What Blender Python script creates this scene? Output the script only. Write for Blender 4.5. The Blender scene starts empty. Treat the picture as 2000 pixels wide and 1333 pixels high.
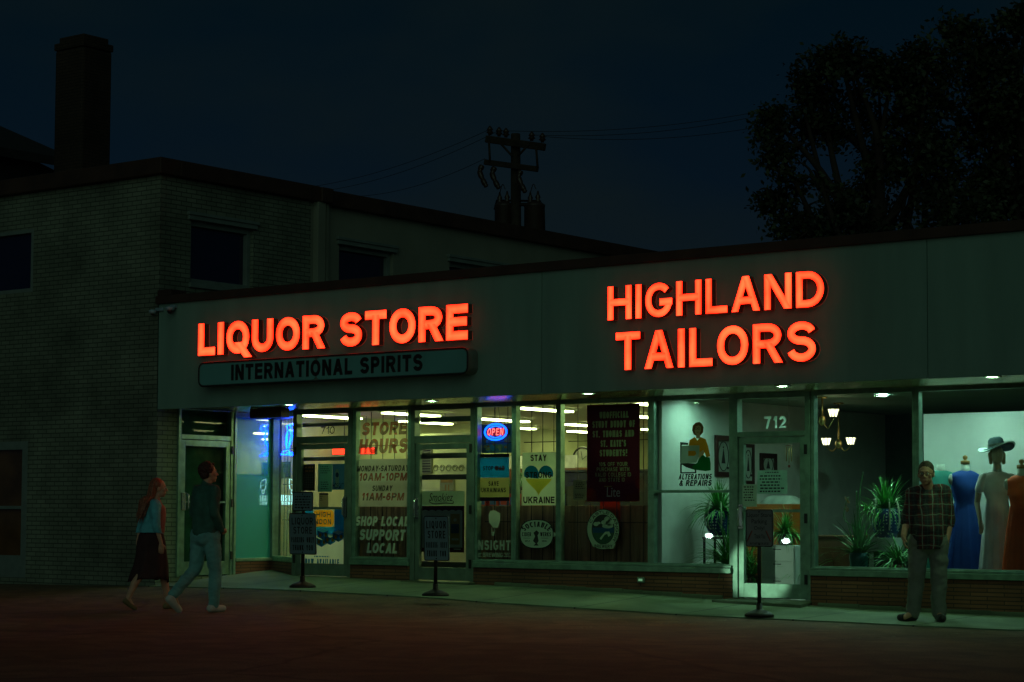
import bpy, bmesh, math, random
from mathutils import Vector, Matrix, noise
random.seed(11)
R = math.radians
SC = bpy.context.scene
COL = SC.collection

# ------------------------------------------------------------------ camera
CAM = Vector((22.505, -20.7, 1.196))
YAW, PITCH, ROLL, FPX, SHIFT = R(-37.6547), R(3.5871), R(0.2598), 4038.3, 86.99
_w = Vector((math.sin(YAW)*math.cos(PITCH), math.cos(YAW)*math.cos(PITCH), math.sin(PITCH)))
_r0 = Vector((math.cos(YAW), -math.sin(YAW), 0)); _u0 = _r0.cross(_w)
_r = _r0*math.cos(ROLL) + _u0*math.sin(ROLL)
_u = _u0*math.cos(ROLL) - _r0*math.sin(ROLL)
cd = bpy.data.cameras.new('camera'); cam = bpy.data.objects.new('camera', cd); COL.objects.link(cam)
cd.sensor_width = 36; cd.lens = 36*FPX/2000; cd.shift_y = SHIFT/2000
cd.clip_start = 0.1; cd.clip_end = 800
M = Matrix((( _r.x, _u.x, -_w.x, CAM.x), (_r.y, _u.y, -_w.y, CAM.y), (_r.z, _u.z, -_w.z, CAM.z), (0, 0, 0, 1)))
cam.matrix_world = M
SC.camera = cam

# ------------------------------------------------------------------ world: a night sky, brighter low down, with thin cloud
world = bpy.data.worlds.new("World"); SC.world = world; world.use_nodes = True
nt = world.node_tree; bg = nt.nodes['Background']
tc = nt.nodes.new('ShaderNodeTexCoord'); sep = nt.nodes.new('ShaderNodeSeparateXYZ')
nt.links.new(tc.outputs['Generated'], sep.inputs[0])
rmp = nt.nodes.new('ShaderNodeValToRGB'); nt.links.new(sep.outputs['Z'], rmp.inputs[0])
el = rmp.color_ramp.elements
el[0].position = 0.0; el[0].color = (0.0048, 0.0088, 0.0168, 1)
el[1].position = 0.26; el[1].color = (0.0006, 0.0050, 0.0088, 1)
e = el.new(0.12); e.color = (0.0024, 0.0068, 0.0135, 1)
mpn = nt.nodes.new('ShaderNodeMapping'); mpn.inputs['Scale'].default_value = (2.2, 2.2, 5.0)
nz = nt.nodes.new('ShaderNodeTexNoise'); nz.inputs['Scale'].default_value = 1.6; nz.inputs['Detail'].default_value = 4
nt.links.new(tc.outputs['Generated'], mpn.inputs[0]); nt.links.new(mpn.outputs[0], nz.inputs[0])
cr = nt.nodes.new('ShaderNodeValToRGB'); nt.links.new(nz.outputs[0], cr.inputs[0])
cr.color_ramp.elements[0].position = 0.40; cr.color_ramp.elements[0].color = (0, 0, 0, 1)
cr.color_ramp.elements[1].position = 0.70; cr.color_ramp.elements[1].color = (1, 1, 1, 1)
mx = nt.nodes.new('ShaderNodeMix'); mx.data_type = 'RGBA'
nt.links.new(cr.outputs[0], mx.inputs['Factor']); nt.links.new(rmp.outputs[0], mx.inputs['A'])
mx.inputs['B'].default_value = (0.0048, 0.0090, 0.0092, 1)
nt.links.new(mx.outputs['Result'], bg.inputs[0]); bg.inputs[1].default_value = 1.0

# the one sun: the dim, very soft glow of the town behind the camera
sd = bpy.data.lights.new('sun', 'SUN'); so = bpy.data.objects.new('sun', sd); COL.objects.link(so)
sd.energy = 0.16; sd.angle = R(60); sd.color = (0.62, 1.0, 0.74)
so.rotation_euler = Vector((-0.50, 0.75, -0.30)).to_track_quat('-Z', 'Y').to_euler()

SC.view_settings.view_transform = 'Standard'; SC.view_settings.look = 'None'
SC.view_settings.exposure = 0; SC.view_settings.gamma = 1
cy = SC.cycles
cy.use_denoising = True; cy.use_adaptive_sampling = True; cy.adaptive_threshold = 0.008
cy.max_bounces = 7; cy.diffuse_bounces = 3; cy.glossy_bounces = 4; cy.transparent_max_bounces = 14; cy.transmission_bounces = 4
cy.sample_clamp_indirect = 4; cy.caustics_reflective = False; cy.caustics_refractive = False
cy.use_light_tree = True

# ------------------------------------------------------------------ helpers: points
def ray(x, y): return (x-1000)/FPX*_r - (y-666.5-SHIFT)/FPX*_u + _w
def onY(x, y, Y): v = ray(x, y); return CAM + v*((Y-CAM.y)/v.y)
def onX(x, y, X): v = ray(x, y); return CAM + v*((X-CAM.x)/v.x)
def onZ(x, y, Z): v = ray(x, y); return CAM + v*((Z-CAM.z)/v.z)
def lerp(a, b, t): return a + (b-a)*t
def interp(tab, x):
    if x <= tab[0][0]: return tab[0][1]
    for (a, va), (b, vb) in zip(tab, tab[1:]):
        if x <= b: return lerp(va, vb, (x-a)/(b-a))
    return tab[-1][1]

# ------------------------------------------------------------------ helpers: materials
MATS = {}
def node_mat(name):
    m = bpy.data.materials.new(name); m.use_nodes = True
    return m, m.node_tree, m.node_tree.nodes['Principled BSDF']
def mat(name, col, rough=0.6, metal=0.0, var=0.25, scale=6.0, bump=0.0, bscale=60.0, coat=0.0, spec=0.5, stretch=None):
    if name in MATS: return MATS[name]
    m, t, p = node_mat(name)
    p.inputs['Roughness'].default_value = rough; p.inputs['Metallic'].default_value = metal
    p.inputs['Coat Weight'].default_value = coat; p.inputs['Coat Roughness'].default_value = 0.06
    p.inputs['Specular IOR Level'].default_value = spec
    tcn = t.nodes.new('ShaderNodeTexCoord')
    n = t.nodes.new('ShaderNodeTexNoise'); n.inputs['Scale'].default_value = scale; n.inputs['Detail'].default_value = 6
    if stretch:
        mp = t.nodes.new('ShaderNodeMapping'); mp.inputs['Scale'].default_value = stretch; t.links.new(tcn.outputs['Object'], mp.inputs[0]); t.links.new(mp.outputs[0], n.inputs['Vector'])
    else: t.links.new(tcn.outputs['Object'], n.inputs['Vector'])
    r = t.nodes.new('ShaderNodeValToRGB'); t.links.new(n.outputs[0], r.inputs[0])
    lo = [c*(1-var) for c in col]; hi = [min(1, c*(1+var)) for c in col]
    r.color_ramp.elements[0].position = .3; r.color_ramp.elements[0].color = (*lo, 1)
    r.color_ramp.elements[1].position = .7; r.color_ramp.elements[1].color = (*hi, 1)
    t.links.new(r.outputs[0], p.inputs['Base Color'])
    if bump:
        n2 = t.nodes.new('ShaderNodeTexNoise'); n2.inputs['Scale'].default_value = bscale; n2.inputs['Detail'].default_value = 5
        t.links.new(tcn.outputs['Object'], n2.inputs['Vector'])
        b = t.nodes.new('ShaderNodeBump'); b.inputs['Strength'].default_value = bump; b.inputs['Distance'].default_value = 0.01
        t.links.new(n2.outputs[0], b.inputs['Height']); t.links.new(b.outputs[0], p.inputs['Normal'])
    MATS[name] = m; return m
def emit(name, col, strength, var=0.0, scale=3.0):
    if name in MATS: return MATS[name]
    m = bpy.data.materials.new(name); m.use_nodes = True; t = m.node_tree
    t.nodes.clear(); o = t.nodes.new('ShaderNodeOutputMaterial'); e = t.nodes.new('ShaderNodeEmission')
    e.inputs[0].default_value = (*col, 1); e.inputs[1].default_value = strength
    if var:
        tcn = t.nodes.new('ShaderNodeTexCoord'); n = t.nodes.new('ShaderNodeTexNoise'); n.inputs['Scale'].default_value = scale
        t.links.new(tcn.outputs['Object'], n.inputs['Vector'])
        mr = t.nodes.new('ShaderNodeMapRange'); mr.inputs['From Min'].default_value = .3; mr.inputs['From Max'].default_value = .7
        mr.inputs['To Min'].default_value = strength*(1-var); mr.inputs['To Max'].default_value = strength*(1+var)
        t.links.new(n.outputs[0], mr.inputs['Value']); t.links.new(mr.outputs[0], e.inputs[1])
    t.links.new(e.outputs[0], o.inputs[0]); MATS[name] = m; return m
def thin_glass(name, tint=(0.93, 0.97, 0.95), refl=1.0, dirt=0.0):
    if name in MATS: return MATS[name]
    m = bpy.data.materials.new(name); m.use_nodes = True; t = m.node_tree; t.nodes.clear()
    o = t.nodes.new('ShaderNodeOutputMaterial'); tr = t.nodes.new('ShaderNodeBsdfTransparent'); gl = t.nodes.new('ShaderNodeBsdfGlossy')
    tr.inputs[0].default_value = (*tint, 1); gl.inputs['Roughness'].default_value = 0.015
    fr = t.nodes.new('ShaderNodeFresnel'); fr.inputs[0].default_value = 1.5
    mul = t.nodes.new('ShaderNodeMath'); mul.operation = 'MULTIPLY'; mul.inputs[1].default_value = 1.6*refl; mul.use_clamp = True
    t.links.new(fr.outputs[0], mul.inputs[0])
    mixs = t.nodes.new('ShaderNodeMixShader'); t.links.new(mul.outputs[0], mixs.inputs[0])
    t.links.new(tr.outputs[0], mixs.inputs[1]); t.links.new(gl.outputs[0], mixs.inputs[2])
    last = mixs
    if dirt:
        df = t.nodes.new('ShaderNodeBsdfDiffuse'); df.inputs[0].default_value = (.6, .65, .6, 1)
        m2 = t.nodes.new('ShaderNodeMixShader'); m2.inputs[0].default_value = dirt
        t.links.new(mixs.outputs[0], m2.inputs[1]); t.links.new(df.outputs[0], m2.inputs[2]); last = m2
    t.links.new(last.outputs[0], o.inputs[0]); MATS[name] = m; return m
def paper(name, col, trans=0.35, alpha=1.0, var=0.06):
    """thin sheet: diffuse front, lets some of the light behind it through"""
    if name in MATS: return MATS[name]
    m = bpy.data.materials.new(name); m.use_nodes = True; t = m.node_tree; t.nodes.clear()
    o = t.nodes.new('ShaderNodeOutputMaterial')
    tcn = t.nodes.new('ShaderNodeTexCoord'); n = t.nodes.new('ShaderNodeTexNoise'); n.inputs['Scale'].default_value = 5
    t.links.new(tcn.outputs['Object'], n.inputs['Vector'])
    r = t.nodes.new('ShaderNodeValToRGB'); t.links.new(n.outputs[0], r.inputs[0])
    r.color_ramp.elements[0].position = .3; r.color_ramp.elements[0].color = (*[c*(1-var) for c in col], 1)
    r.color_ramp.elements[1].position = .7; r.color_ramp.elements[1].color = (*[min(1, c*(1+var)) for c in col], 1)
    d = t.nodes.new('ShaderNodeBsdfDiffuse'); tl = t.nodes.new('ShaderNodeBsdfTranslucent')
    t.links.new(r.outputs[0], d.inputs[0]); t.links.new(r.outputs[0], tl.inputs[0])
    a = t.nodes.new('ShaderNodeMixShader'); a.inputs[0].default_value = trans
    t.links.new(d.outputs[0], a.inputs[1]); t.links.new(tl.outputs[0], a.inputs[2]); last = a
    if alpha < 1:
        tp = t.nodes.new('ShaderNodeBsdfTransparent'); b = t.nodes.new('ShaderNodeMixShader'); b.inputs[0].default_value = alpha
        t.links.new(tp.outputs[0], b.inputs[1]); t.links.new(a.outputs[0], b.inputs[2]); last = b
    t.links.new(last.outputs[0], o.inputs[0]); MATS[name] = m; return m
def brick(name, axis, c1, c2, mortar, bw, bh, msize, bump=0.5, rough=0.85):
    if name in MATS: return MATS[name]
    m, t, p = node_mat(name); p.inputs['Roughness'].default_value = rough
    tcn = t.nodes.new('ShaderNodeTexCoord'); s = t.nodes.new('ShaderNodeSeparateXYZ'); c = t.nodes.new('ShaderNodeCombineXYZ')
    t.links.new(tcn.outputs['Object'], s.inputs[0]); t.links.new(s.outputs['Z'], c.inputs[1])
    ge = t.nodes.new('ShaderNodeNewGeometry'); sn = t.nodes.new('ShaderNodeSeparateXYZ'); t.links.new(ge.outputs['True Normal'], sn.inputs[0])
    ab = t.nodes.new('ShaderNodeMath'); ab.operation = 'ABSOLUTE'; t.links.new(sn.outputs['Y'], ab.inputs[0])
    gt = t.nodes.new('ShaderNodeMath'); gt.operation = 'GREATER_THAN'; gt.inputs[1].default_value = .5; t.links.new(ab.outputs[0], gt.inputs[0])
    um = t.nodes.new('ShaderNodeMix'); t.links.new(gt.outputs[0], um.inputs['Factor']); t.links.new(s.outputs['Y'], um.inputs['A']); t.links.new(s.outputs['X'], um.inputs['B']); t.links.new(um.outputs['Result'], c.inputs[0])
    b = t.nodes.new('ShaderNodeTexBrick'); t.links.new(c.outputs[0], b.inputs[0])
    b.inputs['Scale'].default_value = 1; b.inputs['Brick Width'].default_value = bw; b.inputs['Row Height'].default_value = bh
    b.inputs['Mortar Size'].default_value = msize; b.inputs['Mortar Smooth'].default_value = 0.15; b.inputs['Bias'].default_value = 0
    b.inputs['Color1'].default_value = (*c1, 1); b.inputs['Color2'].default_value = (*c2, 1); b.inputs['Mortar'].default_value = (*mortar, 1)
    n = t.nodes.new('ShaderNodeTexNoise'); n.inputs['Scale'].default_value = 1.4; n.inputs['Detail'].default_value = 7
    t.links.new(tcn.outputs['Object'], n.inputs['Vector'])
    mr = t.nodes.new('ShaderNodeMapRange'); mr.inputs['From Min'].default_value = .25; mr.inputs['From Max'].default_value = .75
    mr.inputs['To Min'].default_value = .55; mr.inputs['To Max'].default_value = 1.3; t.links.new(n.outputs[0], mr.inputs['Value'])
    mm = t.nodes.new('ShaderNodeMix'); mm.data_type = 'RGBA'; mm.blend_type = 'MULTIPLY'; mm.inputs['Factor'].default_value = 1
    t.links.new(b.outputs[0], mm.inputs['A']); t.links.new(mr.outputs[0], mm.inputs['B']); t.links.new(mm.outputs['Result'], p.inputs['Base Color'])
    n2 = t.nodes.new('ShaderNodeTexNoise'); n2.inputs['Scale'].default_value = 90; t.links.new(tcn.outputs['Object'], n2.inputs['Vector'])
    ad = t.nodes.new('ShaderNodeMath'); ad.operation = 'MULTIPLY_ADD'; ad.inputs[1].default_value = .25
    inv = t.nodes.new('ShaderNodeMath'); inv.operation = 'SUBTRACT'; inv.inputs[0].default_value = 1; t.links.new(b.outputs['Fac'], inv.inputs[1])
    t.links.new(n2.outputs[0], ad.inputs[0]); t.links.new(inv.outputs[0], ad.inputs[2])
    bp = t.nodes.new('ShaderNodeBump'); bp.inputs['Strength'].default_value = bump; bp.inputs['Distance'].default_value = 0.012
    t.links.new(ad.outputs[0], bp.inputs['Height']); t.links.new(bp.outputs[0], p.inputs['Normal'])
    MATS[name] = m; return m

# ------------------------------------------------------------------ helpers: things, parts and mesh building
ORG = {}
def tag(o, label=None, cat=None, group=None, kind=None):
    if label: o['label'] = label
    if cat: o['category'] = cat
    if group: o['group'] = group
    if kind: o['kind'] = kind
    return o
def thing(name, label, cat, loc, group=None):
    o = bpy.data.objects.new(name, None); COL.objects.link(o); o.location = loc; o.empty_display_size = .2
    ORG[o.name] = Vector(loc); return tag(o, label, cat, group)
def copy_tree(o, parent=None):
    c = o.copy(); COL.objects.link(c)
    if parent: c.parent = parent
    for ch in list(o.children): copy_tree(ch, c)
    return c

class MB:
    def __init__(s): s.v = []; s.f = []; s.m = []; s.sm = []; s.w = {}
    def add(s, vs, fs, m=0, smooth=False):
        b = len(s.v); s.v.extend([Vector(q) for q in vs])
        for f in fs: s.f.append([i+b for i in f]); s.m.append(m); s.sm.append(smooth)
        return s
    def box(s, x0, x1, y0, y1, z0, z1, m=0):
        x0, x1 = min(x0, x1), max(x0, x1); y0, y1 = min(y0, y1), max(y0, y1); z0, z1 = min(z0, z1), max(z0, z1)
        return s.add([(x0,y0,z0),(x1,y0,z0),(x1,y1,z0),(x0,y1,z0),(x0,y0,z1),(x1,y0,z1),(x1,y1,z1),(x0,y1,z1)],
                     [(0,3,2,1),(4,5,6,7),(0,1,5,4),(1,2,6,5),(2,3,7,6),(3,0,4,7)], m)
    def obox(s, c, ax, ay, az, hx, hy, hz, m=0):
        c = Vector(c); P = []
        for k in (-1, 1):
            for i, j in ((-1,-1),(1,-1),(1,1),(-1,1)): P.append(c + ax*hx*i + ay*hy*j + az*hz*k)
        return s.add(P, [(0,3,2,1),(4,5,6,7),(0,1,5,4),(1,2,6,5),(2,3,7,6),(3,0,4,7)], m)
    def beam(s, a, b, w, h, m=0, up=Vector((0,0,1))):
        a, b = Vector(a), Vector(b); d = (b-a); L = d.length; d.normalize(); sd_ = d.cross(up)
        if sd_.length < 1e-4: sd_ = d.cross(Vector((1,0,0)))
        sd_.normalize(); u_ = sd_.cross(d)
        return s.obox((a+b)/2, d, sd_, u_, L/2, w/2, h/2, m)
    def tube(s, pts, r, n=8, m=0, smooth=True, closed=False):
        pts = [Vector(p) for p in pts]; k = len(pts); rr = r if isinstance(r, (list, tuple)) else [r]*k
        ref = None; rings = []
        for i, p in enumerate(pts):
            a = pts[i-1] if (i or closed) else p; b = pts[(i+1) % k] if (i < k-1 or closed) else p
            d = (b-a).normalized() if (b-a).length > 1e-9 else Vector((0,0,1))
            if ref is None:
                ref = d.orthogonal().normalized()
            x = ref - d*ref.dot(d)
            if x.length < 1e-5: x = d.orthogonal()
            x.normalize(); ref = x; y = d.cross(x)
            rings.append([p + (x*math.cos(2*math.pi*j/n) + y*math.sin(2*math.pi*j/n))*rr[i] for j in range(n)])
        vs = [q for g in rings for q in g]; fs = []
        for i in range(k if closed else k-1):
            i2 = (i+1) % k
            for j in range(n): fs.append((i*n+j, i*n+(j+1) % n, i2*n+(j+1) % n, i2*n+j))
        if not closed: fs.append(tuple(range(n-1, -1, -1))); fs.append(tuple((k-1)*n+j for j in range(n)))
        return s.add(vs, fs, m, smooth)
    def lathe(s, prof, c, n=20, m=0, sx=1.0, sy=1.0, smooth=True, fn=None, cap=True):
        c = Vector(c); vs = []; fs = []
        for i, (r_, z) in enumerate(prof):
            for j in range(n):
                a = 2*math.pi*j/n; q = r_ if fn is None else fn(r_, z, a)
                vs.append((c.x+q*sx*math.cos(a), c.y+q*sy*math.sin(a), c.z+z))
        for i in range(len(prof)-1):
            for j in range(n): fs.append((i*n+j, i*n+(j+1) % n, (i+1)*n+(j+1) % n, (i+1)*n+j))
        if cap:
            fs.append(tuple(range(n-1, -1, -1))); fs.append(tuple((len(prof)-1)*n+j for j in range(n)))
        return s.add(vs, fs, m, smooth)
    def ball(s, c, rx, ry=None, rz=None, n=12, k=8, m=0, rot=None):
        ry = rx if ry is None else ry; rz = rx if rz is None else rz; c = Vector(c); vs = []; fs = []
        for i in range(k+1):
            t = math.pi*i/k
            for j in range(n):
                a = 2*math.pi*j/n; q = Vector((rx*math.sin(t)*math.cos(a), ry*math.sin(t)*math.sin(a), -rz*math.cos(t)))
                if rot is not None: q = rot @ q
                vs.append(c+q)
        for i in range(k):
            for j in range(n): fs.append((i*n+j, i*n+(j+1) % n, (i+1)*n+(j+1) % n, (i+1)*n+j))
        return s.add(vs, fs, m, True)
    def capsule(s, a, ra, b, rb, n=12, m=0):
        a, b = Vector(a), Vector(b); d = b-a; L = d.length
        if L < 1e-6: return s.ball(a, max(ra, rb), n=n, m=m)
        d.normalize(); x = d.orthogonal().normalized(); y = d.cross(x); prof = []
        for i in range(5): t = math.pi/2*(1-i/4); prof.append((a - d*ra*math.sin(t), ra*math.cos(t)))
        for i in range(5): t = math.pi/2*i/4; prof.append((b + d*rb*math.sin(t), rb*math.cos(t)))
        vs = []; fs = []
        for p, r_ in prof:
            r_ = max(r_, 1e-4)
            for j in range(n): vs.append(p + (x*math.cos(2*math.pi*j/n) + y*math.sin(2*math.pi*j/n))*r_)
        for i in range(len(prof)-1):
            for j in range(n): fs.append((i*n+j, i*n+(j+1) % n, (i+1)*n+(j+1) % n, (i+1)*n+j))
        fs.append(tuple(range(n-1, -1, -1))); fs.append(tuple((len(prof)-1)*n+j for j in range(n)))
        return s.add(vs, fs, m, True)
    def poly(s, pts, m=0): return s.add(pts, [tuple(range(len(pts)))], m)
    def slab(s, pts, dvec, m=0):
        """a flat outline given its own thickness"""
        d = Vector(dvec); n = len(pts); vs = [Vector(p) for p in pts] + [Vector(p)+d for p in pts]
        return s.add(vs, [tuple(range(n)), tuple(range(2*n-1, n-1, -1))] + [(i, i+n, (i+1) % n+n, (i+1) % n) for i in range(n)], m)
    def build(s, name, mats, parent=None, loc=None, bevel=0.0, label=None, cat=None, group=None, kind=None, subsurf=0):
        if parent is not None: O = ORG[parent.name]
        else:
            if loc is None:
                n = max(1, len(s.v)); loc = (sum(q.x for q in s.v)/n, sum(q.y for q in s.v)/n, min(q.z for q in s.v))
            O = Vector(loc)
        me = bpy.data.meshes.new(name); me.from_pydata([q-O for q in s.v], [], s.f)
        if not isinstance(mats, (list, tuple)): mats = [mats]
        for mm in mats: me.materials.append(mm)
        if s.w:
            at_ = me.attributes.new('glow', 'FLOAT', 'POINT')
            for i_, w_ in s.w.items(): at_.data[i_].value = w_
        me.polygons.foreach_set('material_index', s.m); me.polygons.foreach_set('use_smooth', s.sm); me.update()
        o = bpy.data.objects.new(name, me); COL.objects.link(o)
        if parent is not None: o.parent = parent
        else: o.location = O
        ORG[o.name] = O
        if bevel:
            b = o.modifiers.new('bevel', 'BEVEL'); b.width = bevel; b.segments = 2; b.limit_method = 'ANGLE'
        if subsurf:
            b = o.modifiers.new('subd', 'SUBSURF'); b.levels = subsurf; b.render_levels = subsurf
        return tag(o, label, cat, group, kind)

def wall(mb, axis, c0, c1, u0, u1, z0, z1, holes, m=0):
    """a wall with openings; axis 'X' runs along X at Y c0..c1, 'Y' runs along Y at X c0..c1"""
    us = sorted({u0, u1, *[h[0] for h in holes], *[h[1] for h in holes]}); zs = sorted({z0, z1, *[h[2] for h in holes], *[h[3] for h in holes]})
    us = [q for q in us if u0 <= q <= u1]; zs = [q for q in zs if z0 <= q <= z1]
    for a, b in zip(us, us[1:]):
        runs = []
        for c, d in zip(zs, zs[1:]):
            mu, mz = (a+b)/2, (c+d)/2
            if any(h[0] < mu < h[1] and h[2] < mz < h[3] for h in holes): continue
            if runs and runs[-1][1] == c: runs[-1][1] = d
            else: runs.append([c, d])
        for c, d in runs:
            if axis == 'X': mb.box(a, b, c0, c1, c, d, m)
            else: mb.box(c0, c1, a, b, c, d, m)

# ------------------------------------------------------------------ helpers: lettering drawn with a broad pen
def arc(cx, cy_, rx, ry, a0, a1, n=10): return [(cx+rx*math.cos(R(a0+(a1-a0)*i/n)), cy_+ry*math.sin(R(a0+(a1-a0)*i/n))) for i in range(n+1)]
def sell(cx, cy_, rx, ry, a0, a1, n=28, ex=2.1):
    out = []
    for i in range(n+1):
        a = R(a0+(a1-a0)*i/n); c, s_ = math.cos(a), math.sin(a)
        out.append((cx+rx*math.copysign(abs(c)**(2/ex), c), cy_+ry*math.copysign(abs(s_)**(2/ex), s_)))
    return out
RING = ('c', sell(.5, .5, .5, .5, 0, 360)[:-1])
_S = arc(.5, .765, .49, .235, 12, 270, 16)[:-1] + arc(.5, .265, .5, .265, 90, -168, 16)
GL = {
 'A': (.98, [('d', .0, 0, .5, 1), ('d', 1, 0, .5, 1), ('s', [(.2, .26), (.8, .26)], 0, 0)]),
 'B': (.88, [('s', [(0,0),(0,1),(.5,1)]+arc(.5,.765,.42,.235,90,-90)[1:]+[(0,.53)], 1, 0), ('s', [(0,0),(.52,0)]+arc(.52,.265,.48,.265,-90,90)[1:]+[(.3,.53)], 0, 0)]),
 'C': (.92, [('s', sell(.5,.5,.5,.5,42,318,24), 0, 0)]),
 'D': (.92, [('c', [(0,0),(0,1),(.4,1)]+arc(.4,.5,.6,.5,90,-90,14)[1:-1]+[(.4,0)])]),
 'E': (.80, [('s', [(1,1),(0,1),(0,0),(1,0)], 1, 1), ('s', [(0,.52),(.94,.52)], 0, 1)]),
 'F': (.76, [('s', [(1,1),(0,1),(0,0)], 1, 1), ('s', [(0,.5),(.88,.5)], 0, 1)]),
 'G': (.98, [('s', sell(.5,.5,.5,.5,42,330,24)+[(1,.42)], 0, 0), ('s', [(1,.42),(.55,.42)], 1, 0)]),
 'H': (.90, [('s', [(0,0),(0,1)], 1, 1), ('s', [(1,0),(1,1)], 1, 1), ('s', [(0,.52),(1,.52)], 0, 0)]),
 'I': (0, [('s', [(.5,0),(.5,1)], 1, 1)]),
 'J': (.72, [('s', [(1,1),(1,.3)]+arc(.5,.3,.5,.3,0,-170)[1:], 1, 0)]),
 'K': (.95, [('s', [(0,0),(0,1)], 1, 1), ('d', 1, 1, .08, .38), ('d', 1.02, 0, .38, .62)]),
 'L': (.76, [('s', [(0,1),(0,0),(1,0)], 1, 1)]),
 'M': (1.08, [('s', [(0,0),(0,1)], 1, 1), ('s', [(1,0),(1,1)], 1, 1), ('d', .5, 0, .06, 1), ('d', .5, 0, .94, 1)]),
 'N': (.92, [('s', [(0,0),(0,1)], 1, 1), ('s', [(1,0),(1,1)], 1, 1), ('d', .98, 0, .02, 1)]),
 'O': (1.0, [RING]), '0': (.74, [RING]),
 'P': (.84, [('s', [(0,0),(0,1),(.52,1)]+arc(.52,.73,.48,.27,90,-90)[1:]+[(0,.46)], 1, 0)]),
 'Q': (1.0, [RING, ('d', 1.12, -.13, .52, .34)]),
 'R': (.92, [('s', [(0,0),(0,1),(.52,1)]+arc(.52,.74,.44,.26,90,-90)[1:]+[(0,.48)], 1, 0), ('d', 1.0, 0, .52, .5)]),
 'S': (.88, [('s', _S, 0, 0)]),
 'T': (.84, [('s', [(0,1),(1,1)], 1, 1), ('s', [(.5,1),(.5,0)], 0, 1)]),
 'U': (.92, [('s', [(0,1),(0,.4)]+sell(.5,.4,.5,.4,180,360,16)[1:-1]+[(1,.4),(1,1)], 1, 1)]),
 'V': (.94, [('d', .5, 0, 0, 1), ('d', .5, 0, 1, 1)]),
 'W': (1.34, [('d', .26, 0, 0, 1), ('d', .26, 0, .5, 1), ('d', .74, 0, .5, 1), ('d', .74, 0, 1, 1)]),
 'X': (.92, [('d', 0, 0, 1, 1), ('d', 1, 0, 0, 1)]),
 'Y': (.92, [('d', .5, .4, 0, 1), ('d', .5, .4, 1, 1), ('s', [(.5,0),(.5,.45)], 1, 0)]),
 'Z': (.84, [('s', [(0,1),(1,1)], 1, 1), ('s', [(0,0),(1,0)], 1, 1), ('d', .06, 0, .94, 1)]),
 '1': (.5, [('s', [(.9,0),(.9,1)], 1, 1), ('d', .1, .66, .8, .98)]),
 '2': (.76, [('s', arc(.5,.7,.5,.3,165,-28,12)+[(.05,0),(1,0)], 0, 1)]),
 '3': (.76, [('s', arc(.46,.76,.46,.24,160,-80,12)+arc(.48,.265,.52,.265,80,-160,14), 0, 0)]),
 '4': (.8, [('s', [(.72,0),(.72,1)], 1, 1), ('s', [(0,.26),(1,.26)], 1, 1), ('d', .0, .3, .66, 1)]),
 '5': (.76, [('s', [(.95,1),(.12,1),(.06,.52)]+arc(.48,.32,.52,.32,130,-160,14), 1, 0)]),
 '6': (.76, [('c', arc(.5,.3,.5,.3,0,360,18)[:-1]), ('s', [(.02,.3)]+arc(.55,.4,.53,.6,170,50,10), 0, 0)]),
 '7': (.74, [('s', [(0,1),(1,1)], 1, 1), ('d', .3, 0, .96, 1)]),
 '8': (.76, [('c', arc(.5,.765,.44,.235,0,360,16)[:-1]), ('c', arc(.5,.265,.5,.265,0,360,18)[:-1])]),
 '9': (.76, [('c', arc(.5,.7,.5,.3,0,360,18)[:-1]), ('s', [(.98,.7)]+arc(.45,.6,.53,.6,-10,-130,10), 0, 0)]),
 '-': (.42, [('s', [(0,.42),(1,.42)], 1, 1)]), '.': (0, [('s', [(.5,0),(.5,.02)], 1, 0)]), "'": (0, [('s', [(.5,.85),(.5,1)], 0, 1)]),
 '!': (0, [('s', [(.5,.36),(.5,1)], 0, 1), ('s', [(.5,0),(.5,.03)], 1, 0)]), ',': (0, [('s', [(.5,-.1),(.5,.03)], 0, 0)]),
 '%': (1.1, [('c', arc(.2,.78,.18,.2,0,360,12)[:-1]), ('c', arc(.8,.22,.18,.2,0,360,12)[:-1]), ('d', .2, 0, .8, 1)]),
 '&': (.98, [('s', [(1,0),(.28,.72)]+arc(.45,.79,.22,.21,200,-20,10)+[(.1,.4)]+arc(.4,.25,.4,.25,150,300,8)+[(.95,.42)], 1, 0)]),
}
def strip(pts, t, closed, c0, c1):
    """left and right edges of a pen stroke"""
    n = len(pts); P = [Vector((p[0], p[1])) for p in pts]
    if not closed:
        if c0: d = (P[0]-P[1]).normalized(); P[0] = P[0]+d*t/2
        if c1: d = (P[-1]-P[-2]).normalized(); P[-1] = P[-1]+d*t/2
    Lf, Rt = [], []
    for i in range(n):
        a = P[i-1] if (i or closed) else None; b = P[(i+1) % n] if (i < n-1 or closed) else None
        d1 = (P[i]-a).normalized() if a is not None else None; d2 = (b-P[i]).normalized() if b is not None else None
        if d1 is None: d1 = d2
        if d2 is None: d2 = d1
        n1 = Vector((-d1.y, d1.x)); n2 = Vector((-d2.y, d2.x)); mm = n1+n2
        if mm.length < 1e-4: mm = n1
        mm.normalize(); k = min(1.6, 1/max(.3, mm.dot(n1)))
        Lf.append(P[i]+mm*t/2*k); Rt.append(P[i]-mm*t/2*k)
    return Lf, Rt
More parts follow.
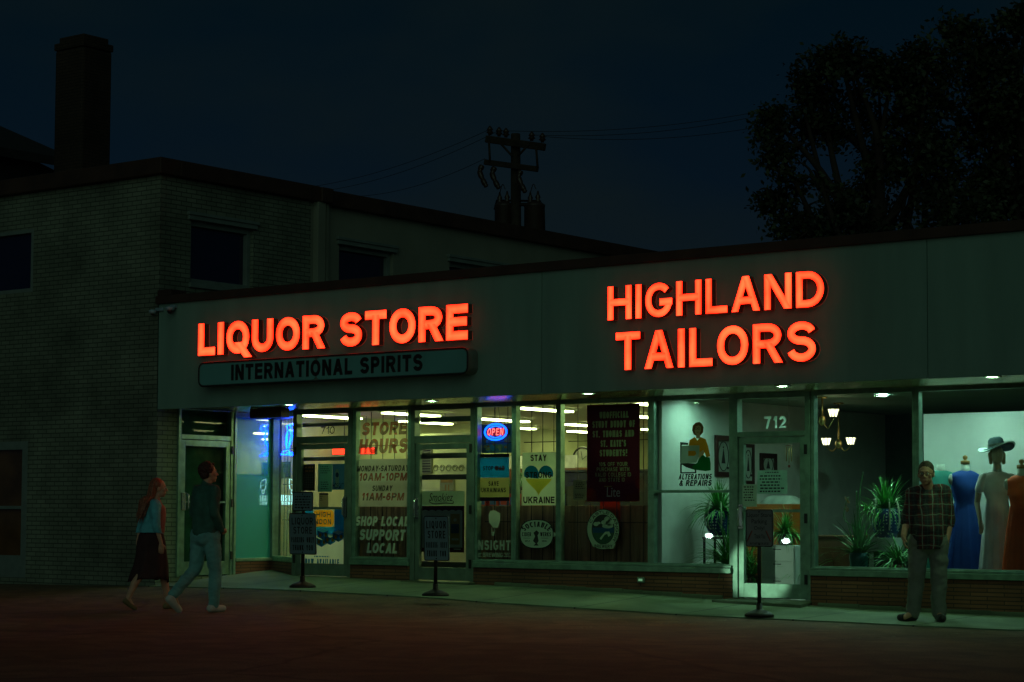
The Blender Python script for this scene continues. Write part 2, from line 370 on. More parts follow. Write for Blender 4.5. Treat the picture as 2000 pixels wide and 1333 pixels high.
def glyph_shapes(ch, k, t):
    """outlines of one letter (cap height 1, pen t, width factor k): list of (left, right, closed); and its width"""
    w, prims = GL[ch]; w = max(t, w*k) if w else t
    X = lambda u: t/2+u*(w-t)
    Y = lambda v: t/2+v*(1-t)
    out = []
    for p in prims:
        if p[0] == 's': L_, R_ = strip([(X(u), Y(v)) for u, v in p[1]], t, False, p[2], p[3]); out.append((L_, R_, False))
        elif p[0] == 'c': L_, R_ = strip([(X(u), Y(v)) for u, v in p[1]], t, True, 0, 0); out.append((L_, R_, True))
        else:
            x0, y0, x1, y1 = X(p[1]), p[2], X(p[3]), p[4]; hw = t/2*math.sqrt(1+((x1-x0)/(y1-y0))**2)
            hw = min(hw, t*1.25)
            if abs(x0-x1) > 1e-6 and ch in 'AVWMNKXQRYZ7%14':
                lim = lambda x: max(hw, min(w-hw, x)) if ch in 'AVWN' else x
                x0, x1 = lim(x0), lim(x1)
            out.append(([Vector((x0-hw, y0)), Vector((x1-hw, y1))], [Vector((x0+hw, y0)), Vector((x1+hw, y1))], False))
    return out, w
def text(mb, s, W, H, P, t=.2, gap=.13, space=.34, shear=0.0, m=0, stag=.0003, depth=0.0, lip=0.0, m_side=0, m_lip=0, each=None):
    """writes s into a W x H box; P(a, b, d) places a point (a along, b up, d towards the reader)"""
    asp = W/H - shear*1.0
    fixed = gap*(len(s)-1) + sum(space for c in s if c == ' ')
    lo, hi = .1, 6.0
    for _ in range(40):
        k = (lo+hi)/2; tot = fixed + sum((max(t, GL[c][0]*k) if GL[c][0] else t) for c in s if c != ' ')
        if tot > asp: hi = k
        else: lo = k
    tot = fixed + sum((max(t, GL[c][0]*k) if GL[c][0] else t) for c in s if c != ' ')
    fx = asp/tot if tot > asp else 1.0
    x = 0.0
    for c in s:
        if c == ' ': x += space+gap; continue
        out, w = glyph_shapes(c, k, t); tgt = mb if each is None else MB()
        for i, (L_, R_, cl) in enumerate(out):
            dd = i*stag
            q = lambda v, d: P(((v.x+x)*fx+shear*v.y)*H, v.y*H, d)
            n = len(L_); rng = range(n if cl else n-1)
            vs = [q(v, depth+dd) for v in L_] + [q(v, depth+dd) for v in R_]
            if not depth: tgt.add(vs, [(j, n+j, n+(j+1) % n, (j+1) % n) for j in rng], m)
            else:
                b0 = len(tgt.v); md = [q((a_+b_)/2, depth+dd) for a_, b_ in zip(L_, R_)]
                tgt.add(vs+md, [(j, 2*n+j, 2*n+(j+1) % n, (j+1) % n) for j in rng]+[(2*n+j, n+j, n+(j+1) % n, 2*n+(j+1) % n) for j in rng], m)
                for j in range(n): tgt.w[b0+2*n+j] = 1.0
            if depth:
                ds = [depth+dd, depth+dd-lip, 0.0] if lip else [depth+dd, 0.0]
                for si in range(len(ds)-1):
                    mi = m_lip if (lip and si == 0) else m_side
                    for E in (L_, R_):
                        vs = [q(v, ds[si]) for v in E] + [q(v, ds[si+1]) for v in E]
                        tgt.add(vs, [(j, (j+1) % n, n+(j+1) % n, n+j) for j in rng], mi)
                    if not cl:
                        for e_ in (0, n-1):
                            vs = [q(L_[e_], ds[si]), q(R_[e_], ds[si]), q(R_[e_], ds[si+1]), q(L_[e_], ds[si+1])]
                            tgt.add(vs, [(0, 1, 2, 3)], mi)
        if each is not None: each(tgt, c)
        x += w+gap
FONTC = {}
def font_text(mb, s, W, H, P, shear=0.0, m=0, bold=0.0):
    """fine hand or book lettering in Blender's own built-in face"""
    key = (s, shear)
    if key not in FONTC:
        c = bpy.data.curves.new('lettering', 'FONT'); c.body = s; c.shear = shear; c.resolution_u = 3
        o = bpy.data.objects.new('lettering', c); COL.objects.link(o)
        dg = bpy.context.evaluated_depsgraph_get(); me = bpy.data.meshes.new_from_object(o.evaluated_get(dg))
        FONTC[key] = ([v.co.copy() for v in me.vertices], [tuple(p.vertices) for p in me.polygons])
        bpy.data.objects.remove(o); bpy.data.meshes.remove(me); bpy.data.curves.remove(c)
    vs, fs = FONTC[key]
    if not vs: return
    x0, x1 = min(v.x for v in vs), max(v.x for v in vs); y0, y1 = min(v.y for v in vs), max(v.y for v in vs)
    mb.add([P((v.x-x0)/(x1-x0)*W, (v.y-y0)/(y1-y0)*H, 0) for v in vs], fs, m)
def flat(px0, py0, px1, py1, Y):
    """box on a plane parallel to the shop front, from its corners in the photograph: x0, x1, z0, z1"""
    xm, ym = (px0+px1)/2, (py0+py1)/2
    return onY(px0, ym, Y).x, onY(px1, ym, Y).x, onY(xm, py1, Y).z, onY(xm, py0, Y).z
def plane_map(x0, z0, Y): return lambda a, b, d: Vector((x0+a, Y-d, z0+b))
def line(mb, s, px0, py0, px1, py1, Y, t=.2, m=0, shear=0.0, gap=.13, font=False, space=.34):
    x0, x1, z0, z1 = flat(px0, py0, px1, py1, Y)
    (font_text if font else text)(mb, s, x1-x0, z1-z0, plane_map(x0, z0, Y), shear=shear, m=m, **({} if font else dict(t=t, gap=gap, space=space)))
def scrawl(mb, px0, py0, px1, py1, Y, rows, m=0, seed=0, fill=.7):
    """rows of writing too small to read in the photograph: rows of short dashes"""
    rnd = random.Random(seed); x0, x1, z0, z1 = flat(px0, py0, px1, py1, Y); h = (z1-z0)/rows
    for i in range(rows):
        z = z1-h*(i+.5); x = x0+(x1-x0)*rnd.uniform(0, .12); end = x1-(x1-x0)*rnd.uniform(0, .25)
        while x < end:
            w = rnd.uniform(.25, .9)*h*1.6; w = min(w, end-x); a = h*.22
            mb.add([(x, Y, z-a), (x+w, Y, z-a), (x+w, Y, z+a), (x, Y, z+a)], [(0, 1, 2, 3)], m); x += w+h*.35

# ================================================================== materials of the place
RY = 1.718          # how far the shop windows stand back from the front of the canopy
SOF = 2.744         # height of the soffit
alu = mat('weathered_aluminium', (.22, .36, .27), rough=.38, metal=.55, var=.22, scale=9, bump=.08, bscale=40)
alu_dark = mat('dark_bronze_aluminium', (.10, .125, .10), rough=.4, metal=.4, var=.2)
black = mat('black_plastic', (.012, .012, .012), rough=.5)
dark_iron = mat('dark_iron', (.03, .028, .025), rough=.5, metal=.5, var=.4, bump=.2)
glass = thin_glass('window_glass')
glass_dirty = thin_glass('streaked_glass', dirt=.04)
dark_room = mat('unlit_room', (.02, .022, .02), rough=.9)
white_paint = mat('white_wall_paint', (.62, .70, .62), rough=.65, var=.06)
cream = mat('cream_wall_paint', (.30, .31, .17), rough=.7, var=.08)

# ------------------------------------------------------------------ ground
G_EDGE = [(-60, .10), (-4, .09), (0, .14), (2.8, .155), (5.2, .12), (6.7, .075), (9.7, .02), (13, 0), (60, 0)]
G_SHOP = [(-60, .2), (0, .28), (2, .27), (4.6, .23), (7.4, .175), (8.8, .13), (10.7, .075), (13, .05), (60, .05)]
def ground_z(x, y):
    e = interp(G_EDGE, x)
    if y <= 0: t = min(1, max(0, (y+3.2)/3.2)); return e*t*t*(3-2*t)
    return lerp(e, interp(G_SHOP, x), min(1.4, y/RY))
def asphalt_material():
    m, t, p = node_mat('worn_asphalt'); p.inputs['Roughness'].default_value = .86
    L = t.links.new; tcn = t.nodes.new('ShaderNodeTexCoord')
    def noise_(sc, det=5, dist=0):
        n = t.nodes.new('ShaderNodeTexNoise'); n.inputs['Scale'].default_value = sc; n.inputs['Detail'].default_value = det; n.inputs['Distortion'].default_value = dist
        L(tcn.outputs['Object'], n.inputs['Vector']); return n.outputs[0]
    def ramp(src, a, ca, b, cb):
        r = t.nodes.new('ShaderNodeValToRGB'); L(src, r.inputs[0]); r.color_ramp.elements[0].position = a; r.color_ramp.elements[0].color = (*ca, 1)
        r.color_ramp.elements[1].position = b; r.color_ramp.elements[1].color = (*cb, 1); return r.outputs[0]
    def mul(a, b):
        q = t.nodes.new('ShaderNodeMix'); q.data_type = 'RGBA'; q.blend_type = 'MULTIPLY'; q.inputs['Factor'].default_value = 1; L(a, q.inputs['A']); L(b, q.inputs['B']); return q.outputs['Result']
    base = ramp(noise_(.35, 6, .6), .32, (.14, .088, .050), .68, (.21, .135, .080))
    grit = ramp(noise_(70, 3), .35, (.45, .45, .45), .72, (1.7, 1.65, 1.55))
    patch = ramp(noise_(1.6, 8, 1.2), .42, (.72, .72, .72), .6, (1.08, 1.08, 1.08))
    vor = t.nodes.new('ShaderNodeTexVoronoi'); vor.feature = 'DISTANCE_TO_EDGE'; vor.inputs['Scale'].default_value = .33
    wv = t.nodes.new('ShaderNodeMapping'); nd = t.nodes.new('ShaderNodeTexNoise'); nd.inputs['Scale'].default_value = 1.2; nd.inputs['Detail'].default_value = 6; L(tcn.outputs['Object'], nd.inputs['Vector'])
    ad = t.nodes.new('ShaderNodeMix'); ad.data_type = 'VECTOR'; ad.inputs['Factor'].default_value = .35; L(tcn.outputs['Object'], ad.inputs['A']); L(nd.outputs['Color'], ad.inputs['B']); L(ad.outputs['Result'], vor.inputs['Vector'])
    crack = ramp(vor.outputs['Distance'], .003, (.58, .56, .54), .012, (1, 1, 1))
    stain = ramp(noise_(.8, 3, 2.5), .60, (1, 1, 1), .72, (.62, .62, .64))
    speck = ramp(noise_(38, 2), .70, (1, 1, 1), .78, (2.3, 2.2, 2.0))
    L(mul(mul(mul(mul(mul(base, grit), patch), crack), stain), speck), p.inputs['Base Color'])
    b = t.nodes.new('ShaderNodeBump'); b.inputs['Strength'].default_value = .7; b.inputs['Distance'].default_value = .012
    L(noise_(85, 4), b.inputs['Height']); L(b.outputs[0], p.inputs['Normal']); return m
def concrete_material(name, c, joints=True):
    m, t, p = node_mat(name); p.inputs['Roughness'].default_value = .75
    L = t.links.new; tcn = t.nodes.new('ShaderNodeTexCoord')
    n = t.nodes.new('ShaderNodeTexNoise'); n.inputs['Scale'].default_value = 1.1; n.inputs['Detail'].default_value = 9; n.inputs['Distortion'].default_value = .8
    L(tcn.outputs['Object'], n.inputs['Vector'])
    r = t.nodes.new('ShaderNodeValToRGB'); L(n.outputs[0], r.inputs[0])
    r.color_ramp.elements[0].position = .3; r.color_ramp.elements[0].color = (*[q*.55 for q in c], 1)
    r.color_ramp.elements[1].position = .62; r.color_ramp.elements[1].color = (*c, 1)
    out = r.outputs[0]
    n2 = t.nodes.new('ShaderNodeTexNoise'); n2.inputs['Scale'].default_value = 45; n2.inputs['Detail'].default_value = 4; L(tcn.outputs['Object'], n2.inputs['Vector'])
    if joints:
        s = t.nodes.new('ShaderNodeSeparateXYZ'); L(tcn.outputs['Object'], s.inputs[0])
        a = t.nodes.new('ShaderNodeMath'); a.operation = 'PINGPONG'; a.inputs[1].default_value = .76; L(s.outputs['X'], a.inputs[0])
        g = t.nodes.new('ShaderNodeMath'); g.operation = 'GREATER_THAN'; g.inputs[1].default_value = .012; L(a.outputs[0], g.inputs[0])
        q = t.nodes.new('ShaderNodeMix'); q.data_type = 'RGBA'; q.inputs['A'].default_value = (.03, .03, .025, 1); L(g.outputs[0], q.inputs['Factor']); L(out, q.inputs['B']); out = q.outputs['Result']
    L(out, p.inputs['Base Color'])
    b = t.nodes.new('ShaderNodeBump'); b.inputs['Strength'].default_value = .4; b.inputs['Distance'].default_value = .008
    L(n2.outputs[0], b.inputs['Height']); L(b.outputs[0], p.inputs['Normal']); return m
asphalt = asphalt_material(); concrete = concrete_material('pavement_concrete', (.20, .265, .155))
concrete_plain = concrete_material('footing_concrete', (.12, .15, .09), joints=False)
xs = sorted({-150., -90., -60., *[-40+i*2. for i in range(14)], *[-12+i*.5 for i in range(73)], *[26+i*4. for i in range(12)], 120., 180.})
ys = sorted({-150., -80., *[-50+i*3. for i in range(15)], *[-6+i*.4 for i in range(16)], 0., .6, 1.2, 1.8, 2.6, 6., 15., 40., 90., 250.})
mb = MB(); vs = [(x, y, ground_z(x, y) if y < 3 else ground_z(x, 2.4)) for y in ys for x in xs]; nx = len(xs)
mb.add(vs, [(j*nx+i, j*nx+i+1, (j+1)*nx+i+1, (j+1)*nx+i) for j in range(len(ys)-1) for i in range(nx-1)], 0, True)
mb.build('ground', asphalt, loc=(0, 0, 0), kind='structure')
mb = MB(); sx = [-0.02+i*.22 for i in range(80)]; sy = [0, .12, .5, 1.0, 1.5, 2.0, 2.5]; rnd = random.Random(3)
front = [-.12+.05*noise.noise(Vector((x*1.7, 0, 0)))+.09*noise.noise(Vector((x*.5, 4, 0))) for x in sx]
vs = []
for j, y in enumerate(sy):
    for i, x in enumerate(sx):
        yy = front[i] if j == 0 else y
        vs.append((x, yy, ground_z(x, yy)+.016))
n = len(sx); fs = [(j*n+i, j*n+i+1, (j+1)*n+i+1, (j+1)*n+i) for j in range(len(sy)-1) for i in range(n-1)]
vs += [(x, front[i]-.005, ground_z(x, front[i])-.03) for i, x in enumerate(sx)]; b0 = len(sy)*n
fs += [(b0+i, b0+i+1, i+1, i) for i in range(n-1)]
mb.add(vs, fs, 0, False); mb.build('sidewalk', concrete, loc=(0, 0, 0), kind='structure')
def worn_line_material():
    m = mat('worn_road_paint', (.34, .31, .22), rough=.8, var=.3, scale=20)
    t = m.node_tree; p = t.nodes['Principled BSDF']; tcn = t.nodes.new('ShaderNodeTexCoord')
    n = t.nodes.new('ShaderNodeTexNoise'); n.inputs['Scale'].default_value = 14; n.inputs['Detail'].default_value = 7; t.links.new(tcn.outputs['Object'], n.inputs['Vector'])
    r = t.nodes.new('ShaderNodeValToRGB'); t.links.new(n.outputs[0], r.inputs[0]); r.color_ramp.elements[0].position = .46; r.color_ramp.elements[1].position = .66
    t.links.new(r.outputs[0], p.inputs['Alpha']); return m
wl = worn_line_material()
for (ax, ay, bx, by) in ((819, 1192.5, 1047, 1186), (1119, 1222.5, 1454, 1209), (1545, 1249, 1930, 1230), (150, 1160, 240, 1141)):
    a, b = onZ(ax, ay, .03), onZ(bx, by, .03); d = (b-a).normalized(); s_ = Vector((-d.y, d.x, 0))*.045; mb = MB()
    N = 14; vs = []
    for i in range(N+1):
        c = a.lerp(b, i/N)
        for k in (-1, 1): q = c+s_*k; vs.append((q.x, q.y, ground_z(q.x, q.y)+.006))
    mb.add(vs, [(2*i, 2*i+1, 2*i+3, 2*i+2) for i in range(N)]); mb.build('parking_line', wl, kind='structure')

# ================================================================== the two-storey brick building on the left
bf = brick('pale_brick_front', 'X', (.225, .26, .185), (.175, .205, .145), (.065, .078, .058), .205, .067, .007)
bs = brick('pale_brick_side', 'Y', (.225, .26, .185), (.175, .205, .145), (.065, .078, .058), .205, .067, .007)
stucco = mat('painted_block_wall', (.25, .27, .20), rough=.85, var=.12, scale=1.2, bump=.25, bscale=30)
brown = mat('dark_brown_trim', (.060, .030, .018), rough=.55, var=.3, scale=3)
frame_gray = mat('grey_window_frame', (.20, .25, .22), rough=.5, var=.12)
night_glass = mat('dark_window_glass', (.010, .012, .045), rough=.04, var=.1, coat=.6)
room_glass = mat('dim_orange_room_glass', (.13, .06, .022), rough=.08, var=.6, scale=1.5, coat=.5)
BB = thing('brick_building', 'two-storey pale brick building with dark flat roof edge, left of the shops', 'building', (-4, 4, 0))
def SX(px_, py_): q = onX(px_, py_, 0); return q.y, q.z
sd0, _ = SX(345, 950); sd1, _ = SX(453, 950); sp1, _ = SX(530, 950)
dzb = onX(395, 1126, 0).z; dzt = onX(395, 797, 0).z
f1 = (-2.2-2.7+.05, onY(65, 508, 0).x, onY(65, 570, 0).z, onY(65, 447, 0).z)
f2 = (-5.2, onY(52, 990, 0).x, .2, onY(50, 862, 0).z)
W1 = (SX(372, 500)[0], SX(495, 500)[0], SX(432, 560)[1], SX(432, 439)[1])
W2 = (SX(663, 520)[0], SX(769, 520)[0], 4.55, SX(716, 486)[1])
W3 = (SX(879, 520)[0], SX(1000, 540)[0], 4.55, SX(878, 511)[1])
TOPB = 6.17; YB = SX(607, 480)[0]
mb = MB(); wall(mb, 'X', 0, .28, -16, 0, -.3, TOPB, [f1, f2]); mb.build('front_wall', bf, BB)
mb = MB(); wall(mb, 'Y', -.28, 0, .28, YB, -.3, TOPB, [(sd0, sd1, dzb, dzt), W1]); mb.build('side_wall', bs, BB)
YE = 16.0
mb = MB(); wall(mb, 'Y', -.30, -.012, YB, YE, -.3, TOPB-.02, [W2, W3]); mb.build('rear_wall', stucco, BB)
mb = MB(); mb.box(-16, -.3, YE-.3, YE, -.3, TOPB); mb.box(-16, -15.7, .3, YE-.3, -.3, TOPB); mb.box(-15.7, -.3, .3, YE-.3, TOPB-.3, TOPB-.1); mb.build('roof', dark_room, BB)
mb = MB(); mb.box(-16.1, .11, -.11, .30, TOPB, 6.41); mb.box(-.30, .11, .302, YB+.1, TOPB, 6.41); mb.build('roof_edge', brown, BB, bevel=.01)
mb = MB(); mb.box(-.30, .10, YB+.36, YE+.1, TOPB-.03, 6.385); mb.box(-.30, .15, YB+.1, YB+.36, TOPB+.0, 6.40); mb.build('rear_roof_edge', brown, BB, bevel=.01)
mb = MB(); mb.box(-.01, .10, YB+.06, YB+.24, 3.9, TOPB-.002); mb.box(-.01, .06, YB+.30, YB+.36, 3.9, TOPB-.002); mb.build('corner_post', stucco, BB, bevel=.008)
def sash(name, parent, axis, c, rect, g, fw=.06, proud=.02, mull=()):
    u0, u1, z0, z1 = rect; mb = MB(); d = .07
    def bx(a, b, e, f):
        if axis == 'X': mb.box(a, b, c-proud, c+d, e, f)
        else: mb.box(c-d, c+proud, a, b, e, f)
    bx(u0, u0+fw, z0, z1); bx(u1-fw, u1, z0, z1); bx(u0+fw, u1-fw, z1-fw, z1); bx(u0+fw, u1-fw, z0, z0+fw)
    for q in mull: bx(u0+fw, u1-fw, q-.025, q+.025)
    o = mb.build(name, frame_gray, parent, bevel=.004); m2 = MB()
    if axis == 'X': m2.add([(u0, c+.05, z0), (u1, c+.05, z0), (u1, c+.05, z1), (u0, c+.05, z1)], [(0, 1, 2, 3)])
    else: m2.add([(c-.05, u0, z0), (c-.05, u1, z0), (c-.05, u1, z1), (c-.05, u0, z1)], [(0, 1, 2, 3)])
    m2.build('window_pane', g, o); return o
sash('window', BB, 'X', .02, f1, night_glass)
o = sash('shop_window', BB, 'X', .02, f2, room_glass, fw=.13, mull=(1.28,))
mb = MB(); mb.box(f2[0]+.13, f2[1]-.13, .0, .06, f2[2]+.13, f2[2]+.34); mb.build('lower_panel', frame_gray, o)
for i, w_ in enumerate((W1, W2, W3)):
    c = -.10 if i == 0 else -.11
    o = sash('window', BB, 'Y', c, w_, night_glass, fw=.075, proud=.03)
    mb = MB(); u0, u1, z0, z1 = w_
    mb.box(-.05, .035, u0-.06, u1+.06, z1+.002, z1+.07); mb.box(-.05, .055, u0-.08, u1+.08, z1+.072, z1+.12); mb.build('window_head', frame_gray, o, bevel=.005)
    if i == 0: mb = MB(); mb.box(-.10, .045, u0-.03, u1+.03, z0-.07, z0-.002); mb.build('window_sill', frame_gray, o, bevel=.006)
# the aluminium side door under the canopy
tz = onX(395, 855, 0).z
mb = MB(); fw = .055
mb.box(-.06, .03, sd0, sd0+fw, dzb, dzt); mb.box(-.06, .03, sd1-fw, sd1, dzb, dzt); mb.box(-.06, .03, sd0+fw, sd1-fw, dzt-.04, dzt); mb.box(-.06, .03, sd0+fw, sd1-fw, tz-.035, tz+.035)
D = mb.build('side_door', alu, BB, bevel=.004)
a, b = sd0+fw+.008, sd1-fw-.008; zt = tz-.043
mb = MB(); mb.box(-.04, .02, a, a+.085, dzb+.02, zt); mb.box(-.04, .02, b-.085, b, dzb+.02, zt); mb.box(-.04, .02, a+.085, b-.085, zt-.09, zt); mb.box(-.04, .02, a+.085, b-.085, dzb+.02, dzb+.22)
mb.build('door_leaf', alu, D, bevel=.003)
mb = MB(); mb.add([(-.012, a, dzb), (-.012, b, dzb), (-.012, b, dzt), (-.012, a, dzt)], [(0, 1, 2, 3)]); mb.build('door_glass', thin_glass('door_glass_green', tint=(.55, .75, .66), refl=.12), D)
hz = onX(352, 980, 0).z
mb = MB(); mb.box(.021, .045, a+.01, a+.085, hz-.13, hz+.13); mb.tube([(.05, a+.10, hz-.12), (.085, a+.10, hz-.10), (.085, a+.10, hz+.10), (.05, a+.10, hz+.12)], .011); mb.build('door_handle', mat('brushed_steel', (.5, .52, .5), rough=.25, metal=.9, var=.1), D, bevel=.003)
for py_ in (880, 983, 1085):
    z = onX(449, py_, 0).z; mb = MB(); mb.box(.031, .05, sd1-.05, sd1-.015, z-.06, z+.06); mb.build('door_hinge', black, D, bevel=.003)
mb = MB(); mb.box(-.012, .015, a+.086, b-.086, onX(400, 981, 0).z-.012, onX(400, 981, 0).z+.012); mb.build('push_bar', alu, D)
mb = MB(); mb.box(-.17, -.15, sd0-.1, sd1+.1, .2, 2.85); mb.build('dim_hall_sheet', mat('dim_hall_teal', (.035, .115, .085), rough=.8), BB)  # added sheet close behind the glass; dark teal stands in for the dim hallway

# ------------------------------------------------------------------ chimney and gabled house behind
cb = brick('dark_chimney_brick', 'X', (.055, .032, .02), (.042, .024, .015), (.02, .015, .01), .205, .07, .01)
Yc = 9.2; c0 = onY(108, 75, Yc); c1 = onY(165, 60, Yc); top = onY(165, 62, Yc).z
CH = thing('brick_chimney', 'tall dark square brick chimney standing behind the brick building', 'chimney', (onY(162, 200, Yc+.45).x, Yc+.45, 0))
cyy = Yc+.45; cx = onY(162, 200, cyy).x; hw = .47
mb = MB(); mb.box(cx-hw, cx+hw, cyy-hw*.9, cyy+hw*.9, -.2, top-.30); mb.build('stack', cb, CH, bevel=.05)
mb = MB(); mb.box(cx-hw-.02, cx+hw+.02, cyy-hw*.9-.02, cyy+hw*.9+.02, top-.30, top-.14); mb.box(cx-hw+.06, cx+hw-.06, cyy-hw*.9+.06, cyy+hw*.9-.06, top-.14, top); mb.build('cap', cb, CH, bevel=.02)
roofm = mat('dark_shingle_roof', (.02, .019, .018), rough=.9, var=.4, scale=8, bump=.4)
Yh = 17.5; ra = onY(0, 246, Yh); rb = onY(125, 301, Yh)
GH = thing('gabled_house', 'dark house with sloping roof beyond the brick building at far left', 'house', (ra.x-3, Yh+3, 0))
sl = (ra.z-rb.z)/(rb.x-ra.x); xr = ra.x-4.0; zr = ra.z+sl*4.0; xe = rb.x+.7; ze = rb.z-sl*.7
mb = MB(); mb.slab([(xe, Yh, ze), (xr, Yh, zr), (2*xr-xe, Yh, ze), (2*xr-xe, Yh, ze-.25), (xr, Yh, zr-.25), (xe, Yh, ze-.25)], (0, -6, 0)); mb.build('roof', roofm, GH)
mb = MB(); mb.slab([(xe-.5, Yh-5.6, 0), (xe-.5, Yh-5.6, ze-.3), (xr, Yh-5.6, zr-.3), (2*xr-xe+.5, Yh-5.6, ze-.3), (2*xr-xe+.5, Yh-5.6, 0)], (0, 5.2, 0)); mb.build('wall', roofm, GH)

# ================================================================== the one-storey row of two shops
SH = thing('shop_building', 'one-storey row of two shops with a deep plain canopy front and big windows', 'building', (8, 4, 0))
fasc = mat('canopy_panel_paint', (.215, .365, .295), rough=.6, var=.11, scale=1.6, bump=.06, bscale=5, stretch=(2.2, 1, .35))
XR = 17.0
s1, s2 = onY(1058, 650, 0).x, onY(1811, 590, 0).x; ztop = 4.252
mb = MB()
for a, b in ((-.02, s1-.005), (s1+.005, s2-.005), (s2+.005, XR)): mb.box(a, b, 0, .05, SOF-.03, ztop)
mb.build('canopy_front', fasc, SH, bevel=.002)
mb = MB(); mb.box(.004, XR, .052, .10, SOF, ztop-.002); mb.build('canopy_backing', dark_room, SH)
mb = MB(); mb.box(-.03, XR+.03, -.05, .16, ztop+.002, 4.37); mb.box(-.02, .26, -.02, .3, 4.372, 4.46); mb.build('canopy_trim', brown, SH, bevel=.006)
mb = MB(); mb.box(.0, XR, .165, 12, 4.10, 4.18); mb.box(XR-.2, XR, .11, 12, -.1, 4.1); mb.box(.004, XR-.2, 11.8, 12, -.1, 4.1); mb.build('roof', dark_room, SH)
# soffit of ribbed shiny metal
soffm = mat('ribbed_soffit_metal', (.72, .64, .42), rough=.24, metal=.9, var=.15, scale=3)
mb = MB(); prof = []; y = .05; pit = .105
while y < 2.55:
    prof += [(y, SOF), (y+.012, SOF+.012), (y+.022, SOF+.012), (y+.034, SOF), (y+.07, SOF-.004)]; y += pit
vs = [(x, p_[0], p_[1]) for p_ in prof for x in (.004, XR-.2)]
mb.add(vs, [(2*i, 2*i+1, 2*i+3, 2*i+2) for i in range(len(prof)-1)]); mb.build('soffit', soffm, SH)
# window and door bays: left and right edges along the shop front
def bx_(px_): return onY(px_, 950, RY).x
E = {k: bx_(k) for k in (575, 588, 678, 690, 805, 818, 912, 930, 1001, 1010, 1088, 1097, 1266, 1279, 1431, 1449, 1575, 1589, 1785, 1797)}
SILB, SILT = .475, .545
HEAD = 2.665
def bay(x0, x1, name='shop_window', z0=SILT, z1=SOF-.004, fw=.04, rail=None, grille=None, g=glass):
    mb = MB(); yd0, yd1 = RY-.03, RY+.07
    mb.box(x0, x0+fw, yd0, yd1, z0, z1); mb.box(x1-fw, x1, yd0, yd1, z0, z1)
    mb.box(x0+fw, x1-fw, yd0, yd1, z1-.052, z1); mb.box(x0+fw, x1-fw, yd0, yd1, z0, z0+.045)
    if rail: mb.box(x0+fw, x1-fw, yd0, yd1, rail-.018, rail+.018)
    o = mb.build(name, alu, SH, bevel=.004)
    m2 = MB(); m2.add([(x0+.01, RY+.02, z0), (x1-.01, RY+.02, z0), (x1-.01, RY+.02, z1), (x0+.01, RY+.02, z1)], [(0, 1, 2, 3)]); m2.build('glass_pane', g, o)
    if grille:
        m3 = MB(); n = max(1, round((x1-x0)/.205)); yg = RY+.13
        for i in range(1, n): x = lerp(x0, x1, i/n); m3.box(x-.004, x+.004, yg-.004, yg+.004, z0+.05, z1-.02)
        for z in grille: m3.box(x0+.05, x1-.05, yg+.005, yg+.012, z-.005, z+.005)
        m3.build('security_grille', black, o)
    return o
gz = [onY(1050, q, RY).z for q in (863, 941, 1020)]
bay(E[690], E[805], grille=gz, fw=.07); bay(E[930], E[1005] if 1005 in E else (E[1001]+E[1010])/2, grille=gz)
m1 = (E[1001]+E[1010])/2; m2_ = (E[1088]+E[1097])/2; m3_ = (E[1266]+E[1279])/2; m4 = (E[1785]+E[1797])/2
bay(m1, m2_, grille=gz); bay(m2_, m3_, grille=gz); bay(m3_, E[1435] if 1435 in E else E[1431]+.02, rail=onY(1350, 960, RY).z, fw=.055)
bay(E[1589]-.02, m4, fw=.045); bay(m4, 15.0, fw=.045); bay(15.0, XR-.2)
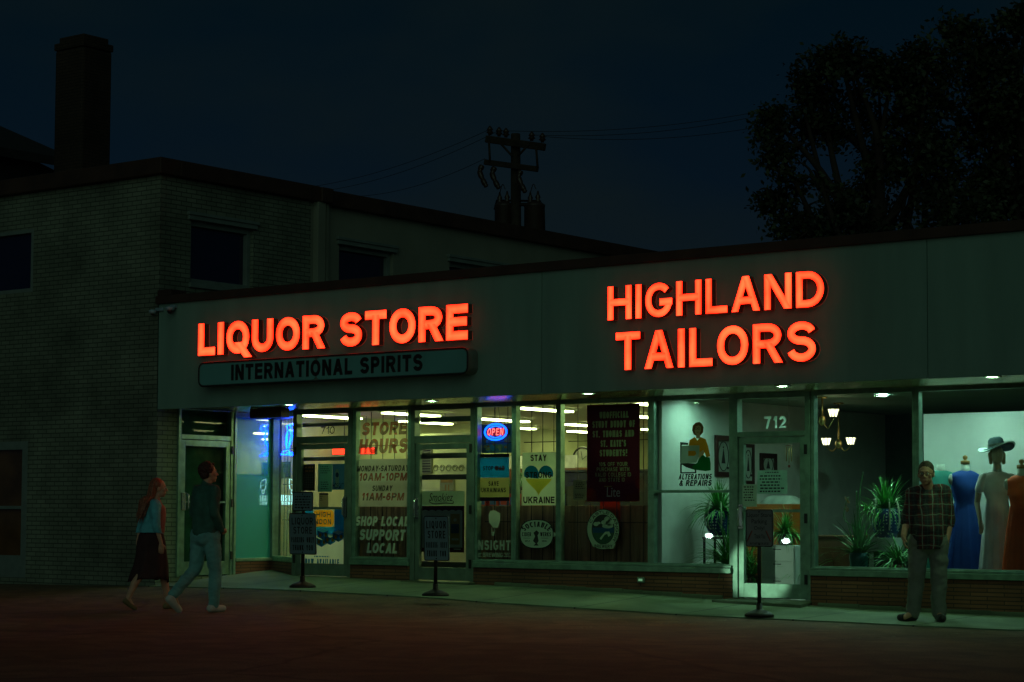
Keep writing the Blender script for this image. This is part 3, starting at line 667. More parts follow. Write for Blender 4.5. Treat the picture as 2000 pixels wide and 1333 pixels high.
# doors in the shop front
def door(x0, x1, zbot, z_leaf, z_tr, bars=(), name='shop_door', handle='R', push=None, m=alu):
    mb = MB(); a, b = RY-.045, RY+.08; jw = .075
    mb.box(x0, x0+jw, a, b, zbot, SOF-.004); mb.box(x1-jw, x1, a, b, zbot, SOF-.004); mb.box(x0+jw, x1-jw, a, b, z_leaf, z_tr); mb.box(x0+jw, x1-jw, a, b, SOF-.07, SOF-.004)
    o = mb.build(name, m, SH, bevel=.004)
    l0, l1 = x0+jw+.006, x1-jw-.006; st = .075; mb = MB(); a, b = RY-.025, RY+.035
    mb.box(l0, l0+st, a, b, zbot+.012, z_leaf-.006); mb.box(l1-st, l1, a, b, zbot+.012, z_leaf-.006)
    mb.box(l0+st, l1-st, a, b, z_leaf-.085, z_leaf-.006); mb.box(l0+st, l1-st, a, b, zbot+.012, zbot+.19)
    mb.build('door_leaf', m, o, bevel=.003)
    mb = MB(); mb.add([(l0, RY+.004, zbot+.05), (l1, RY+.004, zbot+.05), (l1, RY+.004, z_leaf-.02), (l0, RY+.004, z_leaf-.02)], [(0, 1, 2, 3)])
    mb.add([(l0, RY+.004, z_tr), (l1, RY+.004, z_tr), (l1, RY+.004, SOF-.05), (l0, RY+.004, SOF-.05)], [(0, 1, 2, 3)]); mb.build('door_glass', glass, o)
    for z, h in bars: mb = MB(); mb.box(l0+st*.3, l1-st*.3, RY+.05, RY+.09, z-h/2, z+h/2); mb.build('security_bar', alu_dark, o, bevel=.004)
    hx = l1-.04 if handle == 'R' else l0+.04; z = zbot+1.02; mb = MB(); mb.box(hx-.03, hx+.03, RY-.05, RY-.026, z-.15, z+.15)
    mb.tube([(hx, RY-.05, z-.13), (hx, RY-.10, z-.11), (hx, RY-.10, z+.11), (hx, RY-.05, z+.13)], .011); mb.build('door_handle', MATS['brushed_steel'], o)
    for q in (.25, 1.0, 1.85):
        xh = x0+jw*.8 if handle == 'R' else x1-jw*.8; mb = MB(); mb.box(xh-.018, xh+.018, RY-.062, RY-.046, zbot+q-.06, zbot+q+.06); mb.build('door_hinge', black, o)
    if push: mb = MB(); mb.box(l0+st, l1-st, RY-.024, RY+.02, push-.018, push+.018); mb.build('push_bar', m, o)
    return o
zz = lambda y_, x_=860: onY(x_, y_, RY).z
door(E[575], E[690]-.001, .285, zz(866, 640), zz(855, 640)+.02, bars=((zz(829, 640), .055), (zz(896, 640), .06)), handle='R', push=zz(993, 640), m=mat('green_grey_door_frame', (.17, .23, .18), rough=.42, metal=.4, var=.2))
door(E[805]+.001, E[930]-.001, .27, zz(866), zz(851), bars=((zz(819), .075), (zz(890), .075), (zz(932), .075), (zz(1103), .08)), handle='L', m=MATS['green_grey_door_frame'])
D712 = door(E[1431]+.022, E[1589]-.022, .172, onY(1510, 853, RY).z, onY(1510, 843, RY).z, handle='L', push=onY(1510, 998, RY).z)
# brick below the windows, sills, footing
rb_ = brick('brown_roman_brick', 'X', (.23, .095, .048), (.16, .062, .032), (.05, .03, .02), .42, .047, .006, bump=.8)
rbs = brick('brown_roman_brick_side', 'Y', (.23, .095, .048), (.16, .062, .032), (.05, .03, .02), .42, .047, .006, bump=.8)
for a, b in ((E[690]+.002, E[805]-.002), (E[930]+.002, E[1431]+.018), (E[1589]-.018, XR-.21)):
    mb = MB(); mb.box(a, b, RY-.055, RY+.14, -.05, SILB-.002); mb.build('brick_base', rb_, SH)
    mb = MB(); mb.box(a, b, RY-.085, RY+.16, SILB, SILT-.002); mb.box(a, b, RY-.07, RY-.03, SILT, SILT+.03); mb.build('window_sill', alu, SH, bevel=.006)
for a, b in ((E[930]+.4, E[1431]-.1), (E[1589]+.1, XR-.21)):
    mb = MB(); N = 12
    for i in range(N):
        x0, x1 = lerp(a, b, i/N), lerp(a, b, (i+1)/N); g = ground_z((x0+x1)/2, RY); mb.box(x0, x1, RY-.10, RY-.057, g-.1, g+.06+.004*math.sin(i*2.3))
    mb.build('concrete_footing', concrete_plain, SH, bevel=.012)
mb = MB(); g = ground_z(9.0, RY); x0, x1 = E[1431], E[1589]
mb.add([(x0-.05, RY-.42, g-.05), (x1+.05, RY-.42, g-.1), (x1, RY-.03, .160), (x0, RY-.03, .160), (x0-.05, RY-.42, g+.03), (x1+.05, RY-.42, g+.005), (x1, RY-.25, .155), (x0, RY-.25, .155), (x0, RY-.03, .165), (x1, RY-.03, .165)],
       [(4, 5, 6, 7), (7, 6, 9, 8), (0, 1, 5, 4), (0, 4, 7, 8, 3), (1, 2, 9, 6, 5)]); mb.build('door_step', concrete_plain, SH)
mb = MB(); x0, x1 = E[805]+.0, E[930]; mb.box(x0-.04, x1+.04, RY-.20, RY-.046, .1, .268); mb.build('door_step', concrete_plain, SH, bevel=.01)
# alcove: glossy side panel, splayed corner window
yc = sp1; pan = mat('glossy_pale_panel', (.025, .42, .40), rough=.5, var=.10, scale=1.2, coat=1.0); pan.node_tree.nodes['Principled BSDF'].inputs['Coat Roughness'].default_value = .02; pan.node_tree.nodes['Principled BSDF'].inputs['Coat IOR'].default_value = 2.9
z0 = onX(490, 1090, 0).z
mb = MB(); mb.box(.003, .02, sd1+.05, yc-.03, z0, SOF-.08); mb.build('side_panel', pan, SH)
mb = MB(); mb.box(.003, .05, sd1+.002, sd1+.05, .26, SOF-.01); mb.box(.003, .05, yc-.03, yc+.02, .26, SOF-.01); mb.box(.003, .05, sd1+.05, yc-.03, SOF-.08, SOF-.01); mb.box(.003, .06, sd1+.05, yc-.03, z0-.05, z0); mb.build('panel_frame', alu, SH, bevel=.004)
mb = MB(); mb.box(.003, .045, sd1+.05, yc-.03, .2, z0-.052); mb.build('brick_base', rbs, SH)
P0 = Vector((.05, yc, 0)); P1 = Vector((E[575], RY+.02, 0)); dd = (P1-P0); LL = dd.length; dd.normalize(); nn = Vector((dd.y, -dd.x, 0)); UP = Vector((0, 0, 1))
mb = MB()
def ob(a, b, z0_, z1_, n0=-.03, n1=.07, q=0): mb.obox(P0+dd*((a+b)/2)+UP*((z0_+z1_)/2)-nn*((n0+n1)/2), dd, -nn, UP, (b-a)/2, (n1-n0)/2, (z1_-z0_)/2, q)
ob(0, .05, z0, SOF-.006); ob(LL-.05, LL, z0, SOF-.006); ob(.05, LL-.05, SOF-.09, SOF-.006); ob(.05, LL-.05, z0-.05, z0+.03)
o = mb.build('corner_window', alu, SH, bevel=.004)
mb = MB(); q0, q1 = P0+dd*.02-nn*.02, P1-dd*.02-nn*.02; mb.add([q0+UP*z0, q1+UP*z0, q1+UP*(SOF-.03), q0+UP*(SOF-.03)], [(0, 1, 2, 3)]); mb.build('glass_pane', glass, o)
mb = MB()
for i in range(1, 7): ob(LL*i/7-.004, LL*i/7+.004, z0+.03, SOF-.09, .12, .128)
for z in gz: ob(.05, LL-.05, z-.005, z+.005, .13, .137)
mb.build('security_grille', black, o)
mb = MB(); ob(0, LL, .2, z0-.052, -.035, .10); mb.build('brick_base', rbs, SH)
# insides: liquor shop and tailor
PW = onY(1276, 950, RY).x+.03
lc = mat('shop_ceiling_tile', (.62, .62, .46), rough=.9, var=.05)
floor_m = mat('shop_floor_tile', (.20, .19, .15), rough=.5, var=.2)
mb = MB(); mb.box(.06, PW-.06, RY+.10, 11.6, .12, .25); mb.box(PW+.06, XR-.25, RY+.10, 8.0, .05, .16); mb.build('shop_floor', floor_m, SH)
mb = MB(); mb.box(.3, PW-.06, RY+.30, 11.6, SOF+.0, SOF+.05); mb.build('shop_ceiling', lc, SH)
mb = MB(); mb.box(.02, PW-.06, 11.6, 11.7, .1, SOF+.05); mb.box(-.0, .05, 2.55, 11.6, .1, SOF+.05); mb.build('back_wall', cream, SH)
mb = MB(); mb.box(PW-.05, PW+.05, RY+.08, 11.6, .1, SOF+.3); mb.build('party_wall', white_paint, SH)
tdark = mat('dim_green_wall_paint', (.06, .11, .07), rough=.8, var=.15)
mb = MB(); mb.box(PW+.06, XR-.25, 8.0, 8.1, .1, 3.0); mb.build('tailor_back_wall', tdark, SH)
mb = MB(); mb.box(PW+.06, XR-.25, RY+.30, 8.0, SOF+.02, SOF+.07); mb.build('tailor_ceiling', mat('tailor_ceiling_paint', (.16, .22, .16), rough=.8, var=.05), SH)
# brown boards standing behind the lower panes of the liquor shop windows
bm_ = mat('brown_board', (.30, .19, .125), rough=.6, var=.45, scale=3, stretch=(6, 1, .35)); zt = onY(1100, 988, RY).z
for a, b in ((E[690]-.13, E[805]-.14), (E[930]-.13, m1-.15), (m1-.14, m2_-.15), (m2_-.14, m3_-.08)):
    mb = MB(); n = max(4, round((b-a)/.085)); rnd = random.Random(int(a*100))
    for i in range(n): mb.box(lerp(a, b, i/n)+.002, lerp(a, b, (i+1)/n)-.002, RY+.20+rnd.uniform(0, .006), RY+.222, SILT, zt)
    mb.build('window_boards', bm_, SH, bevel=.003)

# ================================================================== the lit signs on the canopy front
def red_acrylic():
    m = emit('lit_red_acrylic', (1.0, .014, .0045), 8.0); t = m.node_tree; e = [n for n in t.nodes if n.type == 'EMISSION'][0]
    at_ = t.nodes.new('ShaderNodeAttribute'); at_.attribute_name = 'glow'; tcn = t.nodes.new('ShaderNodeTexCoord'); n = t.nodes.new('ShaderNodeTexNoise'); n.inputs['Scale'].default_value = 3.2; n.inputs['Detail'].default_value = 3
    t.links.new(tcn.outputs['Object'], n.inputs['Vector']); ma = t.nodes.new('ShaderNodeMath'); ma.operation = 'MULTIPLY_ADD'; ma.inputs[1].default_value = .55; ma.inputs[2].default_value = .05
    mb_ = t.nodes.new('ShaderNodeMath'); mb_.operation = 'MULTIPLY_ADD'; mb_.inputs[1].default_value = 1.5; mb_.inputs[2].default_value = -.62; t.links.new(n.outputs[0], mb_.inputs[0])
    ad = t.nodes.new('ShaderNodeMath'); ad.operation = 'ADD'; ad.use_clamp = True; t.links.new(at_.outputs['Fac'], ma.inputs[0]); t.links.new(ma.outputs[0], ad.inputs[0]); t.links.new(mb_.outputs[0], ad.inputs[1])
    r = t.nodes.new('ShaderNodeValToRGB'); r.color_ramp.elements[0].color = (.86, .009, .0022, 1); r.color_ramp.elements[1].color = (1.0, .034, .0095, 1); t.links.new(ad.outputs[0], r.inputs[0]); t.links.new(r.outputs[0], e.inputs[0]); return m
red_face = red_acrylic()
sign_side = mat('dark_red_brown_metal', (.13, .07, .055), rough=.5, var=.2)
def letter_sign(name, label, rows, t, depth=.105, gap=.13):
    a = onY(rows[0][1], rows[0][2], 0); S = thing(name, label, 'sign', (a.x, 0, a.z), None)
    for s, x0, y0b, x1, y1b, y0t in rows:       # baseline at both ends, cap line at the left end
        A = onY(x0, y0b, -depth); B = onY(x1, y1b, -depth); T = onY(x0, y0t, -depth); zb = (A.z+B.z)/2
        P = lambda a_, b_, d_, A=A, zb=zb: Vector((A.x+a_, -.002-d_, zb+b_))
        text(None, s, B.x-A.x, T.z-A.z, P, t=t, gap=gap, space=.36, stag=.0006, depth=depth, lip=.005, m=0, m_lip=0, m_side=1,
             each=lambda g, c: g.build('letter', [red_face, sign_side], S))
    return S
letter_sign('letter_sign', 'glowing red letters LIQUOR STORE on the canopy front', [('LIQUOR STORE', 387, 697, 913, 661, 635)], .245, gap=.135)
letter_sign('letter_sign', 'glowing red letters HIGHLAND TAILORS in two lines on the canopy front',
            [('HIGHLAND', 1187, 626, 1609, 598, 561), ('TAILORS', 1203, 721, 1593, 708, 648)], .195, gap=.155)
# the unlit cabinet sign
fc = mat('teal_sign_face', (.15, .40, .37), rough=.32, var=.14, scale=1.3, coat=.6); dkb = mat('dark_brown_vinyl', (.020, .012, .010), rough=.5, var=.1)
a = onY(388, 731, -.22); b = onY(913, 706, -.22); zt, zb = onY(650, 694.5, -.22).z, onY(650, 743, -.22).z
CS = thing('cabinet_sign', 'unlit teal cabinet sign reading INTERNATIONAL SPIRITS below the red letters', 'sign', (a.x, -.1, zb))
def rrect(x0, x1, z0, z1, r, y, n=6):
    out = []
    for cx_, cz, a0 in ((x1-r, z0+r, -90), (x1-r, z1-r, 0), (x0+r, z1-r, 90), (x0+r, z0+r, 180)):
        for i in range(n+1): t_ = R(a0+90*i/n); out.append(Vector((cx_+r*math.cos(t_), y, cz+r*math.sin(t_))))
    return out
mb = MB(); mb.slab(rrect(a.x, b.x, zb, zt, .09, -.20), (0, .197, 0)); mb.build('cabinet', mat('grey_sign_cabinet', (.16, .19, .16), rough=.5), CS)
mb = MB(); xm = lerp(a.x, b.x, .462)
mb.slab(rrect(a.x+.02, xm-.003, zb+.02, zt-.02, .07, -.215), (0, .014, 0)); mb.slab(rrect(xm+.003, b.x-.02, zb+.02, zt-.02, .07, -.215), (0, .014, 0)); mb.build('sign_face', fc, CS)
mb = MB(); lx0, lx1 = onY(451, 725, -.22).x, onY(825, 712, -.22).x; h0, h1 = onY(640, 734, -.22).z, onY(640, 702, -.22).z
text(mb, 'INTERNATIONAL SPIRITS', lx1-lx0, h1-h0, lambda p, q, d: Vector((lx0+p, -.2165-d, h0+q)), t=.235, gap=.14, stag=.0002); mb.build('lettering', dkb, CS)
mb = MB(); ring = rrect(a.x, b.x, zb, zt, .09, -.218); mb.tube(ring, .010, n=6, closed=True); mb.build('sign_rim', black, CS)

# ================================================================== recessed lights
down = emit('downlight_lens', (.46, 1.0, .46), 100); spots = {n_: emit('tailor_downlight_lens_'+n_, (.48, 1.0, .76), s_) for n_, s_ in (('a', 900), ('b', 650), ('c', 420), ('d', 640), ('e', 90), ('f', 420))}; tr = mat('light_trim', (.35, .36, .33), rough=.4, metal=.6)
warm_strip = emit('fluorescent_lens', (.86, 1.0, .40), 20)
def downlight(p, z, label, r=.075, m=down):
    L_ = thing('downlight', label, 'ceiling light', (p.x, p.y, z), 'round recessed downlights')
    mb = MB(); mb.lathe([(r+.025, 0), (r+.025, -.014), (r, -.018), (r, 0)], (p.x, p.y, z), 20, cap=False); mb.build('trim_ring', tr, L_)
    mb = MB(); mb.lathe([(.001, -.012), (r, -.012), (r-.01, -.004), (.001, -.004)], (p.x, p.y, z), 20); mb.build('lens', m, L_)
for q, lab in (((565, 792), 'round downlight in the soffit nearest the blue neon'), ((843, 785), 'round downlight in the soffit above the door with the script banner'),
               ((1149, 770), 'round downlight in the soffit above the maroon banner'), ((1528, 756), 'round downlight in the soffit above the 712 door'),
               ((1938, 738), 'round downlight in the soffit at far right, above the mannequins')):
    downlight(onZ(*q, SOF-.02), SOF-.001, lab)
for q, lab, sp_ in (((1915, 759), 'round ceiling light just inside the mannequin window', 'a'), ((1637, 768), 'round ceiling light inside the window beside the 712 door', 'b'),
               ((1724, 774), 'smaller round ceiling light deeper inside the window with the lanterns', 'c'), ((1771, 763), 'round ceiling light close to the mullion left of the mannequin window', 'f'), ((1383, 777), 'round ceiling light just inside the alterations window', 'd'),
               ((1355, 790), 'smaller round ceiling light above the sewing woman picture', 'e')):
    downlight(onZ(*q, SOF), SOF+.015, lab, r=.07, m=spots[sp_])
k = 0
for x in (.75, 2.35, 4.85, 6.9):
    for y in (2.35, 4.6, 6.9, 9.2):
        L_ = thing('ceiling_light', 'long fluorescent strip light on the liquor shop ceiling', 'ceiling light', (x, y, SOF), 'fluorescent strip lights inside the liquor shop')
        mb = MB(); mb.box(x-.10, x+.10, y-.06, y+1.26, SOF-.035, SOF-.001); mb.build('fixture', mat('white_enamel', (.7, .7, .62), rough=.4, var=.03), L_)
        mb = MB(); mb.box(x-.075, x+.075, y, y+1.2, SOF-.058, SOF-.037); mb.build('lens', warm_strip, L_)

# small things on the canopy
cw = mat('white_camera_plastic', (.30, .42, .48), rough=.4)
for (px_, py_, s_, lab) in ((334, 602, 1.0, 'white dome security camera on the canopy corner'), (300, 608, .75, 'smaller white security camera projecting past the canopy corner')):
    p = onY(px_, py_, -.08); K = thing('security_camera', lab, 'camera', (p.x, -.05, p.z), None)
    mb = MB(); mb.box(p.x-.05*s_, p.x+.05*s_, -.06, -.001, p.z+.0, p.z+.05*s_) if px_ > 310 else mb.box(p.x-.02, p.x+.14, -.035, -.001, p.z, p.z+.05)
    mb.build('bracket', cw, K, bevel=.006)
    mb = MB(); mb.lathe([(.03*s_, .02), (.068*s_, .01), (.072*s_, -.02), (.05*s_, -.04)], (p.x, -.10, p.z), 16); mb.build('housing', cw, K)
    mb = MB(); mb.ball((p.x, -.10, p.z-.045*s_), .042*s_); mb.build('lens_dome', black, K)
p0, p1 = onY(488, 799, .95), onY(549, 815, .95)
mb = MB(); mb.box(p0.x, p1.x, .95, 1.12, p1.z, p0.z); mb.box(p0.x+.1, p0.x+.13, 1.0, 1.03, p0.z, SOF-.002); mb.box(p1.x-.13, p1.x-.1, 1.0, 1.03, p0.z, SOF-.002)
mb.build('hanging_box', mat('brown_metal_box', (.10, .05, .035), rough=.5), bevel=.01, label='dark brown box hanging under the soffit by the blue neon', cat='hanging box')
p = onY(1253, 1133, RY-.06); K = thing('wall_outlet', 'small glowing green outlet box on the brick below the alterations window', 'outlet', (p.x, RY-.058, p.z))
mb = MB(); mb.box(p.x-.055, p.x+.055, RY-.085, RY-.056, p.z-.035, p.z+.035); mb.build('cover', mat('green_grey_plastic', (.16, .24, .17), rough=.5), K, bevel=.006)
mb = MB(); mb.box(p.x-.03, p.x+.03, RY-.088, RY-.086, p.z-.014, p.z+.014); mb.build('outlet_glow', emit('outlet_green_glow', (.25, .6, .3), .5), K)  # outlet box, no lamp; its lit look is a glow put into the colour

# ================================================================== neon
def onC(px_, py_, off):
    v = ray(px_, py_); q = P0-nn*off; return CAM + v*((q-CAM).dot(nn)/v.dot(nn))
blue_n = emit('blue_neon', (.0008, .030, 1.0), 50); blue_r = emit('blue_ring_neon', (.003, .085, 1.0), 5); white_n = emit('white_neon', (.45, 1.0, .95), 2.2); pink_n = emit('hot_red_neon', (1.0, .11, .10), 3.2)
def crv(pts, n=8):
    """smooth line through points"""
    P = [Vector(p_) for p_ in pts]; out = []
    for i in range(len(P)-1):
        a_, b_, c_, d_ = P[max(0, i-1)], P[i], P[i+1], P[min(len(P)-1, i+2)]
        for j in range(n):
            t_ = j/n; out.append(.5*((2*b_)+(-a_+c_)*t_+(2*a_-5*b_+4*c_-d_)*t_*t_+(-a_+3*b_-3*c_+d_)*t_**3))
    return out+[P[-1]]
def onN(px_, py_): return onY(px_, py_, 2.50)
K = thing('neon_sign', 'blue neon of a tall standing figure in the corner window', 'neon sign', onN(563, 886))
fig = [[(563,840),(561,834),(564,831),(568,832),(569,837),(566,842),(563,840)], [(563,842),(560,850),(558,862),(560,874),(558,880),(553,883)],
       [(568,842),(570,852),(568,864),(564,872),(563,880),(566,884),(571,885),(561,885)], [(567,845),(569,851),(567,860),(564,868)], [(569,843),(574,841),(577,836),(577,831)],
       [(566,832),(571,829),(576,833)], [(563,846),(561,856),(562,866)]]
for f_ in fig:
    mb = MB(); mb.tube(crv([onN(x, y) for x, y in f_]), .0125, n=6); mb.build('neon_tube', blue_n, K)
mb = MB(); mb.tube([onN(549, 887.5), onN(578, 889.5)], .012, n=6); mb.build('neon_bar', blue_n, K)
mb = MB(); a_, b_ = onN(562, 890), onN(562, 905); mb.tube([a_, b_], .008, n=6); mb.build('hanging_wire', black, K)
K = thing('neon_sign', 'white neon reading INSIGHT BREWING low in the corner window', 'neon sign', onN(566, 986))
A = onN(549, 979); B = onN(577, 980); W_ = (B-A).length; T = onN(549, 967)
mb = MB(); text(mb, 'INSIGHT', W_, T.z-A.z, lambda p_, q_, d_: A+(B-A).normalized()*p_+UP*q_+Vector((0, -d_, 0)), t=.2, gap=.16); mb.build('lettering', white_n, K)
A2 = onN(550, 986); mb = MB(); text(mb, 'BREWING', W_*.95, .05, lambda p_, q_, d_: A2+(B-A).normalized()*p_+UP*q_+Vector((0, -d_, 0)), t=.2, gap=.16); mb.build('lettering', white_n, K)
for f_ in ([(566,936),(574,940),(576,950),(573,957),(567,956),(565,945),(566,936)], [(568,957),(569,964),(572,964),(573,957)], [(566,946),(576,948)]):
    mb = MB(); mb.tube(crv([onN(x, y) for x, y in f_]), .007, n=6); mb.build('neon_tube', white_n, K)
# the OPEN sign
yo = RY+.11; c = onY(968, 844, yo); rx = (onY(991, 844, yo).x-onY(945.5, 844, yo).x)/2; rz = (onY(968, 827, yo).z-onY(968, 861.5, yo).z)/2
K = thing('open_sign', 'oval neon OPEN sign, red letters in a blue ring', 'neon sign', c)
mb = MB(); mb.slab([c+Vector((rx*math.cos(t_*.2618), .03, rz*math.sin(t_*.2618))) for t_ in range(24)], (0, .025, 0)); mb.build('back_plate', mat('dark_red_plastic', (.30, .03, .02), rough=.5), K)
mb = MB(); mb.tube([c+Vector((rx*.93*math.cos(t_*.19635), 0, rz*.9*math.sin(t_*.19635))) for t_ in range(32)], .013, n=8, closed=True); mb.build('neon_ring', blue_r, K)
for sg in (1, -1): mb = MB(); mb.tube([c+Vector((rx*.62*math.cos(t_), -.002, sg*rz*.66*math.sin(t_))) for t_ in [R(40+10*i) for i in range(11)]], .009, n=6); mb.build('neon_arc', blue_r, K)
mb = MB(); text(mb, 'OPEN', rx*1.42, rz*.78, lambda p_, q_, d_: Vector((c.x-rx*.72+p_, yo-.004-d_, c.z-rz*.38+q_)), t=.15, gap=.2, shear=.12); mb.build('lettering', pink_n, K)
mb = MB(); mb.tube([c+Vector((-rx*.3, .03, rz)), Vector((c.x-rx*.2, yo+.03, SOF-.05))], .004, n=5); mb.tube([c+Vector((rx*.3, .03, rz)), Vector((c.x+rx*.1, yo+.03, SOF-.05))], .004, n=5); mb.build('hanging_wire', black, K)
# long red lit strip inside the liquor shop
a, b = onY(649, 888, 3.6), onY(728, 875, 3.6)
K = thing('lit_strip_sign', 'long red lit strip sign hanging inside the liquor shop', 'sign', (a.x, 3.6, a.z))
mb = MB(); mb.box(a.x, b.x, 3.6, 3.64, a.z, b.z); mb.build('lit_face', emit('red_strip_light', (1.0, .035, .012), 3.5), K)
mb = MB(); mb.box(a.x-.01, b.x+.01, 3.642, 3.70, a.z-.01, b.z+.01); mb.box(a.x+.2, a.x+.21, 3.65, 3.66, b.z, SOF); mb.box(b.x-.2, b.x-.19, 3.65, 3.66, b.z, SOF); mb.build('sign_case', black, K)

# ================================================================== posters, notices and lettering on the glass
YG = RY+.035       # just inside the glass
YL = RY-.002       # lettering stuck on the outside of the glass
ink = mat('black_ink', (.012, .014, .012), rough=.7, var=.1); ink_red = paper('red_brown_vinyl', (.28, .055, .02), trans=.4, alpha=.74); pale = paper('pale_vinyl', (.52, .64, .52), trans=.35)
cream_ink = paper('cream_print', (.50, .50, .26), trans=.2)
def sheet(name, label, cat, box, m, Y=YG, thick=.002, group=None):
    x0, x1, z0, z1 = flat(*box, Y); mb = MB(); mb.box(x0, x1, Y, Y+thick, z0, z1)
    return mb.build(name, m, loc=((x0+x1)/2, Y, z0), label=label, cat=cat, group=group)
def rect(mb, px0, py0, px1, py1, Y, m=0):
    x0, x1, z0, z1 = flat(px0, py0, px1, py1, Y); mb.add([(x0, Y, z0), (x1, Y, z0), (x1, Y, z1), (x0, Y, z1)], [(0, 1, 2, 3)], m)
def outline(mb, pts, Y, m=0): mb.add([onY(x, y, Y) for x, y in pts], [tuple(range(len(pts)))], m)
def disc(mb, cx_, cy_, rx_, ry_, Y, m=0, n=28, a0=0, a1=360):
    outline(mb, [(cx_+rx_*math.cos(R(a0+(a1-a0)*i/n)), cy_-ry_*math.sin(R(a0+(a1-a0)*i/n))) for i in range(n+(0 if a1-a0 >= 360 else 1))], Y, m)
def bend(mb, s, cx_, cy_, rx_, ry_, a0, a1, H, Y, m=0, t=.2, inward=False):
    """lettering along an ellipse, from angle a0 to a1 (degrees), H high in photo pixels"""
    W = 6.0
    def P(a_, b_, d_):
        f = a_/W; an = R(lerp(a0, a1, f)); k = b_ if not inward else b_
        q = onY(cx_+(rx_+(k*H if not inward else -k*H))*math.cos(an), cy_-(ry_+(k*H if not inward else -k*H))*math.sin(an), Y-d_); return q
    arc_len = abs(R(a1-a0))*(rx_+ry_)/2; s_h = 1.0
    tmp = MB(); text(tmp, s, arc_len/H, 1.0, lambda a_, b_, d_: P(a_/(arc_len/H)*W, b_, d_), t=t, gap=.16, m=m)
    mb.add(tmp.v, tmp.f, m)
# store hours
o = sheet('store_hours_panel', 'white translucent opening hours panel in the left liquor window', 'notice', (694, 897, 801, 990), paper('frosted_white_vinyl', (.60, .66, .60), trans=.45, alpha=.72))
mb = MB(); line(mb, 'MONDAY-SATURDAY', 697, 909.5, 799, 921, YL, t=.21, shear=.17); line(mb, 'SUNDAY', 726.5, 948.5, 767, 959.6, YL, t=.21, shear=.17); mb.build('day_lettering', ink, o)
mb = MB(); line(mb, '10AM-10PM', 700.5, 924, 796, 939.5, YL, t=.25, shear=.17); line(mb, '11AM-6PM', 705.6, 963, 790, 978, YL, t=.25, shear=.17); mb.build('hour_lettering', ink_red, o)
mb = MB(); line(mb, 'STORE', 705.6, 824.5, 796, 850, YL, t=.27, shear=.16, gap=.1); line(mb, 'HOURS', 700, 857, 798, 886, YL, t=.27, shear=.16, gap=.1)
mb.build('window_lettering', ink_red, label='big red slanted STORE HOURS letters on the glass', cat='lettering')
mb = MB(); line(mb, 'SHOP LOCAL', 693.5, 1009, 800, 1028, YL, t=.25, shear=.17, gap=.1); line(mb, 'SUPPORT', 701, 1034.5, 793, 1056, YL, t=.25, shear=.17, gap=.1); line(mb, 'LOCAL', 716, 1061, 777.5, 1081, YL, t=.25, shear=.17, gap=.1)
mb.build('window_lettering', pale, label='pale slanted SHOP LOCAL SUPPORT LOCAL letters on the glass', cat='lettering')
mb = MB(); line(mb, '710', 626, 833.5, 654, 848, YL, t=.13, shear=.1); mb.build('house_number', ink, label='thin dark number 710 on the glass above the left shop door', cat='number')
mb = MB(); line(mb, '712', 1493, 813.5, 1535, 837, YL, t=.2, gap=.16); mb.build('house_number', paper('white_number_vinyl', (.75, .92, .80), trans=.7), label='pale number 712 on the glass above the tailor door', cat='number')
# door with the script banner
o = sheet('script_banner', 'pale banner with black script word across the middle shop door', 'banner', (819, 959.5, 907, 988), paper('pale_banner', (.62, .80, .66), trans=.4), Y=RY+.0405)
mb = MB(); line(mb, 'Smokiez', 838, 963.5, 885, 979, RY+.0400, font=True, shear=.25); line(mb, 'EDIBLES', 850, 979, 873, 981.5, RY+.0402, t=.16, gap=.4); x_ = [onY(px_, py_, RY+.0395) for px_, py_ in ((838, 980), (848, 984.5), (870, 983), (884, 984), (885, 979))]
mb.tube(crv(x_), .006, n=5); mb.build('lettering', ink, o)
o = sheet('poster', 'dark framed poster with scalloped awning and tall can, behind the middle door', 'poster', (818, 988.5, 906.5, 1079), paper('dark_maroon_print', (.075, .022, .018), trans=.2), Y=RY+.0405)
mb = MB(); top_ = [(824+9.7*i/8, 998+(2.6 if i % 8 in (3, 4, 5) else 1.2 if i % 2 else 0)) for i in range(0)]
pts = [(824.5, 1070), (903, 1070)] + [(903-78.5*i/48, 998.5-2.2*abs(math.sin(math.pi*i/8))) for i in range(49)]
outline(mb, pts, RY+.0400, 0)
rect(mb, 879.5, 1004, 898, 1064, RY+.0396, 1); disc(mb, 888.7, 1016, 3, 3, RY+.0392, 0); rect(mb, 881, 1024, 896.5, 1042, RY+.0392, 2); rect(mb, 882, 1052, 895.5, 1056, RY+.0392, 0); rect(mb, 858, 1008, 876, 1060, RY+.0396, 3); rect(mb, 861, 1012, 873, 1056, RY+.0392, 2); rect(mb, 886, 1072, 900, 1074, RY+.0396, 0)
mb.build('poster_print', [paper('pale_poster', (.44, .54, .46), trans=.3), paper('gold_print', (.34, .26, .08), trans=.2), paper('blue_print', (.03, .10, .16), trans=.2), paper('amber_print', (.3, .2, .05), trans=.3)], o)
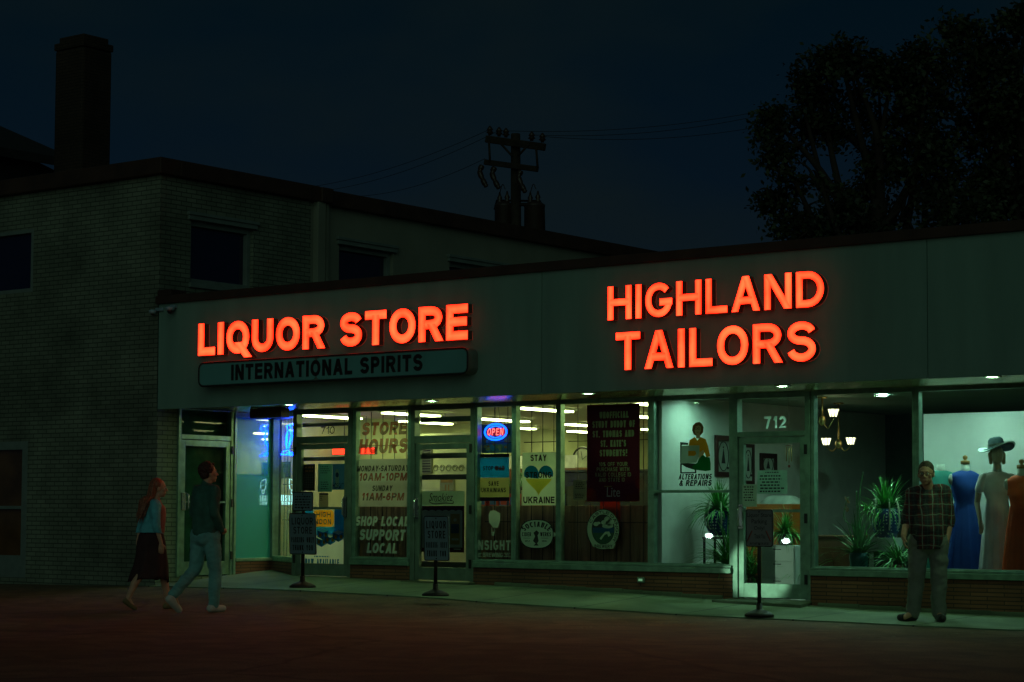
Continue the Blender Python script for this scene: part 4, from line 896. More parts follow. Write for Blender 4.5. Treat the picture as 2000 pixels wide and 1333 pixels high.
# window A: artwork, war poster
o = sheet('poster', 'dim blue and green food picture behind the OPEN sign', 'poster', (941, 829, 1000, 885), paper('teal_art', (.10, .22, .24), trans=.35), Y=RY+.16)
mb = MB(); rnd = random.Random(5)
for i in range(26): disc(mb, rnd.uniform(946, 995), rnd.uniform(852, 880), rnd.uniform(2, 6), rnd.uniform(2, 6), RY+.159-.0004*i, rnd.randrange(4), 10)
mb.build('picture', [paper('art_green', (.18, .34, .10), trans=.3), paper('art_orange', (.45, .22, .05), trans=.3), paper('art_cyan', (.08, .35, .42), trans=.3), paper('art_yellow', (.45, .42, .12), trans=.3)], o)
o = sheet('poster', 'blue and yellow poster reading STOP WAR SAVE UKRAINIANS', 'poster', (935, 933.5, 994.5, 971.5), paper('flag_pale_yellow', (.60, .64, .36), trans=.6))
mb = MB(); rect(mb, 935, 887, 994.5, 893.9, YG, 2); rect(mb, 935, 971.6, 994.5, 979, YG, 2); rect(mb, 935, 894, 994.5, 933.4, YG, 0); mb.build('poster_print', [paper('flag_blue', (.004, .19, .50), trans=.6), paper('flag_blue', (0, 0, 0)), paper('poster_black', (.02, .015, .015), trans=.1)], o)
mb = MB(); line(mb, 'STOP', 943, 910.5, 963.5, 919.5, YG-.0015, t=.2); line(mb, 'SAVE', 954, 940.5, 974, 949.5, YG-.0015, t=.2); line(mb, 'UKRAINIANS', 940, 953, 988, 962, YG-.0015, t=.18); mb.build('lettering', ink, o)
mb = MB(); line(mb, 'WAR', 967, 910.5, 985, 919.5, YG-.0015, t=.24); rect(mb, 966, 914, 986, 916.5, YG-.002, 0); mb.build('red_lettering', mat('poster_red', (.40, .05, .03), rough=.7), o)
o = sheet('poster', 'white poster with blue and yellow heart reading STAY STRONG UKRAINE', 'poster', (1020, 884, 1086.5, 987.5), paper('white_poster', (.80, .95, .82), trans=.6))
hp = []
for i in range(41):
    t_ = 2*math.pi*i/40; hx_ = 16*math.sin(t_)**3; hy_ = 13*math.cos(t_)-5*math.cos(2*t_)-2*math.cos(3*t_)-math.cos(4*t_); hp.append((1052+hx_*1.8, 932-hy_*2.05+2))
hp = [(x, min(969, y)) for x, y in hp]; cut = 935.5
mb = MB(); up_ = [p_ for p_ in hp if p_[1] <= cut]; L1 = [p_ for p_ in up_ if p_[0] >= 1052]; L2 = [p_ for p_ in up_ if p_[0] < 1052]
outline(mb, L1+[(1052, cut)], YG-.0008, 0); outline(mb, [(1052, cut)]+L2+[(1052, hp[0][1])], YG-.0008, 0)
lo_ = [p_ for p_ in hp if p_[1] > cut]; outline(mb, [(max(p_[0] for p_ in lo_)+1, cut)]+lo_+[(min(p_[0] for p_ in lo_)-1, cut)], YG-.0008, 1)
mb.build('heart', [paper('heart_blue', (.004, .20, .50), trans=.7), paper('heart_yellow', (.92, .76, .12), trans=.8)], o)
mb = MB(); line(mb, 'STAY', 1036, 888.5, 1067.5, 901, YG-.0015, t=.22); line(mb, 'STRONG', 1026, 922, 1077.5, 934, YG-.0015, t=.22); line(mb, 'UKRAINE', 1022, 970.5, 1083, 983.5, YG-.0015, t=.22); mb.build('lettering', ink, o)
# the maroon banner
o = sheet('student_banner', 'tall maroon banner for students hanging in the liquor window', 'banner', (1146.5, 790, 1249.5, 980), paper('maroon_print', (.16, .020, .030), trans=.35), Y=YG)
mb = MB(); Y_ = YG-.001
for s_, a_, b_, c_, d_ in (('UNOFFICIAL', 1171, 804, 1227.5, 817), ('STUDY BUDDY OF', 1157, 822, 1240, 835.5), ('ST. THOMAS AND', 1157.5, 841, 1238.5, 854), ("ST. KATE'S", 1173, 860, 1222.5, 873), ('STUDENTS!', 1171, 878.5, 1225, 891.5)): line(mb, s_, a_, b_, c_, d_, Y_, t=.26, gap=.1)
for s_, a_, b_, c_, d_ in (('10% OFF YOUR', 1170, 903, 1225.5, 911), ('PURCHASE WITH', 1165.5, 913, 1229, 921), ('VALID COLLEGE ID', 1162, 923.3, 1232.5, 931.5), ('AND STATE ID', 1170, 933.5, 1220.5, 941.5)): line(mb, s_, a_, b_, c_, d_, Y_, t=.17)
mb.build('lettering', cream_ink, o)
mb = MB(); line(mb, 'Lite', 1185, 952, 1211, 971, Y_, font=True, shear=.05); mb.build('logo_lettering', paper('pale_logo', (.62, .64, .58), trans=.2), o)
mb = MB(); rect(mb, 1180, 949.5, 1195, 951.5, Y_, 0); mb.build('logo_bar', paper('gold_logo', (.40, .28, .07), trans=.2), o)
# window C: notice, badge
o = sheet('notice', 'small pale typed notice left of the maroon banner', 'notice', (1120, 938, 1145, 977), paper('notice_paper', (.40, .44, .32), trans=.3), Y=RY+.09); mb = MB(); scrawl(mb, 1123, 942, 1142, 956, RY+.0895, 4, seed=2); scrawl(mb, 1123, 964, 1142, 974, RY+.0895, 3, seed=3); mb.build('writing', ink, o)
mb = MB(); line(mb, 'INSIGHT', 928.5, 1055.5, 997, 1075, YL, t=.2, gap=.16); line(mb, 'BREWING', 943, 1080, 982, 1088.5, YL, t=.19)
for a_, b_ in ((928.5, 941), (984, 997)):
    rect(mb, a_, 1080.5, b_, 1081.6, YL); rect(mb, a_, 1087, b_, 1088.1, YL); rect(mb, a_+2, 1083.7, b_-2, 1085, YL)
outline(mb, [(958, 998), (966, 997.3), (977, 1003), (976.5, 1018), (972, 1031), (963, 1031), (955, 1020), (954.5, 1006)], YL)
for a_, b_ in (((960, 1031), (961.5, 1039)), ((965.5, 1031.5), (965, 1039))): rect(mb, a_[0], a_[1], a_[0]+1, b_[1], YL)
outline(mb, [(959.5, 1039), (966.5, 1039), (965, 1047), (960.5, 1047)], YL)
mb.build('window_decal', paper('pale_decal', (.42, .50, .40), trans=.3), label='pale INSIGHT BREWING decal with barrel balloon, under the war poster', cat='decal')
o_b = []
mb = MB(); disc(mb, 1021.5, 1043.5, 6, 4.6, YL+.0008, 1, 14); disc(mb, 1080, 1044.5, 6, 4.6, YL+.0008, 1, 14)
def badge(k, Y, m): outline(mb, [(1048+k*31.5*math.copysign(abs(math.cos(R(a_)))**.75, math.cos(R(a_))), 1043.5-k*27*math.copysign(abs(math.sin(R(a_)))**.85, math.sin(R(a_)))) for a_ in range(0, 360, 8)], Y, m)
badge(1.06, YL+.0004, 0); badge(1.0, YL, 1)
bend(mb, 'SOCIABLE', 1048, 1052, 29, 22.5, 142, 38, 10.5, YL-.0006, 0, t=.19); line(mb, 'CIDER', 1019.5, 1040, 1037.5, 1048, YL-.0006, t=.2); line(mb, 'WERKS', 1055, 1040, 1076, 1048, YL-.0006, t=.2)
line(mb, 'MPLS', 1025.5, 1055.5, 1035, 1058.7, YL-.0006, t=.2); line(mb, 'MINN', 1058.5, 1055.5, 1067.5, 1058.7, YL-.0006, t=.2); rect(mb, 1022, 1051, 1036, 1051.8, YL-.0006, 0); rect(mb, 1056.5, 1051, 1071, 1051.8, YL-.0006, 0)
outline(mb, [(1042, 1041), (1048, 1036), (1053, 1041), (1050, 1046), (1052, 1057), (1049, 1062), (1052, 1066), (1042, 1066), (1046, 1062), (1041, 1057), (1045, 1048)], YL-.0006, 0)
mb.build('window_decal', [ink, paper('badge_white', (.44, .56, .44), trans=.25)], label='oval white SOCIABLE CIDER WERKS badge on the glass', cat='decal')
mb = MB(); Bc = (1178, 1034.5)
disc(mb, *Bc, 32.5, 40, YL+.0006, 0, 40); disc(mb, *Bc, 31, 38.5, YL+.0003, 1, 40); disc(mb, *Bc, 22.5, 29.5, YL, 0, 40)
disc(mb, *Bc, 21.5, 28.5, YL-.0003, 2, 30, 180, 360)
outline(mb, [(1157, 1031), (1199, 1031), (1199, 1041), (1158, 1041)], YL-.0006, 3)
for x, y, rx_, ry_ in ((1186, 1015, 6, 6), (1181, 1021, 7, 5), (1191, 1021, 8, 6), (1187, 1028, 11, 4.5), (1164, 1024, 5, 4), (1169, 1022, 4, 2.5)): disc(mb, x, y, rx_, ry_, YL-.0009-.0001*x/1000, 1, 14)
outline(mb, [(1171, 1052), (1182, 1039), (1190, 1038.5), (1193, 1046), (1188, 1049), (1186, 1043), (1181, 1045), (1174, 1055)], YL-.0012, 1)
outline(mb, [(1151, 1054), (1158, 1051), (1165, 1062), (1172, 1064), (1202, 1062), (1198, 1072), (1170, 1072), (1158, 1068)], YL-.0010, 1)
bend(mb, 'CASTLE DANGER', *Bc, 24.2, 31.2, 158, -42, 5.6, YL-.0016, 0, t=.2); line(mb, 'BREWERY', 1161, 1064.2, 1196, 1070.5, YL-.0016, t=.2)
mb.build('window_decal', [ink, paper('brewery_pale', (.36, .46, .34), trans=.25), paper('brewery_green', (.04, .09, .06), trans=.2), paper('brewery_blue', (.02, .07, .14), trans=.2)], label='round CASTLE DANGER BREWERY badge under the maroon banner', cat='decal')
# added orange sheet before the boards, coloured as an orange reflection in the glass
a, b = onY(1172, 1100, 2.25), onY(1210, 975, 2.25)
o = sheet('orange_reflection', 'narrow orange sheet standing in for a reflection behind the brewery badge', 'banner', (1172, 974, 1211, 1050), paper('orange_reflection_tint', (.62, .13, .02), trans=.4), Y=RY+.175)
# door 710 sheets
o = sheet('poster', 'black calendar poster with orange heading on the left shop door', 'poster', (591.5, 907, 615, 959), ink); mb = MB(); scrawl(mb, 596, 910, 612, 924, YG-.0008, 2, seed=31); mb.build('writing', mat('orange_ink', (.42, .14, .03), rough=.7), o)
mb = MB()
for i in range(5): rect(mb, 594+3.9*i, 927, 594.6+3.9*i, 953, YG-.0008)
for i in range(6): rect(mb, 594, 928+4.8*i, 612, 928.5+4.8*i, YG-.0009)
mb.build('grid_print', mat('grey_print', (.16, .17, .15), rough=.7), o)
o = sheet('notice', 'teal paper notice with scalloped corners, middle of the left shop door', 'notice', (621, 906.5, 648.5, 961), paper('teal_paper', (.20, .42, .36), trans=.5)); mb = MB()
scrawl(mb, 625, 910, 645, 926, YG-.0008, 4, seed=8); scrawl(mb, 626, 940, 644, 957, YG-.0008, 4, seed=18); mb.build('writing', mat('dark_teal_ink', (.02, .06, .06), rough=.7), o)
o = sheet('poster', 'blue bottle poster at the right of the left shop door', 'poster', (649, 906.5, 674, 957), paper('bottle_poster_blue', (.10, .24, .36), trans=.5)); mb = MB()
outline(mb, [(655, 952), (655, 922), (656.5, 917), (660.5, 917), (662, 922), (662, 952)], YG-.0008, 0); disc(mb, 658.5, 928, 3.2, 5, YG-.0014, 1, 12); rnd = random.Random(9)
for i in range(26): disc(mb, rnd.uniform(651, 672), rnd.uniform(944, 955), 1.1, 1.1, YG-.0008-.0001*i, 1, 6)
mb.build('poster_print', [paper('bottle_pale', (.22, .30, .24), trans=.3), paper('bottle_dark', (.02, .05, .09), trans=.2)], o)
o = sheet('notice', 'small cream card above the orange and blue poster', 'notice', (623, 963, 641.5, 994.5), paper('cream_card', (.56, .54, .34), trans=.4)); mb = MB(); rect(mb, 624, 964, 641, 967, YG-.0008); scrawl(mb, 625, 968, 631, 979, YG-.0008, 3, seed=4); mb.build('writing', ink, o)
o = sheet('poster', 'blue HIGH NOON NOW AVAILABLE poster with orange badge on the left door', 'poster', (653, 995.5, 672, 1050), paper('sky_blue_print', (.012, .32, .62), trans=.55)); mb = MB(); q = YG-.0006
rect(mb, 593, 995.5, 611.5, 1046, YG, 4); rect(mb, 611.7, 1029.6, 652.8, 1046, YG, 4)
outline(mb, [(593, 1046.2), (652.8, 1046.2), (653, 1050.2), (672, 1050.2), (672, 1110), (593, 1110)], YG, 0)
x0, x1, z0, z1 = flat(612, 996.5, 652, 1029, q); mb.add([Vector((v.x, q-.0003, v.z)) for v in rrect(x0, x1, z0, z1, .07, q)], [tuple(range(28))], 1)
line(mb, 'HIGH', 618, 1000.5, 646, 1010.5, q-.0008, t=.19, gap=.25, m=2); line(mb, 'NOON', 615, 1014, 646.5, 1024.5, q-.0008, t=.19, gap=.25, m=2)
for i, (x, y) in enumerate(((617, 1050), (634, 1046), (650, 1040), (620, 1036))):
    f_ = q-.001-.0012*i; outline(mb, [(x, y), (x+11, y+5), (x+11, y+19), (x, y+13)], f_, 2); outline(mb, [(x+11, y+5), (x+21, y), (x+21, y+13), (x+11, y+19)], f_, 3); outline(mb, [(x, y), (x+10, y-4), (x+21, y), (x+11, y+5)], f_, 0)
    disc(mb, x+16, y+9, 2.8, 4, f_-.0004, 1, 12); disc(mb, x+5.5, y+9, 2.4, 4, f_-.0004, 1, 12)
line(mb, 'NOW AVAILABLE', 596, 1092, 662, 1105.5, q-.0008, t=.2, gap=.12, m=3); scrawl(mb, 612, 1085, 645, 1090, q-.0008, 1, m=3, seed=41)
mb.build('poster_print', [paper('poster_print_white', (.75, .92, .80), trans=.55), paper('poster_orange', (.90, .42, .02), trans=.6), paper('poster_navy', (.015, .17, .38), trans=.3), paper('poster_mid_blue', (.02, .26, .55), trans=.3), MATS['sky_blue_print']], o)
o = sheet('notice', 'pale paper notice on the corner window below the blue neon', 'notice', (549, 902, 568, 935), paper('dim_paper', (.30, .40, .36), trans=.3), Y=2.47)
mb = MB(); scrawl(mb, 552, 907, 565, 914, 2.469, 2, seed=6); mb.build('writing', ink, o)
# tailor window and door
mb = MB(); q = YL
line(mb, 'ALTERATIONS', 1325, 926, 1391, 937, q, t=.21, shear=.2, gap=.12); line(mb, '& REPAIRS', 1326, 938, 1391, 949.5, q, t=.23, shear=.2, gap=.12)
outline(mb, [(1328.5, 864), (1344, 865.5), (1344, 869.5), (1331.5, 869.5), (1331.5, 925), (1328.5, 925)], q, 0); rect(mb, 1331.5, 922.5, 1360, 925, q); rect(mb, 1357, 914, 1360, 922.5, q); outline(mb, [(1327, 897), (1329, 906), (1340, 913), (1356, 918), (1360, 918), (1359, 906), (1329, 904)], q+.0003, 0)
outline(mb, [(1366, 824.5), (1359, 826), (1353, 832), (1352, 841), (1355, 849), (1361, 852), (1368, 851), (1373, 845), (1374, 835), (1371, 828)], q, 1)
outline(mb, [(1358, 834), (1364, 831), (1369, 834), (1369, 842), (1366, 848), (1362, 850), (1358, 847), (1356.5, 841)], q-.0004, 2); outline(mb, [(1360, 848), (1367, 848), (1368, 857), (1359, 857)], q-.0006, 2)
for x in (1359.5, 1365): mb.tube([onY(x+2.4*math.cos(R(i*45)), 837.5-2*math.sin(R(i*45)), q-.001) for i in range(8)], .003, n=4, closed=True)
rect(mb, 1360.5, 844, 1364.5, 845, q-.0009, 6)
outline(mb, [(1347, 860), (1357, 854), (1362, 861), (1368, 854), (1378, 858), (1383, 872), (1387, 891), (1380, 894), (1376, 884), (1372, 893), (1362, 893), (1345, 872)], q-.0003, 3)
outline(mb, [(1331, 870.5), (1366, 870.5), (1366, 892), (1360, 904), (1329, 906)], q-.0007, 4); outline(mb, [(1344, 881), (1358, 881), (1360, 887), (1356, 891), (1344, 891)], q-.0011, 3)
outline(mb, [(1366, 893), (1374, 889), (1378, 893), (1386, 894), (1388, 905), (1388, 919), (1378, 920.5), (1354, 917.5), (1352, 911), (1362, 904)], q-.0005, 5); outline(mb, [(1365, 885), (1374, 879), (1375, 884), (1366, 896)], q-.0013, 2)
mb.build('window_decal', [ink, mat('print_hair', (.20, .09, .02), rough=.7), paper('print_skin', (.50, .36, .20), trans=.1), paper('print_orange', (.55, .22, .015), trans=.1), paper('print_machine', (.30, .38, .31), trans=.1), paper('print_green', (.006, .13, .03), trans=.1), ink_red],
         label='printed woman at a sewing machine over ALTERATIONS & REPAIRS lettering', cat='decal')
o = sheet('notice', 'large white typed price notice inside the tailor door', 'notice', (1479, 919, 1537.5, 965), paper('white_notice', (.66, .84, .70), trans=.4)); mb = MB(); scrawl(mb, 1494, 921, 1526, 925, YG-.0008, 1, seed=51); scrawl(mb, 1483, 927, 1533, 963, YG-.0008, 6, seed=13); mb.build('writing', ink, o)
o = sheet('notice', 'handwritten white note taped low at the left of the tailor door', 'notice', (1450, 947, 1478, 990), paper('white_note', (.46, .58, .48), trans=.3), Y=RY-.034); mb = MB(); scrawl(mb, 1452, 949, 1476, 980, RY-.0350, 6, seed=21); mb.build('writing', ink, o)

# ================================================================== pedestal parking signs
def ped_sign(label, base, zg, panels, post_top, bs_=.17, face=None, tilt=0):
    p_ = onZ(*base, zg); K = thing('parking_sign', label, 'sign', (p_.x, p_.y, zg), None)
    mb = MB(); mb.lathe([(bs_, 0), (bs_, .02), (bs_*.8, .045), (.055, .075), (.035, .085), (.035, .15)], (p_.x, p_.y, zg), 28); mb.build('base', dark_iron, K)
    mb = MB(); mb.tube([(p_.x, p_.y, zg+.08), (p_.x, p_.y, onY(base[0], post_top, p_.y).z)], .023, n=12); mb.build('post', dark_iron, K)
    for k_, (bx0, by0, bx1, by1, rows, sk) in enumerate(panels):
        yf = p_.y-.035-.004*k_; x0, x1, z0, z1 = flat(bx0, by0, bx1, by1, yf); tl = math.tan(R(sk))
        sh = lambda v: Vector((v.x+(v.z-(z0+z1)/2)*tl, v.y, v.z))
        mb = MB(); mb.slab([sh(v) for v in rrect(x0, x1, z0, z1, .03, yf)], (0, .012, 0)); pa = mb.build('panel', face, K)
        mb = MB(); mb.tube([sh(v)+Vector((0, -.001, 0)) for v in rrect(x0+.006, x1-.006, z0+.006, z1-.006, .026, yf)], .006, n=5, closed=True); mb.build('panel_rim', dark_iron, pa)
        mb = MB(); W_, H_ = x1-x0, z1-z0
        for s_, u0, v0, u1, v1, t_ in rows:
            P = lambda a_, b_, d_: sh(Vector((x0+u0*W_+a_, yf-.0015-d_, z0+v0*H_+b_)))
            if s_ == '~':
                for i in range(5):
                    u = u0
                    while u < u1: w = random.uniform(.05, .16); mb.add([P(W_*(u-u0), H_*(v1-v0)*(i/5), 0), P(W_*(min(u1, u+w)-u0), H_*(v1-v0)*(i/5), 0), P(W_*(min(u1, u+w)-u0), H_*(v1-v0)*(i/5+.1), 0), P(W_*(u-u0), H_*(v1-v0)*(i/5+.1), 0)], [(0, 1, 2, 3)]); u += w+.04
            elif t_ == 0: font_text(mb, s_, (u1-u0)*W_, (v1-v0)*H_, P)
            else: text(mb, s_, (u1-u0)*W_, (v1-v0)*H_, P, t=t_, gap=.18)
        mb.build('lettering', ink, pa)
        mb = MB(); 
        for z in (z0+.03, z1-.03): mb.ball(((x0+x1)/2+(z-(z0+z1)/2)*tl, yf-.004, z), .010, .006, .010, 8, 6)
        mb.build('bolt', dark_iron, pa)
    return K, p_
pan_blue = mat('dull_blue_sign_paint', (.16, .27, .29), rough=.42, var=.18, scale=5, coat=.3)
rows_ls = [('LIQUOR', .10, .72, .90, .89, .16), ('STORE', .16, .50, .86, .67, .16), ('PARKING ONLY', .08, .29, .92, .42, .17), ('THANK YOU', .12, .10, .88, .23, .17)]
ped_sign('pedestal sign with small panel above a tall LIQUOR STORE PARKING panel', (591, 1148), ground_z(2.0, 1.25)+.018,
         [(571.5, 961, 611, 998.5, [('~', .12, .15, .88, .85, 1)], 0), (565, 1002.5, 617, 1083.5, rows_ls, -2.2)], 965, face=pan_blue)
ped_sign('single panel LIQUOR STORE PARKING sign before the middle door', (850.5, 1164), ground_z(4.85, .75)+.018, [(828, 1008, 876.5, 1096, rows_ls, -1.5)], 1012, face=pan_blue)
K, p_ = ped_sign('Liquor Store Parking Only sign with two red cigars before the tailor door', (1483, 1204), ground_z(10.6, .4)+.018,
         [(1456.5, 995, 1509.5, 1068.5, [('Liquor Store', .05, .76, .95, .90, 0), ('Parking', .22, .58, .78, .74, 0), ('Only!', .31, .42, .69, .55, 0), ('Thank You', .32, .22, .72, .34, 0), ('~', .15, .06, .85, .12, 1)], 0)], 1000, face=mat('grey_sign_paint', (.22, .24, .23), rough=.42, var=.12, coat=.3))
pa = [c_ for c_ in K.children if c_.name.startswith('panel')][0]; yf = p_.y-.037
for a_, b_ in (((1469.5, 1037), (1460, 1058)), ((1496.5, 1037), (1506, 1058))):
    mb = MB(); mb.beam(onY(*a_, yf), onY(*b_, yf), .004, .028, 0, up=Vector((0, 1, 0))); mb.build('cigar_print', mat('cigar_red', (.42, .09, .07), rough=.6), pa)
    mb = MB(); mb.beam(onY(*a_, yf+.0022), onY(*b_, yf+.0022), .004, .036, 0, up=Vector((0, 1, 0))); mb.build('cigar_outline', ink, pa)

# ================================================================== inside the tailor shop
wood = mat('brown_wood', (.13, .055, .022), rough=.45, var=.4, scale=3); brass = mat('old_brass', (.34, .24, .08), rough=.35, metal=.8)
lant = emit('lantern_glass', (1.0, 1.0, .58), 3.2, var=.4, scale=20)
leafm = mat('spider_plant_leaf', (.07, .33, .06), rough=.4, var=.5, scale=7); leaf2 = mat('aloe_leaf', (.08, .28, .09), rough=.4, var=.45, scale=6)
FZ = .165
def blades(mb, c, n, L0, L1, w, up=.9, droop=1.0, spread=1.0, seed=0, m=0):
    rnd = random.Random(seed); c = Vector(c)
    for i in range(n):
        a = rnd.uniform(0, 2*math.pi); L = rnd.uniform(L0, L1); el_ = rnd.uniform(.15, 1.0)*up*math.pi/2
        d = Vector((math.cos(a)*math.cos(el_)*spread, math.sin(a)*math.cos(el_)*spread, math.sin(el_))).normalized(); side = d.cross(UP)
        if side.length < 1e-3: side = Vector((1, 0, 0))
        side.normalize(); p_ = c+Vector((rnd.uniform(-.04, .04), rnd.uniform(-.04, .04), 0)); vs = []; K_ = 7; ww = w*rnd.uniform(.7, 1.2)
        for k_ in range(K_):
            f_ = k_/(K_-1); q = ww*(1-f_**1.6)*.5+.0008; lift = side.cross(d)*q*.35
            vs += [p_+side*q+lift, p_-lift*.2, p_-side*q+lift]
            d = (d+Vector((0, 0, -droop*.30*(.4+f_)*rnd.uniform(.7, 1.3)))).normalized(); p_ = p_+d*L/(K_-1)
        mb.add(vs, [(3*k_+j, 3*k_+j+1, 3*k_+j+4, 3*k_+j+3) for k_ in range(K_-1) for j in (0, 1)], m, True)
def dotted_blue():
    m, t, p = node_mat('blue_dotted_glaze'); p.inputs['Roughness'].default_value = .25
    tcn = t.nodes.new('ShaderNodeTexCoord'); v = t.nodes.new('ShaderNodeTexVoronoi'); v.inputs['Scale'].default_value = 24; v.inputs['Randomness'].default_value = .25
    t.links.new(tcn.outputs['Object'], v.inputs['Vector']); r = t.nodes.new('ShaderNodeValToRGB'); t.links.new(v.outputs['Distance'], r.inputs[0])
    r.color_ramp.elements[0].position = .22; r.color_ramp.elements[0].color = (.45, .55, .60, 1); r.color_ramp.elements[1].position = .30; r.color_ramp.elements[1].color = (.012, .05, .16, 1)
    t.links.new(r.outputs[0], p.inputs['Base Color']); return m
blued = dotted_blue(); rope = mat('cotton_rope', (.5, .52, .42), rough=.9); teal_gl = mat('teal_glaze', (.02, .12, .11), rough=.25)
def potted(name, label, px_, Y, r, h, zb, pm, leaves, stand=None, ropes=False, group=None):
    p_ = onY(px_[0], px_[1], Y); K = thing(name, label, 'plant', (p_.x, Y, zb), group)
    mb = MB(); mb.lathe([(r*.72, 0), (r*.92, h*.25), (r, h*.7), (r*.97, h), (r*.86, h), (r*.84, h*.9)], (p_.x, Y, zb), 28); mb.build('pot', pm, K)
    mb = MB()
    for i, kw in enumerate(leaves): kw = dict(kw); o_ = kw.pop('at', (0, 0)); blades(mb, (p_.x+o_[0], Y+o_[1], zb+h*.92), seed=i+int(px_[0]), **kw)
    mb.build('foliage', leafm if name != 'aloe_plant' else leaf2, K)
    if ropes:
        mb = MB()
        for a in (200, 250, 310, 350):
            c_, s_ = math.cos(R(a)), math.sin(R(a)); mb.tube(crv([(p_.x+.3*r*c_, Y+.3*r*s_, zb-.02), (p_.x+1.03*r*c_, Y+1.03*r*s_, zb+h*.4), (p_.x+1.03*r*c_, Y+1.03*r*s_, zb+h), (p_.x+.8*r*c_, Y+.8*r*s_, zb+h+.12)], 5), .011, n=5)
        mb.build('rope_net', rope, K)
    return K
Yp = RY+.75
z1_ = onY(1405, 1046, Yp).z
potted('potted_plant', 'spiky plant in blue dotted pot with rope net, in the alterations window', (1405, 1010), Yp, .175, .32, z1_, blued, [dict(n=150, L0=.2, L1=.5, w=.030, up=1.0, droop=.7), dict(n=110, L0=.3, L1=.66, w=.026, up=.5, droop=1.3)], ropes=True, group=None)
mb = MB(); c_ = onY(1405, 1010, Yp); mb.box(c_.x-.17, c_.x+.17, Yp-.15, Yp+.15, z1_-.045, z1_-.022)
for i in (-1, 1):
    for j in (-1, 1): mb.box(c_.x+i*.15-.012, c_.x+i*.15+.012, Yp+j*.13-.012, Yp+j*.13+.012, FZ, z1_-.046)
mb.build('plant_stand', dark_iron, label='dark thin-legged stand under the blue dotted pot, alterations window', cat='plant stand')
Yq = RY+.55
potted('spider_plant', 'low dark pot of long drooping leaves beside the tailor door post', (1425, 1090), Yq, .13, .22, FZ+.18, black, [dict(n=170, L0=.35, L1=.8, w=.028, up=.95, droop=.85)])
mb = MB(); c_ = onY(1425, 1090, Yq); mb.lathe([(.11, 0), (.11, .015), (.03, .03), (.03, .15), (.10, .165), (.10, .178)], (c_.x, Yq, FZ), 16); mb.build('plant_stand', dark_iron, label='small round iron stool carrying the low drooping plant', cat='plant stand')
# drawer cabinet behind the door
a, b = onY(1487, 1150, RY+.40), onY(1553, 1066, RY+.40)
Kc = thing('drawer_cabinet', 'white three-drawer cabinet standing behind the glass tailor door', 'cabinet', ((a.x+b.x)/2, RY+.6, FZ))
wm = mat('white_laminate', (.50, .56, .50), rough=.4, var=.05)
mb = MB(); mb.box(a.x, b.x, RY+.40, RY+.80, FZ, b.z); mb.build('carcass', wm, Kc, bevel=.006)
dz = [FZ+.03, FZ+.03+(b.z-FZ)*.34, FZ+.03+(b.z-FZ)*.66, b.z-.01]
for i in range(3):
    mb = MB(); mb.box(a.x+.012, b.x-.012, RY+.382, RY+.398, dz[i], dz[i+1]-.012); d_ = mb.build('drawer', wm, Kc, bevel=.004)
    mb = MB(); zc = dz[i+1]-.04; mb.tube([((a.x+b.x)/2-.05, RY+.381, zc), ((a.x+b.x)/2-.05, RY+.365, zc), ((a.x+b.x)/2+.05, RY+.365, zc), ((a.x+b.x)/2+.05, RY+.381, zc)], .005, n=6); mb.build('drawer_handle', dark_iron, d_)
potted('potted_plant', 'bushy grassy plant on the white drawer cabinet', (1535, 1060), RY+.6, .11, .14, b.z+.002, black, [dict(n=130, L0=.2, L1=.44, w=.015, up=1.0, droop=1.0), dict(n=60, L0=.3, L1=.55, w=.014, up=.4, droop=1.6)])
potted('potted_plant', 'dark grassy plant on the floor right of the white cabinet', (1568, 1090), RY+.75, .12, .2, FZ, teal_gl, [dict(n=130, L0=.3, L1=.65, w=.022, up=.95, droop=.9)])
potted('spider_plant', 'leafy pot standing on the floor at the left edge of the door glass', (1464, 1100), RY+.75, .12, .25, FZ, wood, [dict(n=120, L0=.3, L1=.7, w=.024, up=.95, droop=1.0)])
# orange sideboard with cloth
Yo = 3.9; a, b = onY(1440, 1040, Yo), onY(1546, 985, Yo); om = mat('orange_wood', (.42, .13, .02), rough=.45, var=.25, scale=3)
K = thing('sideboard', 'orange wooden sideboard deep inside the tailor shop', 'sideboard', ((a.x+b.x)/2, Yo+.2, FZ))
mb = MB(); mb.box(a.x, b.x, Yo, Yo+.42, FZ+.1, b.z); mb.build('carcass', om, K, bevel=.008)
for i in range(3): mb = MB(); mb.box(lerp(a.x, b.x, i/3)+.015, lerp(a.x, b.x, (i+1)/3)-.015, Yo-.016, Yo-.002, FZ+.14, b.z-.06); mb.build('cabinet_door', om, K, bevel=.005)
for x in (a.x+.04, b.x-.04):
    for y in (Yo+.05, Yo+.37): mb = MB(); mb.box(x-.02, x+.02, y-.02, y+.02, FZ, FZ+.099); mb.build('leg', wood, K)
c0_, c1_ = onY(1480, 985, Yo), onY(1544, 963, Yo); mb = MB(); N = 10
vs = []; rnd = random.Random(4)
for j in range(6):
    for i in range(N+1):
        f_ = i/N; g_ = j/5; hgt = (.11+.02*noise.noise(Vector((f_*4, g_*3, 1))))*(min(1, 5*f_, 5*(1-f_), 5*g_, 5*(1-g_)))**.5; vs.append((lerp(c0_.x, c1_.x, f_), Yo+.02+.38*g_, c0_.z+.004+hgt))
mb.add(vs, [(j*(N+1)+i, j*(N+1)+i+1, (j+1)*(N+1)+i+1, (j+1)*(N+1)+i) for j in range(5) for i in range(N)], 0, True)
mb.build('folded_cloth', mat('pale_cloth', (.50, .58, .50), rough=.9, bump=.3), label='pale folded cloth lying on the orange sideboard', cat='cloth')
